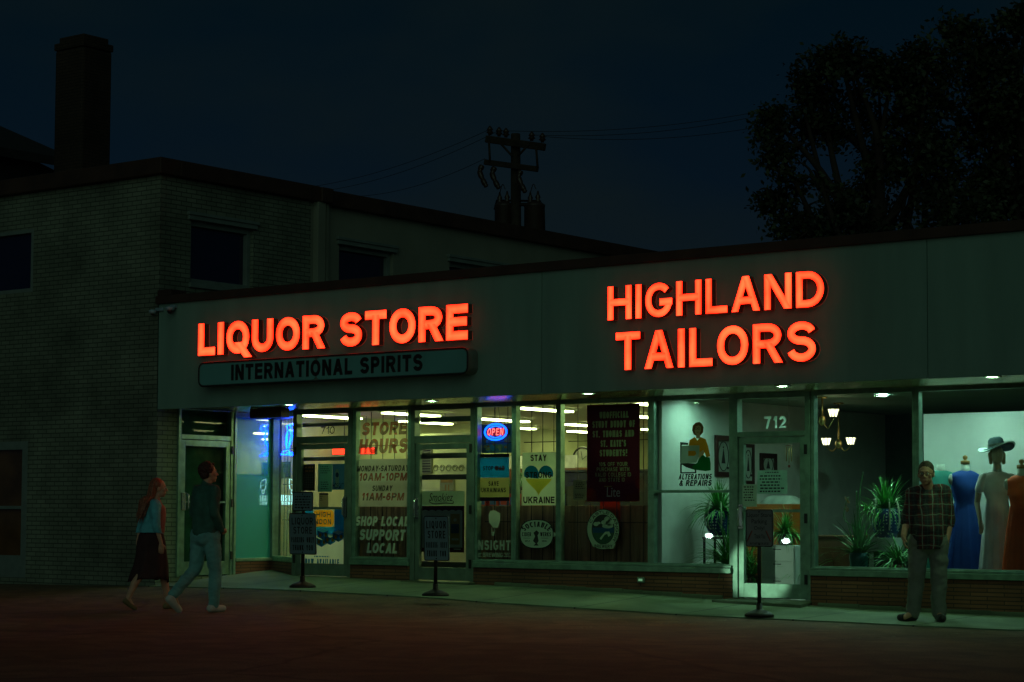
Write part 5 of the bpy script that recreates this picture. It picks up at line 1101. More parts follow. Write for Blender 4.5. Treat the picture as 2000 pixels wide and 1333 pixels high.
# framed pictures on the party wall
fr_m = mat('dark_picture_frame', (.035, .012, .008), rough=.4); mount = mat('picture_mount', (.34, .42, .34), rough=.7, var=.05)
for i, (x0, y0, x1, y1, lab) in enumerate(((1395, 851, 1428, 932, 'framed fashion print seen beside the sewing woman decal'), (1449, 868, 1471, 946, 'framed fashion print at the left edge of the tailor door glass'), (1483, 886, 1515, 930, 'smaller framed print seen through the middle of the tailor door'))):
    Xw = PW+.052; p_ = onX(x0, (y0+y1)/2, Xw); q_ = onX(x1, (y0+y1)/2, Xw); xm = (x0+x1)/2; zt_, zb_ = onX(xm, y0, Xw).z, onX(xm, y1, Xw).z; ya, yb = p_.y, q_.y; fw = min(.09, (yb-ya)*.16)
    K = thing('picture_frame', lab, 'picture', (Xw, (ya+yb)/2, zb_), 'dark framed prints on the tailor wall')
    mb = MB(); mb.box(Xw, Xw+.03, ya, ya+fw, zb_, zt_); mb.box(Xw, Xw+.03, yb-fw, yb, zb_, zt_); mb.box(Xw, Xw+.03, ya+fw, yb-fw, zb_, zb_+fw); mb.box(Xw, Xw+.03, ya+fw, yb-fw, zt_-fw, zt_); mb.build('frame', fr_m, K, bevel=.004)
    mb = MB(); mb.box(Xw, Xw+.01, ya+fw, yb-fw, zb_+fw, zt_-fw); mb.build('mount', mount, K)
    mb = MB(); cy0, cz0, ry_, rz_ = (ya+yb)/2, (zb_+zt_)/2, (yb-ya)*.30, (zt_-zb_)*.35
    mb.tube([(Xw+.012, cy0+ry_*math.cos(R(k_*12)), cz0+rz_*math.sin(R(k_*12))) for k_ in range(30)], .006, n=4, closed=True)
    mb.add([(Xw+.012, cy0-ry_*.05, cz0+rz_*.5), (Xw+.012, cy0-ry_*.4, cz0-rz_*.5), (Xw+.012, cy0+ry_*.4, cz0-rz_*.5), (Xw+.012, cy0+ry_*.05, cz0+rz_*.5)], [(0, 1, 2, 3)]); mb.ball((Xw+.012, cy0, cz0+rz_*.62), .004, ry_*.12, rz_*.07, 8, 6); mb.ball((Xw+.012, cy0+ry_*.9, cz0-rz_*.8), .006, ry_*.2, rz_*.09, 8, 6); mb.build('print', ink, K)
# wind chime, lanterns
p_ = onY(1541, 886, RY+.5); K = thing('wind_chime', 'brass wind chime hanging behind the tailor door glass', 'wind chime', (p_.x, RY+.5, p_.z))
zt_, zb_ = onY(1541, 872, RY+.5).z, onY(1541, 905, RY+.5).z
mb = MB(); mb.lathe([(.05, 0), (.05, .012)], (p_.x, RY+.5, zt_), 14); mb.tube([(p_.x, RY+.5, zt_+.012), (p_.x, RY+.5, SOF)], .002, n=4); mb.build('hanger', wood, K)
for i in range(6): mb = MB(); a = i*1.047; x, y = p_.x+.036*math.cos(a), RY+.5+.036*math.sin(a); mb.tube([(x, y, zt_-.01), (x, y, lerp(zt_, zb_, .8+.2*(i % 3)/2))], .006, n=7); mb.build('chime_tube', brass, K)
mb = MB(); mb.ball((p_.x, RY+.5, onY(1541, 911, RY+.5).z), .02, .008, .02); mb.tube([(p_.x, RY+.5, zt_), (p_.x, RY+.5, onY(1541, 911, RY+.5).z)], .0015, n=4); mb.build('clapper', mat('dark_red_wood', (.2, .04, .02)), K)
def lantern_lamp(label, Y, hub, shades, r):
    h_ = onY(*hub, Y); K = thing('chandelier', label, 'ceiling lamp', (h_.x, Y, h_.z)); mb = MB(); mb.tube([h_, (h_.x, Y, SOF+.02)], .012, n=8); mb.ball(h_, .05, .05, .07); mb.lathe([(.07, 0), (.07, .02)], (h_.x, Y, SOF), 16); mb.build('stem', brass, K)
    for (x, y) in shades:
        s_ = onY(x, y, Y); mb = MB(); mb.tube(crv([h_, (lerp(h_.x, s_.x, .5), Y, min(h_.z, s_.z)-r*1.3), (s_.x, Y, s_.z-r*.9)], 6), .009, n=6); arm = mb.build('arm', brass, K)
        mb = MB(); mb.lathe([(r*.62, -r*.62), (r, r*.62)], (s_.x, Y, s_.z), 8, smooth=False); mb.build('lamp_shade', lant, arm)
        mb = MB()
        for i in range(8): a = i*math.pi/4; mb.tube([(s_.x+r*.63*math.cos(a), Y+r*.63*math.sin(a), s_.z-r*.63), (s_.x+r*1.01*math.cos(a), Y+r*1.01*math.sin(a), s_.z+r*.63)], .005, n=4)
        mb.lathe([(r*1.03, r*.62), (r*1.03, r*.68)], (s_.x, Y, s_.z), 8, cap=False, smooth=False); mb.lathe([(r*.2, -r*.75), (r*.66, -r*.63)], (s_.x, Y, s_.z), 8); mb.build('shade_frame', dark_iron, arm)
lantern_lamp('brass chandelier with two lit lantern shades inside the tailor shop', 4.6, (1638, 868), ((1614, 863), (1662, 862)), .074)
lantern_lamp('nearer ceiling lamp with one lit lantern shade above the chandelier', 3.2, (1606, 822), ((1628, 807),), .078)
# low brown cabinet, dark cabinet with white box and blue pot, aloe
a, b = onY(1592, 1110, 3.0), onY(1664, 1051, 3.0); K = thing('low_cabinet', 'low brown wooden cabinet in the window right of the tailor door', 'cabinet', ((a.x+b.x)/2, 3.2, FZ))
mb = MB(); mb.box(a.x, b.x, 3.0, 3.4, FZ, b.z); mb.build('carcass', wood, K, bevel=.01)
mb = MB(); mb.box(a.x-.02, b.x+.02, 2.98, 3.42, b.z+.001, b.z+.03); mb.build('top', wood, K, bevel=.006)
mb = MB(); mb.box(a.x+.03, (a.x+b.x)/2, 2.984, 2.998, FZ+.04, b.z-.2); mb.build('cabinet_door', wood, K, bevel=.004)
Yd = RY+.70; a, b = onY(1706, 1112, Yd), onY(1779, 1081, Yd)
mb = MB(); mb.box(a.x, b.x, Yd, Yd+.42, FZ, b.z); mb.box(a.x-.01, b.x+.01, Yd-.01, Yd+.43, b.z+.001, b.z+.018); mb.build('plinth', mat('black_laminate', (.02, .026, .024), rough=.35), label='black display plinth under the white box in the right window', cat='plinth', bevel=.006)
bx0, bx1 = onY(1716, 1080, Yd+.08), onY(1747, 1051, Yd+.08); bz = b.z+.02
mb = MB(); mb.box(bx0.x, bx1.x, Yd+.08, Yd+.36, bz, bx1.z); mb.build('white_box', wm, label='white box standing on the black display plinth', cat='box', bevel=.005)
potted('potted_plant', 'aloe-like spiky plant in blue dotted pot on the white box', (1731, 1010), Yd+.22, .185, .36, bx1.z+.002, blued, [dict(n=110, L0=.25, L1=.52, w=.030, up=1.0, droop=.55), dict(n=70, L0=.2, L1=.45, w=.024, up=.4, droop=1.5), dict(n=26, L0=.15, L1=.35, w=.022, up=.8, droop=1.0, at=(-.2, -.08))], ropes=True)
potted('spider_plant', 'trailing spider plant low beside the black plinth', (1755, 1092), RY+.35, .10, .16, FZ+.3, wood, [dict(n=110, L0=.25, L1=.55, w=.024, up=.9, droop=1.1)])
mb = MB(); c_ = onY(1755, 1092, RY+.35); mb.box(c_.x-.11, c_.x+.11, RY+.24, RY+.46, FZ, FZ+.298); mb.build('pedestal', black, label='small black pedestal under the trailing spider plant', cat='plinth')
K = potted('aloe_plant', 'tall aloe in teal pot with long flower stalks', (1678, 1092), RY+.5, .125, .24, onY(1678, 1118, RY+.5).z, teal_gl, [dict(n=80, L0=.3, L1=.6, w=.034, up=1.0, droop=.25), dict(n=22, L0=.25, L1=.4, w=.03, up=.5, droop=.7)])
mb = MB(); mb.tube(crv([onY(x, y, RY+.5) for x, y in ((1680, 1075), (1678, 1030), (1680, 960), (1686, 922))]), [.010-.0002*i for i in range(25)], n=6); mb.tube(crv([onY(x, y, RY+.5) for x, y in ((1676, 1075), (1675, 1020), (1673, 960))]), .007, n=6)
mb.tube(crv([onY(x, y, RY+.5) for x, y in ((1700, 1060), (1690, 1038), (1662, 1026), (1648, 1012), (1652, 985), (1657, 972))]), .006, n=6); mb.build('flower_stalk', leaf2, K)
mb = MB(); rnd = random.Random(6)
for i in range(16): q_ = onY(1653+rnd.uniform(-5, 6), 984+rnd.uniform(-12, 14), RY+.5); mb.capsule(q_, .006, q_+Vector((rnd.uniform(-.03, .03), 0, -.02)), .003, 6)
mb.build('blossom', mat('aloe_blossom', (.42, .22, .06), rough=.6), K)
# display board and dressed figures in the right window
Yb_ = 3.05; a = onY(1805, 960, Yb_); zt_ = onY(1805, 809, Yb_).z
mb = MB(); mb.box(a.x, a.x+3.0, Yb_, Yb_+.03, FZ, zt_); mb.build('display_board', mat('white_board', (.76, .78, .74), rough=.55, var=.03), label='large plain white board behind the dressed mannequins', cat='board')
formw = mat('white_dress_form', (.60, .64, .56), rough=.7); manq = mat('mannequin_skin', (.62, .54, .36), rough=.45, var=.1)
def gown(label, px_, Y, zs, col, shoulder_y, waist_y, rw, rh, rf, pleat, neckcap, sleeve=0, vneck=False, turn=0.6, name='dress_form'):
    c_ = onY(px_, 1000, Y); z_s = onY(px_, shoulder_y, Y).z; z_w = onY(px_, waist_y, Y).z; z_b = FZ+.03
    K = thing(name, label, 'mannequin', (c_.x, Y, FZ)); rot = Matrix.Rotation(turn, 3, 'Z')
    m_ = mat('dress_'+label.split()[0], col, rough=.75, var=.2, scale=4, bump=.15, bscale=120)
    def ring_(r_, z, dpt, ph=0, N=48, amp=0):
        out = []
        for i in range(N):
            a_ = 2*math.pi*i/N; q = r_*(1+amp*1.5*math.sin(15*a_+ph+2*math.sin(3*a_))+amp*.7*math.sin(31*a_)); out.append(Vector((c_.x, Y, z))+rot @ Vector((q*math.cos(a_), q*dpt*math.sin(a_), 0)))
        return out
    rings = [(rh*.36, z_s+.035, .8, 0), (rh*.62, z_s+.02, .62, 0), (rh*.90, z_s-.01, .55, 0), (rh*.98, z_s-.05, .58, 0), (rh*.92, z_s-.13, .68, 0), (rh*.95, z_s-.2, .74, .01), (rh*.86, lerp(z_s, z_w, .7), .74, .01), (rw, z_w, .74, .005),
             (rw*1.08, z_w-.06, .76, pleat*.4), (lerp(rw, rf, .35), lerp(z_w, z_b, .25), .82, pleat*.8), (lerp(rw, rf, .65), lerp(z_w, z_b, .55), .86, pleat), (rf, z_b, .9, pleat*1.2)]
    mb = MB(); vs = []; N = 48
    for r_, z, d_, am in rings: vs += ring_(r_, z, d_, 0, N, am)
    mb.add(vs, [(i*N+j, i*N+(j+1) % N, (i+1)*N+(j+1) % N, (i+1)*N+j) for i in range(len(rings)-1) for j in range(N)], 0, True)
    if sleeve:
        for s_ in (-1, 1): q = rot @ Vector((s_*rh*.86, 0, 0)); e_ = rot @ Vector((s_*(rh*1.12), 0, 0)); mb.capsule(Vector((c_.x, Y, z_s-.045))+q, .062, Vector((c_.x, Y, z_s-.045-sleeve))+e_, .058, 14)
    mb.build('dress', m_, K)
    mb = MB(); mb.lathe([(.075, 0), (.055, .05), (.05, .11)], (c_.x, Y, z_s), 16); 
    for s_ in (-1, 1):
        if not sleeve: q = rot @ Vector((s_*rh*.95, 0, 0)); mb.ball(Vector((c_.x, Y, z_s-.075))+q, .03, .05, .07)
    mb.build('torso_form', formw, K)
    if neckcap:
        mb = MB(); mb.lathe([(.055, 0), (.055, .04), (.045, .045), (.015, .05), (.03, .075), (.03, .095), (.012, .11)], (c_.x, Y, z_s+.11), 16); mb.build('neck_cap', mat('honey_wood', (.40, .22, .06), rough=.4), K)
    if vneck:
        dirn = rot @ Vector((0, -1, 0)); sd_ = rot @ Vector((1, 0, 0)); q = Vector((c_.x, Y, 0))+dirn*(rh*.60); mb = MB(); mb.add([q+sd_*.085-dirn*.055+UP*(z_s+.008), q-sd_*.085-dirn*.055+UP*(z_s+.008), q+dirn*.012+UP*(z_s-.19)], [(0, 1, 2)]); mb.build('neckline', formw, K)
    mb = MB(); mb.tube([(c_.x, Y, FZ+.01), (c_.x, Y, FZ+.3)], .015); mb.lathe([(.15, 0), (.15, .012), (.02, .03)], (c_.x, Y, FZ), 20); mb.build('stand', dark_iron, K)
    return K, c_, z_s, rot
gown('teal long dress on a white form, half hidden behind the man in plaid', 1838, 2.72, 0, (.03, .26, .20), 925, 985, .13, .20, .32, .04, False, sleeve=.13, vneck=True, turn=.5)
gown('blue sleeveless long gown on a form with wooden neck cap', 1886, 2.50, 0, (.010, .085, .42), 925, 981, .135, .185, .30, .085, True, turn=.75)
gown('orange pleated gown on a form at the right edge', 1996, 2.15, 0, (.78, .11, .02), 934, 985, .13, .175, .24, .11, True, vneck=True, turn=.35)
K, c_, z_s, rot = gown('white lace dress on a full mannequin wearing a wide hat', 1948, 2.40, 0, (.92, .92, .86), 927, 978, .125, .185, .235, .06, False, sleeve=.13, turn=.62, name='mannequin')
wl_ = lambda x, y, z: Vector((c_.x, 2.40, z_s))+rot @ Vector((x, y, z))
mb = MB(); mb.capsule(wl_(0, 0, -.02), .055, wl_(0, -.01, .13), .045); hd = wl_(0, -.02, .235); mb.ball(hd, .072, .09, .115, 18, 14, rot=rot); mb.ball(wl_(0, -.055, .17), .05, .05, .05); mb.capsule(wl_(0, -.108, .235), .009, wl_(0, -.118, .215), .013)
for s_ in (-1, 1):
    sh_, el_, wr_ = wl_(s_*.20, 0, -.1), wl_(s_*.235, .02, -.34), wl_(s_*.22, -.07, -.56); mb.capsule(sh_, .042, el_, .034); mb.capsule(el_, .034, wr_, .022); mb.capsule(wr_, .026, wl_(s_*.21, -.09, -.63), .026)
    for f_ in range(4): b_ = wl_(s_*.21+(f_-1.5)*.012, -.095, -.645); mb.capsule(b_, .009, b_+Vector((0, -.015, -.07+.01*abs(f_-1.3))), .006, 8)
    mb.capsule(wl_(s_*.20, -.115, -.60), .010, wl_(s_*.195, -.14, -.655), .007, 8)
mb.build('mannequin_body', manq, K)
mb = MB(); mb.ball(wl_(0, .01, .245), .085, .095, .10, 16, 12, rot=rot)
for s_ in (-1, 1): mb.capsule(wl_(s_*.075, .0, .24), .03, wl_(s_*.075, -.02, .14), .022)
mb.build('wig', mat('blonde_wig', (.36, .26, .12), rough=.6), K)
hat_m = mat('dark_teal_felt', (.02, .055, .06), rough=.8); N = 36; mb = MB(); vs = []
tilt = Matrix.Rotation(R(-10), 3, 'Y')
for k_, (r_, z) in enumerate(((.0, .13), (.06, .128), (.085, .10), (.095, .03), (.10, .012), (.15, .0), (.205, .0), (.215, .006), (.20, -.008), (.15, -.01), (.095, .0))):
    for i in range(N): a_ = 2*math.pi*i/N; wv = .035*math.cos(2*a_+.6)*(max(0, r_-.1)/.1); vs.append(wl_(0, .0, .315)+tilt @ Vector((r_*math.cos(a_)*1.05, r_*math.sin(a_), z+wv)))
mb.add(vs, [(k_*N+j, k_*N+(j+1) % N, (k_+1)*N+(j+1) % N, (k_+1)*N+j) for k_ in range(10) for j in range(N)], 0, True)
for fi in range(len(mb.f)):
    if 5*N <= fi < 8*N: mb.m[fi] = 1
mb.build('hat', [hat_m, mat('white_hat_brim', (.62, .72, .66), rough=.8)], K)
mb = MB(); vs = []
for r_, z in ((.102, .018), (.104, .045)):
    for i in range(N): a_ = 2*math.pi*i/N; vs.append(wl_(0, 0, .315)+tilt @ Vector((r_*math.cos(a_), r_*math.sin(a_), z)))
mb.add(vs, [(j, (j+1) % N, N+(j+1) % N, N+j) for j in range(N)], 0, True); mb.build('hat_band', wm, K)

# ================================================================== inside the liquor shop
Yc_ = 5.2; bw_ = mat('dark_counter', (.03, .035, .025), rough=.4)
a, b = onY(1098, 1000, Yc_), onY(1240, 917, Yc_); mb = MB(); mb.box(a.x, PW-.2, Yc_, Yc_+.7, .25, b.z-.04); mb.box(a.x-.03, PW-.17, Yc_-.03, Yc_+.73, b.z-.038, b.z); mb.build('counter', bw_, label='long dark counter inside the liquor shop', cat='counter', bevel=.008)
p_ = onY(1143, 898, 9.5); K = thing('wall_clock', 'round white clock above the liquor counter', 'clock', (p_.x, 9.4, p_.z)); fc_ = Vector((p_.x, 9.42, p_.z))
mb = MB(); mb.slab([fc_+Vector((.21*math.cos(R(i*15)), 0, .21*math.sin(R(i*15)))) for i in range(24)], (0, .05, 0)); mb.build('face', mat('clock_white', (.6, .6, .5), rough=.5), K)
mb = MB(); mb.tube([fc_+Vector((.215*math.cos(R(i*15)), 0, .215*math.sin(R(i*15)))) for i in range(24)], .018, closed=True); mb.build('rim', black, K)
mb = MB(); mb.beam(fc_+Vector((0, -.004, 0)), fc_+Vector((.09, -.004, .06)), .004, .014, up=Vector((0, 1, 0))); mb.beam(fc_+Vector((0, -.008, 0)), fc_+Vector((-.03, -.008, .15)), .004, .010, up=Vector((0, 1, 0))); mb.build('hands', black, K)
a, b = onY(1098, 919, 8.0), onY(1126, 889, 8.0); mb = MB(); mb.box(a.x-1.2, b.x, 8.0, 8.05, a.z, b.z); mb.build('whiteboard', mat('board_white', (.55, .55, .48), rough=.4), label='white board hanging behind the liquor counter', cat='board')
# shelves with bottles against the back wall
bcol = [mat('bottle_amber', (.30, .12, .02), rough=.15), mat('bottle_green', (.03, .12, .04), rough=.15), mat('bottle_clear', (.4, .45, .38), rough=.12), mat('bottle_red', (.30, .03, .02), rough=.2)]
def shelf(label, x0, x1, Y, levels, seed):
    K = thing('shelf_unit', label, 'shelves', ((x0+x1)/2, Y, .25)); mb = MB(); mb.box(x0, x1, Y+.28, Y+.30, .25, levels[-1]+.4); mb.box(x0, x0+.03, Y, Y+.279, .25, levels[-1]+.4); mb.box(x1-.03, x1, Y, Y+.279, .25, levels[-1]+.4); mb.build('cabinet', wood, K)
    for z in levels: mb = MB(); mb.box(x0+.031, x1-.031, Y, Y+.278, z-.03, z); mb.build('shelf', wood, K)
    return K
proto = []
for m_ in bcol:
    mb = MB(); mb.lathe([(.042, 0), (.045, .02), (.045, .19), (.016, .24), (.014, .30), (.017, .305), (.017, .32)], (0, 0, 0), 12); o = mb.build('bottle', m_, loc=(0, 0, 0)); proto.append(o)
names = ('amber', 'green', 'clear', 'red'); used = set()
for (lab, x0, x1, Y, lv, sd_) in (('tall wooden bottle shelves at the back of the liquor shop', 2.6, 6.0, 11.0, (.7, 1.2, 1.7), 1), ('wooden bottle shelves seen through the left shop door', .35, 2.2, 7.4, (.6, 1.1, 1.6), 2)):
    shelf(lab, x0, x1, Y, lv, sd_); rnd = random.Random(sd_); x = x0+.14
    for z in lv[1:]:
        x = x0+.14
        while x < x1-.1:
            k_ = rnd.randrange(4); o = proto[k_] if k_ not in used else proto[k_].copy()
            if k_ in used: COL.objects.link(o)
            used.add(k_); o.location = (x, Y+.10, z+.001); tag(o, names[k_]+' glass bottle in a row on the liquor shop shelves', 'bottle', 'bottles on the liquor shelves'); x += rnd.uniform(.11, .19)

# a low aisle of boxed goods behind the liquor windows
gx0, gx1, gy = 2.5, 5.0, 3.3
K = thing('shelf_unit', 'low dark aisle shelf of boxed goods behind the opening hours', 'shelves', ((gx0+gx1)/2, gy+.2, .25)); mb = MB(); mb.box(gx0, gx1, gy+.40, gy+.43, .25, 1.62); mb.box(gx0, gx0+.03, gy, gy+.399, .25, 1.62); mb.box(gx1-.03, gx1, gy, gy+.399, .25, 1.62); mb.build('cabinet', bw_, K)
for z in (.42, .84, 1.26): mb = MB(); mb.box(gx0+.031, gx1-.031, gy, gy+.398, z-.025, z); mb.build('shelf', bw_, K)
bmats = [mat('box_red', (.40, .05, .02), rough=.5), mat('box_orange', (.50, .20, .03), rough=.5), mat('box_blue', (.03, .10, .30), rough=.5), mat('box_cream', (.45, .42, .28), rough=.5)]; bp_ = []
for i, m_ in enumerate(bmats):
    mb = MB(); w_, h_ = (.13, .30) if i % 2 else (.16, .25); mb.box(-w_/2, w_/2, -.08, .08, 0, h_); o = mb.build('goods_box', m_, loc=(0, 0, 0), bevel=.004); m2 = MB(); m2.box(-w_*.36, w_*.36, -.0825, -.0806, h_*.35, h_*.8); m2.build('box_label', bmats[(i+2) % 4], o); bp_.append(o)
us_ = set(); rnd = random.Random(14)
for z in (.84, 1.26):
    x = gx0+.14
    while x < gx1-.12:
        k_ = rnd.randrange(4); o = bp_[k_] if k_ not in us_ else copy_tree(bp_[k_])
        us_.add(k_); o.location = (x, gy+.12, z+.001); tag(o, ('red', 'orange', 'blue', 'cream')[k_]+' boxed goods on the aisle shelf behind the opening hours', 'box', 'boxed goods on the aisle shelf'); x += rnd.uniform(.17, .22)

# the pale partition just behind the middle door, with an air vent and a small picture
Ypt = 3.25; a, b = onY(806, 1000, Ypt), onY(925, 1000, Ypt); pale_w = mat('pale_partition_paint', (.62, .64, .40), rough=.7, var=.06)
mb = MB(); mb.box(a.x, b.x, Ypt, Ypt+.08, .25, 2.42); mb.build('partition', pale_w, SH)
p0_, p1_ = onY(822, 926, Ypt-.03), onY(843, 877, Ypt-.03); K = thing('air_vent', 'slatted air vent on the pale wall behind the middle door', 'vent', (p0_.x, Ypt, p0_.z))
mb = MB(); mb.box(p0_.x, p1_.x, Ypt-.03, Ypt-.002, p0_.z, p1_.z); mb.build('frame', mat('vent_grey', (.16, .17, .12), rough=.5), K, bevel=.004); mb = MB()
for i in range(9): z = lerp(p0_.z, p1_.z, (i+.7)/9.6); mb.box(p0_.x+.02, p1_.x-.02, Ypt-.034, Ypt-.031, z, z+(p1_.z-p0_.z)*.05)
mb.build('slats', black, K)
p0_, p1_ = onY(859, 961, Ypt-.03), onY(886, 934, Ypt-.03); K = thing('picture_frame', 'small picture of two bottles on the pale wall behind the middle door', 'picture', (p0_.x, Ypt, p0_.z), None)
mb = MB(); mb.box(p0_.x, p1_.x, Ypt-.03, Ypt-.002, p0_.z, p1_.z); mb.build('frame', mat('picture_grey', (.24, .25, .15), rough=.6), K, bevel=.004); mb = MB()
for x in (869, 875): rect(mb, x, 947, x+2.6, 959, Ypt-.032)
rect(mb, 861, 936, 884, 943, Ypt-.032); mb.build('print', mat('picture_amber', (.26, .15, .04), rough=.6), K)
mb = MB()
for i in range(5):
    for y0 in (915, 1114):
        c_ = onY(851+i*12.5, y0, Ypt-.004); mb.tube([c_+Vector((.055*math.cos(R(t_)), 0, .055*math.sin(R(t_))))*(1-t_/900) for t_ in range(0, 540, 30)], .006, n=4)
mb.build('wall_stencil', mat('stencil_grey', (.24, .25, .15), rough=.7), label='row of pale scroll stencils on the wall behind the middle door', cat='wall decoration')

# ================================================================== people
def bake(name, mb, voxel, smooth, m, parent, fold=0.0, fscale=(14, 14, 5), loc=None, label=None, cat=None, hem=None):
    """one continuous skin grown over the given volumes, with optional cloth folds"""
    me = bpy.data.meshes.new('tmp'); me.from_pydata(mb.v, [], mb.f); o = bpy.data.objects.new('tmp', me); COL.objects.link(o)
    r_ = o.modifiers.new('r', 'REMESH'); r_.mode = 'VOXEL'; r_.voxel_size = voxel
    if smooth: s_ = o.modifiers.new('s', 'SMOOTH'); s_.factor = .5; s_.iterations = smooth
    dg = bpy.context.evaluated_depsgraph_get(); res = bpy.data.meshes.new_from_object(o.evaluated_get(dg)); bpy.data.objects.remove(o); bpy.data.meshes.remove(me)
    O = ORG[parent.name] if parent else Vector(loc)
    nrm = [v.normal.copy() for v in res.vertices] if fold else None
    for i, v in enumerate(res.vertices):
        if fold:
            q = v.co; n_ = noise.noise(Vector((q.x*fscale[0], q.y*fscale[1], q.z*fscale[2])))+.5*noise.noise(Vector((q.x*fscale[0]*2+9, q.y*fscale[1]*2, q.z*fscale[2]*2.5)))
            v.co = q + nrm[i]*fold*n_
        if hem is not None and v.co.z < hem: v.co.z = hem+(v.co.z-hem)*.06
        v.co = v.co-O
    res.polygons.foreach_set('use_smooth', [True]*len(res.polygons)); res.materials.clear(); res.materials.append(m); res.name = name
    ob_ = bpy.data.objects.new(name, res); COL.objects.link(ob_)
    if parent: ob_.parent = parent
    else: ob_.location = O
    ORG[ob_.name] = O; return tag(ob_, label, cat)
skin = mat('skin', (.50, .29, .18), rough=.55, var=.12, scale=20, spec=.4); skin2 = mat('ruddy_skin', (.58, .32, .19), rough=.55, var=.15, scale=20)
eye_w = mat('eye_white', (.5, .5, .48), rough=.3)
def frame(origin, f):
    f = Vector((f[0], f[1], 0)).normalized(); l = Vector((-f.y, f.x, 0)); o = Vector(origin)
    return lambda a, b, z: o+f*a+l*b+Vector((0, 0, z))
def hand(mb, w, d, n, s, k=1.0, curl=.5):
    """palm and five fingers: wrist w, finger direction d, palm side n, thumb side s"""
    d, n, s = d.normalized(), n.normalized(), s.normalized(); pe = w+d*.085*k
    mb.capsule(w, .024*k, w+d*.03*k, .028*k); 
    for j in range(3): mb.capsule(w+d*.025*k+s*(.018-.018*j)*k, .016*k, pe+s*(.026-.026*j)*k, .0145*k, 10)
    for j, (off, L) in enumerate(((.031, .068), (.0105, .078), (-.0105, .072), (-.031, .056))):
        a = pe+s*off*k; d1 = (d+n*curl*.5).normalized(); b = a+d1*L*.5*k; d2 = (d+n*curl*1.4).normalized(); c = b+d2*L*.5*k; mb.capsule(a, .0105*k, b, .0095*k, 8); mb.capsule(b, .0095*k, c, .0078*k, 8)
    t0 = w+d*.03*k+s*.026*k; t1 = t0+(d*.6+s*.7+n*.35).normalized()*.042*k; t2 = t1+(d*.85+s*.15+n*.5).normalized()*.034*k; mb.capsule(t0, .014*k, t1, .0115*k, 8); mb.capsule(t1, .0115*k, t2, .009*k, 8)
def head(mb, c, face, up=Vector((0, 0, 1)), k=1.0, jaw=1.0):
    face = face.normalized(); sd_ = up.cross(face).normalized(); up = face.cross(sd_); rot = Matrix((sd_, face, up)).transposed()
    q = lambda x, y, z: c+rot @ Vector((x*k, y*k, z*k))
    mb.ball(q(0, -.012, .03), .076*k, .094*k, .092*k, 20, 14, rot=rot); mb.ball(q(0, .022, -.045), .058*k*jaw, .066*k, .072*k, 16, 12, rot=rot); mb.ball(q(0, .055, -.095), .026*k*jaw, .024*k, .020*k)
    mb.capsule(q(0, .084, .012), .010*k, q(0, .108, -.026), .0135*k, 8); mb.ball(q(.011, .098, -.030), .009*k); mb.ball(q(-.011, .098, -.030), .009*k)
    mb.capsule(q(-.03, .078, .030), .010*k, q(.03, .078, .030), .010*k, 8); mb.capsule(q(-.018, .084, -.062), .008*k, q(.018, .084, -.062), .008*k, 8); mb.capsule(q(-.015, .082, -.072), .008*k, q(.015, .082, -.072), .008*k, 8)
    for s_ in (-1, 1): mb.ball(q(s_*.045, .055, -.02), .024*k, .022*k, .022*k); mb.ball(q(s_*.079, -.012, -.008), .011*k, .020*k, .032*k, 10, 8, rot=rot)
    return q, rot
def eyes(q, parent, k=1.0):
    for s_ in (-1, 1): mb = MB(); mb.ball(q(s_*.030, .077, .006), .0115*k); o = mb.build('eye', eye_w, parent); m2 = MB(); m2.ball(q(s_*.030, .0865, .006), .0055*k, n=8, k=6); m2.build('iris', black, o)
def limb(mb, *pr, n=14):
    for (a, ra), (b, rb_2) in zip(pr, pr[1:]): mb.capsule(a, ra, b, rb_2, n)
RT, FW = Vector((_r0.x, _r0.y, 0)), Vector((_w.x, _w.y, 0)).normalized()

# --- man walking towards the liquor shop, seen from behind
z0 = 0.004; q0 = onZ(398, 1196, z0); Q = frame((q0.x, q0.y, z0), RT*.72+FW*.70)
MAN = thing('person', 'man with short curly hair in dark jacket and jeans, walking with his back turned', 'person', (q0.x, q0.y, z0))
hipL, hipR = Q(.0, .095, .93), Q(.02, -.095, .93); kL, kR = Q(-.06, .10, .52), Q(.10, -.09, .50); aL, aR = Q(-.38, .10, .20), Q(.08, -.09, .085)
shL, shR = Q(.03, .185, 1.47), Q(.0, -.185, 1.47); eL, eR = Q(.03, .27, 1.20), Q(-.04, -.25, 1.19); wL, wR = Q(.20, .20, 1.06), Q(.10, -.215, 1.0)
tl = Q(-.285, .11, .03); hl = Q(-.44, .10, .165); hr, tr_ = Q(.02, -.09, .05), Q(.25, -.09, .035)
B_ = MB(); hc = Q(.045, -.01, 1.685)
limb(B_, (Q(.0, 0, 1.0), .115), (Q(.0, 0, 1.2), .125), (Q(.01, 0, 1.40), .12)); limb(B_, (shL, .06), (Q(.0, 0, 1.46), .07), (shR, .06)); limb(B_, (Q(.0, 0, 1.46), .062), (Q(.03, -.004, 1.60), .055))
limb(B_, (hipL, .085), (kL, .055), (aL, .038)); limb(B_, (hipR, .085), (kR, .055), (aR, .038)); limb(B_, (shL, .05), (eL, .04), (wL, .028)); limb(B_, (shR, .05), (eR, .04), (wR, .028))
limb(B_, (aL, .038), (tl, .03)); limb(B_, (aR, .038), (Q(.18, -.09, .04), .03)); limb(B_, (hipL, .09), (Q(0, 0, 1.0), .11), (hipR, .09))
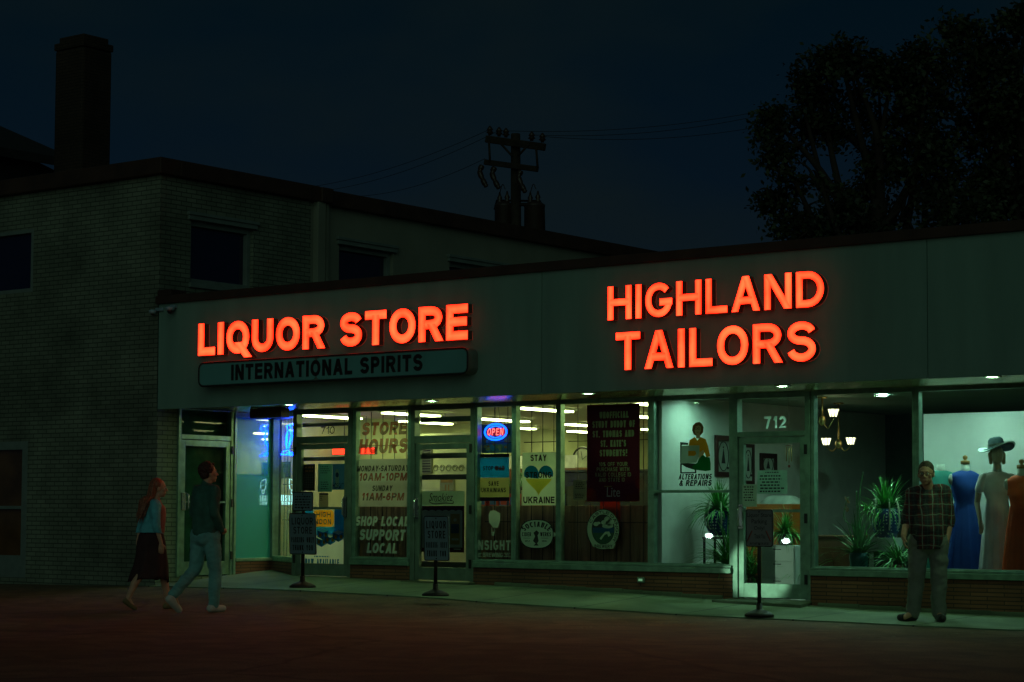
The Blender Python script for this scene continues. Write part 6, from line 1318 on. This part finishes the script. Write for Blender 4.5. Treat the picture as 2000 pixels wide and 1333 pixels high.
hand(B_, wR, Q(.25, -.13, .93)-Q(.1, -.215, 1.0), Q(0, 1, 0)-Q(0, 0, 0), Q(1, 0, .6)-Q(0, 0, 0), .95, .9); hand(B_, wL, Q(.3, .1, 1.0)-Q(.2, .2, 1.06), Q(0, -1, 0)-Q(0, 0, 0), Q(.3, 0, 1)-Q(0, 0, 0), .95, .9)
qh, rh_ = head(B_, hc, RT*.86+FW*.5+UP*.10); bake('body', B_, .0065, 3, skin, MAN); eyes(qh, MAN)
B_ = MB(); B_.ball(qh(0, -.030, .050), .089, .096, .090, 20, 14, rot=rh_); B_.ball(qh(0, -.06, -.01), .072, .06, .06, 16, 12, rot=rh_); rnd = random.Random(2)
for i in range(130):
    v = Vector((rnd.gauss(0, 1), rnd.gauss(-.35, 1), rnd.gauss(.45, .8))).normalized()
    if v.y > .30 and v.z < .62: continue
    if v.z < -.35: continue
    B_.ball(qh(v.x*.088, -.018+v.y*.104, .045+v.z*.092), rnd.uniform(.012, .022), n=8, k=6)
bake('hair', B_, .006, 1, mat('dark_auburn_hair', (.055, .016, .010), rough=.7, var=.4, scale=60), MAN, fold=.004, fscale=(60, 60, 60))
B_ = MB(); limb(B_, (Q(.0, 0, .96), .155), (Q(-.005, 0, 1.10), .155), (Q(-.01, 0, 1.32), .165), (Q(.0, 0, 1.43), .125)); limb(B_, (Q(0, .11, .96), .085), (Q(0, .12, 1.3), .10), (shL, .078)); limb(B_, (Q(0, -.11, .96), .085), (Q(0, -.12, 1.3), .10), (shR, .078)); limb(B_, (shL, .075), (Q(0, 0, 1.49), .075), (shR, .075))
limb(B_, (shL, .076), (eL, .060), (wL, .043)); limb(B_, (shR, .076), (eR, .060), (wR, .043)); limb(B_, (Q(0, 0, 1.49), .072), (Q(.015, 0, 1.545), .066))
bake('jacket', B_, .009, 3, mat('dark_green_jacket', (.035, .12, .09), rough=.8, var=.25, scale=9, bump=.2, bscale=150), MAN, fold=.012, fscale=(9, 9, 7), hem=.90)
B_ = MB(); limb(B_, (Q(0, .055, .93), .115), (Q(0, -.055, .93), .115)); limb(B_, (hipL, .118), (kL, .080), (aL+Vector((0, 0, .02)), .064)); limb(B_, (hipR, .118), (kR, .080), (Q(.08, -.09, .10), .068)); limb(B_, (Q(-.05, .07, .90), .10), (Q(-.05, -.07, .90), .10))
bake('jeans', B_, .009, 3, mat('faded_blue_denim', (.14, .36, .34), rough=.85, var=.22, scale=7, bump=.2, bscale=200), MAN, fold=.011, fscale=(10, 10, 11))
sho = mat('white_sneaker', (.48, .50, .44), rough=.6, var=.1)
for (h_, t_, dn) in ((hl, tl, (aL)), (Q(.03, -.09, .045), Q(.22, -.09, .04), aR)):
    B_ = MB(); mid = h_.lerp(t_, .5); limb(B_, (h_, .046), (mid, .046), (t_, .042)); limb(B_, (h_.lerp(dn, .45), .050), (mid, .048)); bake('shoe', B_, .006, 2, sho, MAN)

# --- woman walking in profile
q0 = onZ(292, 1191, z0); Q = frame((q0.x, q0.y, z0), RT*.95+FW*.32)
WOM = thing('person', 'woman with long reddish hair in blue jacket and dark midi skirt, walking', 'person', (q0.x, q0.y, z0))
hL, hR = Q(.02, .08, .85), Q(0, -.08, .85); kL, kR = Q(.17, .07, .47), Q(-.10, -.08, .47); aL, aR = Q(.24, .07, .075), Q(-.28, -.08, .14)
shL, shR = Q(.05, .155, 1.30), Q(.03, -.155, 1.30); eL, eR = Q(-.08, .22, 1.09), Q(.03, -.215, 1.05); wL, wR = Q(-.12, .20, .90), Q(.10, -.20, .83)
B_ = MB(); hc = Q(.10, 0, 1.505)
limb(B_, (Q(.01, 0, .92), .105), (Q(.02, 0, 1.06), .09), (Q(.03, 0, 1.24), .10)); limb(B_, (shL, .05), (Q(.035, 0, 1.31), .06), (shR, .05)); limb(B_, (Q(.04, 0, 1.31), .05), (Q(.075, 0, 1.43), .044))
limb(B_, (hL, .055), (kL, .050), (Q(.205, .07, .28), .047), (aL, .031)); limb(B_, (hR, .055), (kR, .052), (Q(-.20, -.08, .33), .049), (aR, .031)); limb(B_, (shL, .042), (eL, .034), (wL, .023)); limb(B_, (shR, .042), (eR, .034), (wR, .023)); limb(B_, (aL, .031), (Q(.33, .07, .025), .022)); limb(B_, (aR, .031), (Q(-.20, -.08, .025), .022)); limb(B_, (Q(.01, .03, .88), .085), (Q(.01, -.03, .88), .085))
hand(B_, wR, Q(.05, .02, -1)-Q(0, 0, 0), Q(0, 1, 0)-Q(0, 0, 0), Q(1, 0, 0)-Q(0, 0, 0), .9, .6); hand(B_, wL, Q(.05, 0, -1)-Q(0, 0, 0), Q(0, -1, 0)-Q(0, 0, 0), Q(1, 0, 0)-Q(0, 0, 0), .9, .5)
qh, rh_ = head(B_, hc, RT*.97+FW*.22, k=.93, jaw=.93); bake('body', B_, .006, 3, skin, WOM); eyes(qh, WOM, .93)
B_ = MB(); B_.ball(qh(0, -.040, .048), .082, .086, .088, 20, 14, rot=rh_); rnd = random.Random(12)
for i in range(46):
    x = rnd.uniform(-1, 1); yb = rnd.uniform(-.085, -.045) if abs(x) > .6 else rnd.uniform(-.11, -.08); a_ = qh(x*.075, yb, .05+.02*rnd.random()); b_ = qh(x*.080, yb-.035, -.10); c_ = Q(-.03-.07*rnd.random(), x*.11, 1.33+.04*rnd.random()); d_ = Q(-.09-.06*rnd.random(), x*.12, 1.14+.08*rnd.random()); limb(B_, (a_, .022), (b_, .024), (c_, .022), (d_, .010), n=8)
bake('hair', B_, .006, 1, mat('long_auburn_hair', (.24, .075, .035), rough=.5, var=.4, scale=50), WOM, fold=.007, fscale=(45, 45, 3)); mb = MB()
for i in range(60):
    x = rnd.uniform(-1, 1); a_ = qh(x*.08, -.10+.03*rnd.random(), .07-.03*abs(x)); c_ = Q(-.05-.08*rnd.random(), x*.13, 1.32+.05*rnd.random()); d_ = Q(-.10-.08*rnd.random(), x*.15, 1.06+.13*rnd.random()); mb.tube(crv([a_, qh(x*.092, -.11, -.08), c_, d_], 4), [.006]*9+[.005, .004, .003, .0015], n=5)
mb.build('hair_strands', MATS['long_auburn_hair'], WOM)
B_ = MB(); limb(B_, (Q(.0, .03, .99), .140), (Q(.0, -.03, .99), .140)); limb(B_, (Q(.0, 0, .99), .14), (Q(.02, 0, 1.10), .126), (Q(.03, 0, 1.24), .125)); limb(B_, (shL, .062), (Q(.035, 0, 1.31), .072), (shR, .062)); limb(B_, (shL, .062), (eL, .052), (wL, .040)); limb(B_, (shR, .062), (eR, .052), (wR, .040)); limb(B_, (Q(.03, .09, 1.0), .07), (shL, .07)); limb(B_, (Q(.03, -.09, 1.0), .07), (shR, .07))
bake('jacket', B_, .008, 3, mat('light_denim_jacket', (.10, .42, .48), rough=.85, var=.2, scale=8, bump=.2, bscale=180), WOM, fold=.010, fscale=(12, 12, 9), hem=.96)
B_ = MB(); limb(B_, (Q(.055, 0, .985), .118), (Q(.075, 0, 1.10), .110), (Q(.085, 0, 1.22), .105)); limb(B_, (Q(.08, 0, 1.25), .085), (Q(.07, 0, 1.33), .058)); bake('top', B_, .008, 3, mat('pinkish_top', (.32, .13, .10), rough=.8, var=.15), WOM, fold=.006)
N = 56; mb = MB(); vs = []; skirt = [(1.0, .112, .115, .012), (.92, .155, .150, .01), (.82, .178, .160, .012), (.68, .19, .158, .015), (.54, .212, .155, .010), (.43, .232, .158, -.01), (.375, .245, .160, -.02)]
for i, (z, ra, rb2, off) in enumerate(skirt):
    for j in range(N):
        a_ = 2*math.pi*j/N; amp = 1+(.02+.05*i/6)*math.sin(9*a_+1.3*math.sin(2*a_)+i*.2); dz_ = -.03*math.sin(a_*2+1)*(i == 6) - (.0 if i < 6 else .02*math.sin(7*a_)); vs.append(Q(off+ra*math.cos(a_)*amp, rb2*math.sin(a_)*amp, z+dz_))
for i in (6, 5, 4):
    z, ra, rb2, off = skirt[i]
    for j in range(N): a_ = 2*math.pi*j/N; vs.append(Q(off+(ra-.012)*math.cos(a_), (rb2-.012)*math.sin(a_), z+.004))
mb.add(vs, [(i*N+j, i*N+(j+1) % N, (i+1)*N+(j+1) % N, (i+1)*N+j) for i in range(len(vs)//N-1) for j in range(N)], 0, True); mb.build('skirt', mat('dark_wine_skirt', (.035, .012, .012), rough=.85, var=.3, scale=8, bump=.2, bscale=120), WOM)
sm_ = mat('olive_flat_shoe', (.16, .12, .045), rough=.6)
for h_, t_, dn in ((Q(.205, .07, .035), Q(.385, .07, .026), aL), (Q(-.315, -.08, .11), Q(-.195, -.08, .022), aR)): B_ = MB(); mid = h_.lerp(t_, .5); limb(B_, (h_, .034), (mid, .034), (t_, .030)); limb(B_, (h_.lerp(dn, .3), .036), (mid, .034)); bake('shoe', B_, .006, 2, sm_, WOM)

# --- man in the plaid shirt, standing at the right
zg = ground_z(13.1, .5); zg = ground_z(12.0, .45)+.018; q0 = onZ(1815, 1213, zg); zg = ground_z(q0.x, q0.y)+.018; q0 = onZ(1815, 1213, zg)
Q = frame((q0.x, q0.y, zg), -FW*.96-RT*.22)
GUY = thing('person', 'heavy man in plaid shirt, glasses and grey trousers standing before the dress window', 'person', (q0.x, q0.y, zg))
hL, hR = Q(-.01, .105, .90), Q(-.01, -.105, .90); kL, kR = Q(.01, .11, .49), Q(.02, -.135, .49); aL, aR = Q(-.03, .10, .085), Q(.0, -.175, .085)
shL, shR = Q(-.02, .175, 1.43), Q(-.02, -.175, 1.41); eL, eR = Q(-.07, .235, 1.12), Q(-.02, -.235, 1.12); wL, wR = Q(.0, .20, .90), Q(.11, -.27, .95)
B_ = MB(); hc = Q(.085, -.02, 1.635)
limb(B_, (Q(0, 0, .98), .13), (Q(.03, 0, 1.08), .14), (Q(0, 0, 1.36), .12)); limb(B_, (shL, .06), (Q(-.01, 0, 1.43), .08), (shR, .06)); limb(B_, (Q(0, 0, 1.43), .07), (Q(.05, -.012, 1.555), .062))
limb(B_, (hL, .10), (kL, .06), (aL, .04)); limb(B_, (hR, .10), (kR, .06), (aR, .04)); limb(B_, (shL, .055), (eL, .045), (wL, .032)); limb(B_, (shR, .055), (eR, .045), (wR, .032)); limb(B_, (hL, .11), (hR, .11)); limb(B_, (aL, .04), (Q(.10, .13, .04), .03)); limb(B_, (aR, .04), (Q(.10, -.27, .04), .03))
hand(B_, wR, Q(.25, .05, -1)-Q(0, 0, 0), Q(0, 1, 0)-Q(0, 0, 0), Q(1, 0, .2)-Q(0, 0, 0), 1.05, .8); hand(B_, wL, Q(.2, -.1, -1)-Q(0, 0, 0), Q(0, -1, 0)-Q(0, 0, 0), Q(1, 0, .2)-Q(0, 0, 0), 1.05, .6)
qh, rh_ = head(B_, hc, -FW*.93-RT*.36-UP*.06, k=1.06, jaw=1.12); bake('body', B_, .0065, 3, skin2, GUY); eyes(qh, GUY, 1.06)
B_ = MB(); B_.ball(qh(0, -.022, .056), .085, .097, .090, 20, 14, rot=rh_); B_.ball(qh(0, -.062, -.015), .070, .055, .06, 14, 10, rot=rh_)
for s_ in (-1, 1): B_.ball(qh(s_*.073, -.02, .015), .014, .03, .04, rot=rh_)
bake('hair', B_, .0065, 1, mat('greying_brown_hair', (.07, .045, .025), rough=.7, var=.4, scale=60), GUY, fold=.004, fscale=(70, 70, 70))
mb = MB()
for s_ in (-1, 1): mb.tube([qh(s_*.032+.025*math.cos(R(i*30)), .100, .004+.019*math.sin(R(i*30))) for i in range(12)], .002, n=5, closed=True); mb.tube([qh(s_*.057, .099, .008), qh(s_*.078, .04, .010), qh(s_*.080, -.02, .008)], .0028, n=5)
mb.tube([qh(-.008, .102, .007), qh(.008, .102, .007)], .0032, n=5); gls = mb.build('glasses', black, GUY)
for s_ in (-1, 1): m2 = MB(); m2.add([qh(s_*.032+.024*math.cos(R(i*30)), .1003, .004+.018*math.sin(R(i*30))) for i in range(12)], [tuple(range(12))]); m2.build('lens', glass, gls)
def plaid():
    m, t, p = node_mat('plaid_flannel'); p.inputs['Roughness'].default_value = .9; L = t.links.new
    tcn = t.nodes.new('ShaderNodeTexCoord'); mp = t.nodes.new('ShaderNodeMapping'); mp.inputs['Rotation'].default_value = (0, 0, R(-37.65)); nd = t.nodes.new('ShaderNodeTexNoise'); nd.inputs['Scale'].default_value = 5; L(tcn.outputs['Object'], nd.inputs['Vector']); vm = t.nodes.new('ShaderNodeVectorMath'); vm.operation = 'MULTIPLY_ADD'; vm.inputs[1].default_value = (.07, .07, .07); L(nd.outputs['Color'], vm.inputs[0]); L(tcn.outputs['Object'], vm.inputs[2]); L(vm.outputs[0], mp.inputs[0]); s = t.nodes.new('ShaderNodeSeparateXYZ'); L(mp.outputs[0], s.inputs[0])
    def band(sock, per, width, off=0.0):
        a = t.nodes.new('ShaderNodeMath'); a.operation = 'ADD'; a.inputs[1].default_value = off+10*per; L(sock, a.inputs[0])
        b = t.nodes.new('ShaderNodeMath'); b.operation = 'PINGPONG'; b.inputs[1].default_value = per/2; L(a.outputs[0], b.inputs[0])
        r = t.nodes.new('ShaderNodeMapRange'); r.inputs['From Min'].default_value = width/2; r.inputs['From Max'].default_value = width/2-.003; L(b.outputs[0], r.inputs['Value']); return r.outputs[0]
    def mixc(f, a, col, fac=1.0):
        q = t.nodes.new('ShaderNodeMix'); q.data_type = 'RGBA'; k_ = t.nodes.new('ShaderNodeMath'); k_.operation = 'MULTIPLY'; k_.inputs[1].default_value = fac; L(f, k_.inputs[0]); L(k_.outputs[0], q.inputs['Factor'])
        if isinstance(a, tuple): q.inputs['A'].default_value = (*a, 1)
        else: L(a, q.inputs['A'])
        q.inputs['B'].default_value = (*col, 1); return q.outputs['Result']
    c = mixc(band(s.outputs['X'], .115, .055), (.13, .035, .028), (.030, .048, .050), .75); c = mixc(band(s.outputs['Z'], .115, .055), c, (.022, .032, .035), .6)
    c = mixc(band(s.outputs['X'], .115, .012, .05), c, (.32, .44, .34), .7); c = mixc(band(s.outputs['Z'], .115, .012, .05), c, (.34, .44, .30), .55)
    c = mixc(band(s.outputs['X'], .0575, .008), c, (.10, .15, .13), .4); c = mixc(band(s.outputs['Z'], .0575, .008), c, (.10, .15, .13), .4)
    L(c, p.inputs['Base Color']); return m
B_ = MB(); limb(B_, (Q(.03, 0, .86), .165), (Q(.05, 0, 1.02), .18), (Q(.02, 0, 1.22), .165), (Q(-.01, 0, 1.36), .145)); limb(B_, (Q(0, .105, .86), .095), (Q(0, .112, 1.1), .105), (shL, .082)); limb(B_, (Q(0, -.105, .86), .095), (Q(0, -.112, 1.1), .105), (shR, .082)); limb(B_, (shL, .085), (Q(-.01, 0, 1.44), .09), (shR, .085))
limb(B_, (shL, .080), (eL, .066), (eL.lerp(wL, .18), .064)); limb(B_, (shR, .080), (eR, .066), (eR.lerp(wR, .14), .064)); sh_o = bake('plaid_shirt', B_, .009, 3, plaid(), GUY, fold=.014, fscale=(8, 8, 6), hem=zg+.80)
mb = MB()
for s_ in (-1, 1): mb.slab([Q(.075, s_*.02, 1.40), Q(.05, s_*.085, 1.44), Q(.0, s_*.098, 1.505), Q(.055, s_*.062, 1.52)], Q(.012, 0, .006)-Q(0, 0, 0))
mb.build('collar', MATS.get('plaid_flannel') or sh_o.data.materials[0], sh_o)
B_ = MB(); limb(B_, (Q(0, .06, .88), .15), (Q(0, -.06, .88), .15)); limb(B_, (hL, .12), (kL, .092), (Q(-.03, .10, .10), .080)); limb(B_, (hR, .12), (kR, .092), (Q(.0, -.175, .10), .080)); bake('trousers', B_, .009, 3, mat('grey_cotton_trousers', (.20, .22, .18), rough=.9, var=.15, scale=6, bump=.15, bscale=150), GUY, fold=.016, fscale=(9, 9, 8))
for h_, t_, dn in ((Q(-.06, .10, .042), Q(.16, .15, .038), aL), (Q(-.03, -.165, .042), Q(.10, -.31, .038), aR)): B_ = MB(); mid = h_.lerp(t_, .5); limb(B_, (h_, .046), (mid, .048), (t_, .042)); limb(B_, (h_.lerp(dn, .5), .05), (mid, .046)); bake('shoe', B_, .006, 2, mat('black_leather_shoe', (.018, .016, .014), rough=.45), GUY)

# ================================================================== utility pole, wires, tree
YP = 26.0; pw = mat('weathered_pole_wood', (.035, .024, .016), rough=.85, var=.4, scale=5); ins = mat('brown_insulator', (.05, .028, .02), rough=.3); tank = mat('dark_transformer_tank', (.045, .026, .02), rough=.5, var=.2)
f_ = lambda x, y, Y=YP: onY(x, y, Y)
top = f_(1007, 262); PO = thing('utility_pole', 'wooden utility pole with two crossarms and two transformers behind the shops', 'utility pole', (top.x, YP, 0))
mb = MB(); mb.tube([(top.x+.10, YP, 0), (top.x+.05, YP, top.z*.6), (top.x, YP, top.z)], [.22, .17, .135], n=14); mb.build('pole', pw, PO)
def armat(a, b, w, h): mb = MB(); mb.beam(a, b, w, h*.8); o = mb.build('crossarm', pw, PO, bevel=.02); return o
a1, b1 = f_(950, 272, YP-.22), f_(1064, 288, YP-.22); o1 = armat(a1, b1, .13, .26)
a2, b2 = f_(947, 317, YP-.22), f_(1050, 331, YP-.22); o2 = armat(a2, b2, .12, .2)
for t_ in (.06, .22, .34, .78, .96): p_ = a1.lerp(b1, t_); mb = MB(); mb.lathe([(.05, .13), (.05, .17), (.11, .2), (.06, .26), (.10, .28), (.05, .36), (.02, .40)], p_, 12); mb.build('insulator', ins, o1)
for t_ in (.02, .26, .76): p_ = a2.lerp(b2, t_); mb = MB(); mb.tube(crv([p_+Vector((-.05, -.1, -.10)), p_+Vector((-.1, -.15, -.3)), p_+Vector((.06, -.15, -.62)), p_+Vector((.12, -.1, -.75))], 5), [.06, .085, .085, .085, .06, .085, .085, .085, .06, .085, .085, .085, .06, .085, .06, .03], n=8); mb.build('cutout_fuse', ins, o2)
for q0_, q1_ in (((955, 276), (957, 316)), ((1047, 287), (1050, 327)), ((978, 281), (1000, 305)), ((1034, 281), (1012, 305))): mb = MB(); mb.tube([f_(*q0_, YP-.3), f_(*q1_, YP-.3)], .033, n=6); mb.build('brace', pw, PO)
for px0, px1 in ((970, 998), (1028, 1060)):
    a, b = f_(px0, 404, YP-.1), f_(px1, 404, YP-.1); r_ = (b.x-a.x)*.50; c_ = (a+b)/2; zb_ = f_((px0+px1)/2, 452).z
    mb = MB(); mb.lathe([(r_*.9, -1.05), (r_, -1.0), (r_, -.02), (r_*1.04, 0), (r_*1.04, .05), (r_*.6, .13)], (c_.x, YP-.1, c_.z), 20); T_ = mb.build('transformer', tank, PO)
    mb = MB()
    for dx in (-.15, .12): mb.lathe([(.05, .08), (.09, .16), (.05, .2), (.08, .26), (.04, .34), (.02, .44)], (c_.x+dx, YP-.1, c_.z), 10)
    mb.tube(crv([(c_.x-.15, YP-.1, c_.z+.4), (c_.x-.05, YP-.1, c_.z+.65), (c_.x+.05, YP-.1, c_.z+.5)], 5), .012, n=4); mb.build('bushing', ins, T_)
mb = MB(); mb.tube([f_(966, 410), f_(970, 392), f_(1054, 393), f_(1062, 403), f_(1063, 450)], .03, n=6); mb.tube([f_(985, 400), f_(1040, 400)], .05, n=6); mb.build('conduit', dark_iron, PO)
wm_ = mat('power_cable', (.010, .012, .012), rough=.6)
def wire(label, a, b, sag):
    a, b = Vector(a), Vector(b); mb = MB(); mb.tube([a.lerp(b, i/24)-Vector((0, 0, sag*4*(i/24)*(1-i/24))) for i in range(25)], .008, n=5); mb.build('power_line', wm_, label=label, cat='cable', group='power lines on the utility pole')
for i, (t_, lx, ly) in enumerate(((.06, 600, 366), (.22, 640, 372), (.34, 690, 384))):
    s_ = a1.lerp(b1, t_)+Vector((0, 0, .3)); wire(('highest', 'middle', 'lowest')[i]+' power line running left from the utility pole', s_ if i < 2 else a2+Vector((0, 0, .1)), onY(lx, ly, 26+9*1.0), .25)
for i, (t_, rx_, ry_) in enumerate(((.22, 1560, 202), (.78, 1560, 208), (.96, 1560, 232))):
    wire(('upper', 'middle', 'lower')[i]+' faint power line running right from the utility pole to the tree', a1.lerp(b1, t_)+Vector((0, 0, .3)), onY(rx_, ry_, 33), .3)
# the tree behind the shops
bark = mat('dark_bark', (.03, .022, .015), rough=.9, var=.4, bump=.5, bscale=20)
lf = [mat('night_leaves', (.040, .060, .022), rough=.6, var=.5, scale=.9), mat('dark_night_leaves', (.022, .036, .014), rough=.6, var=.5, scale=.9)]
YT = 19.0
def tree(label, base_px, blobs, seed, lim, Y0):
    rnd = random.Random(seed); b_ = onY(base_px, 600, Y0); T_ = thing('tree', label, 'tree', (b_.x, Y0, 0), None)
    mb = MB(); trunk = [(b_.x, Y0, -.1), (b_.x+.1, Y0+.1, 2.5), (b_.x-.1, Y0, 5.0), (b_.x+.2, Y0+.1, 8)]; mb.tube(crv(trunk, 6), [.42-.014*i for i in range(19)], n=12)
    cen = []
    for x, y, r_, dy in blobs: c_ = onY(x, y, Y0+dy); rr = r_/100.0; cen.append((c_, rr))
    for c_, rr in cen:
        s_ = Vector(trunk[1]).lerp(Vector(trunk[3]), rnd.uniform(.1, .95)); mid = s_.lerp(c_, .5)+Vector((rnd.uniform(-.4, .4), rnd.uniform(-.4, .4), rnd.uniform(-.1, .6))); mb.tube(crv([s_, mid, c_+Vector((0, 0, rr*.3))], 6), [.13-.0085*i for i in range(13)], n=7)
        for k_ in range(5): e_ = c_+Vector((rnd.uniform(-1, 1), rnd.uniform(-1, 1), rnd.uniform(-.6, 1)))*rr; mb.tube(crv([c_, c_.lerp(e_, .5)+Vector((0, 0, .15)), e_], 4), [.05-.005*i for i in range(9)], n=5)
    mb.build('trunk', bark, T_)
    mb = MB(); vs, fs, ms = [], [], []
    for c_, rr in cen:
        n_cl = int(36*rr*rr)+8
        for k_ in range(n_cl):
            while True:
                v = Vector((rnd.uniform(-1, 1), rnd.uniform(-1, 1), rnd.uniform(-1, 1)))
                if v.length < 1: break
            v = v*(.55+.45*rnd.random())**.3; cc = c_+v*rr*Vector((1, 1, 1)).x; sz = rnd.uniform(.16, .42); mi = 0 if rnd.random() < .55 else 1
            if rr > .45 and noise.noise(cc*.75+Vector((seed, 0, 0))) < -.08: continue
            for q in range(int(58*sz/.3)):
                p_ = cc+Vector((rnd.gauss(0, 1), rnd.gauss(0, 1), rnd.gauss(0, .75)))*sz*.50
                d_ = Vector((rnd.gauss(0, 1), rnd.gauss(0, 1), rnd.gauss(-.3, .8))).normalized(); s_ = d_.orthogonal().normalized(); s_ = (Matrix.Rotation(rnd.uniform(0, 6.28), 3, d_) @ s_); L = rnd.uniform(.09, .18)
                b0_ = len(vs); vs += [p_, p_+d_*L*.5+s_*L*.28, p_+d_*L, p_+d_*L*.5-s_*L*.28]; fs.append((b0_, b0_+1, b0_+2, b0_+3)); ms.append(mi)
    mb.v, mb.f, mb.m, mb.sm = vs, fs, ms, [False]*len(fs); mb.build('crown', lf, T_); return len(fs)
blobs = [(1530, 325, 62, 0), (1505, 240, 42, .5), (1560, 190, 62, 0), (1620, 260, 95, 1), (1600, 150, 62, .5), (1665, 155, 80, 0), (1600, 370, 75, -.5), (1690, 380, 105, .5), (1510, 395, 40, 0), (1560, 440, 50, 0), (1720, 250, 110, 1), (1745, 150, 70, 0), (1640, 440, 80, 0), (1800, 190, 90, .5), (1815, 110, 62, 0), (1800, 330, 110, .5), (1760, 430, 80, 0), (1870, 420, 90, 0), (1640, 115, 36, 0)]
n1_ = tree('big dark leafy tree behind the tailor shop', 1700, blobs, 3, None, YT)
blobs2 = [(1900, 120, 85, 0), (1880, 60, 50, 0), (1905, 260, 115, 0), (1985, 80, 90, 0), (2000, 200, 120, 0), (1960, 340, 110, 0), (1980, 430, 90, 0), (2060, 120, 120, 0), (2080, 300, 130, 0), (1900, 390, 80, 0), (2010, 30, 60, 0)]
n2_ = tree('taller dark tree at the far right, behind the shops', 2010, blobs2, 8, None, YT+2.5)

# ================================================================== the car whose lit headlights are mirrored in the tailor's glass
CX, CYF = 3.07, -8.0
CR = thing('car', 'dark parked car facing the shops, its lit headlights mirrored in the tailor windows', 'car', (CX, CYF-2.3, 0)); cp = mat('dark_car_paint', (.02, .022, .025), rough=.25, var=.1, coat=1.0); tyre = mat('tyre_rubber', (.015, .015, .015), rough=.85); rimm = mat('wheel_rim', (.3, .3, .3), rough=.3, metal=.9)
secs = [(0.0, .62, .45, .70), (.10, .84, .30, .86), (.55, .92, .26, .98), (1.15, .94, .25, 1.04), (1.35, .94, .25, 1.06), (3.6, .94, .25, 1.06), (4.3, .92, .28, 1.05), (4.62, .84, .38, .98), (4.70, .70, .5, .8)]
mb = MB(); vs = []; N = 12
for d_, w_, zl, zh in secs:
    for u_, v_ in ((-1, .12), (-1, .55), (-.96, .82), (-.80, 1.0), (-.3, 1.0), (.3, 1.0), (.80, 1.0), (.96, .82), (1, .55), (1, .12), (.8, 0), (-.8, 0)): vs.append((CX+u_*w_, CYF-d_, zl+(zh-zl)*v_))
mb.add(vs, [(i*N+j, i*N+(j+1) % N, (i+1)*N+(j+1) % N, (i+1)*N+j) for i in range(len(secs)-1) for j in range(N)]+[tuple(range(N)), tuple(range(len(secs)*N-1, (len(secs)-1)*N-1, -1))], 0, True); mb.build('body', cp, CR)
mb = MB(); cab = [(1.2, .80, 1.05), (2.0, .66, 1.56), (3.4, .64, 1.58), (4.25, .78, 1.04)]; vs = []
for d_, w_, z in cab: vs += [(CX-w_, CYF-d_, z), (CX+w_, CYF-d_, z)]
vs += [(CX-.80, CYF-1.2, 1.03), (CX+.80, CYF-1.2, 1.03), (CX+.78, CYF-4.25, 1.03), (CX-.78, CYF-4.25, 1.03)]
mb.add(vs, [(0, 1, 3, 2), (4, 5, 7, 6), (0, 2, 4, 6), (1, 7, 5, 3)], 0); mb.build('window', night_glass, CR)
mb = MB(); mb.add([vs[2], vs[3], vs[5], vs[4]], [(0, 1, 2, 3)]); 
for a_, b_ in ((0, 2), (1, 3), (2, 4), (3, 5), (4, 6), (5, 7)): mb.tube([vs[a_], vs[b_]], .03, n=6)
mb.build('roof', cp, CR)
for sx_ in (-1, 1):
    for d_ in (.95, 3.75):
        x = CX+sx_*.84; mb = MB(); mb.tube([(x-.11, CYF-d_, .33), (x-.10, CYF-d_, .33), (x+.10, CYF-d_, .33), (x+.11, CYF-d_, .33)], [.30, .33, .33, .30], n=24); W_ = mb.build('wheel', tyre, CR); mb = MB(); mb.tube([(x+sx_*.105, CYF-d_, .33), (x+sx_*.118, CYF-d_, .33)], .20, n=20); mb.build('rim', rimm, W_)
for hx_, hz_ in ((2.251, .836), (3.878, .761)):
    mb = MB(); s_ = 1 if hx_ > CX else -1; mb.slab([(hx_-.17, CYF+.02, hz_-.05), (hx_+.17, CYF+.02, hz_-.05), (hx_+.19, CYF+.02, hz_+.06), (hx_-.19, CYF+.02, hz_+.06)], (0, -.16, 0)); H_ = mb.build('headlight', mat('headlight_shell', (.4, .42, .42), rough=.2, metal=.6), CR)
    mb = MB(); n_ = 16; mb.add([(hx_+.085*math.cos(2*math.pi*j/n_), CYF+.024, hz_+.05*math.sin(2*math.pi*j/n_)) for j in range(n_)], [tuple(range(n_))]); mb.build('headlight_lens', emit('headlight_beam', (.70, 1.0, .86), 40), H_)
mb = MB()
for k_ in range(5): mb.box(CX-.5, CX+.5, CYF+.0, CYF+.03, .52+k_*.05, .54+k_*.05)
mb.build('grille', black, CR)
ld = bpy.data.lights.new('headlight_beam', 'SPOT'); lo_ = bpy.data.objects.new('headlight_beam', ld); COL.objects.link(lo_); lo_.parent = CR; lp = Vector((3.878, CYF+.05, .761)); lo_.location = lp-ORG[CR.name]
ld.energy = 800; ld.spot_size = R(4.6); ld.spot_blend = .5; ld.shadow_soft_size = .05; ld.color = (.62, 1.0, .70); tgt_ = onY(1486, 1118, RY); lo_.rotation_euler = (tgt_-lp).to_track_quat('-Z', 'Y').to_euler()
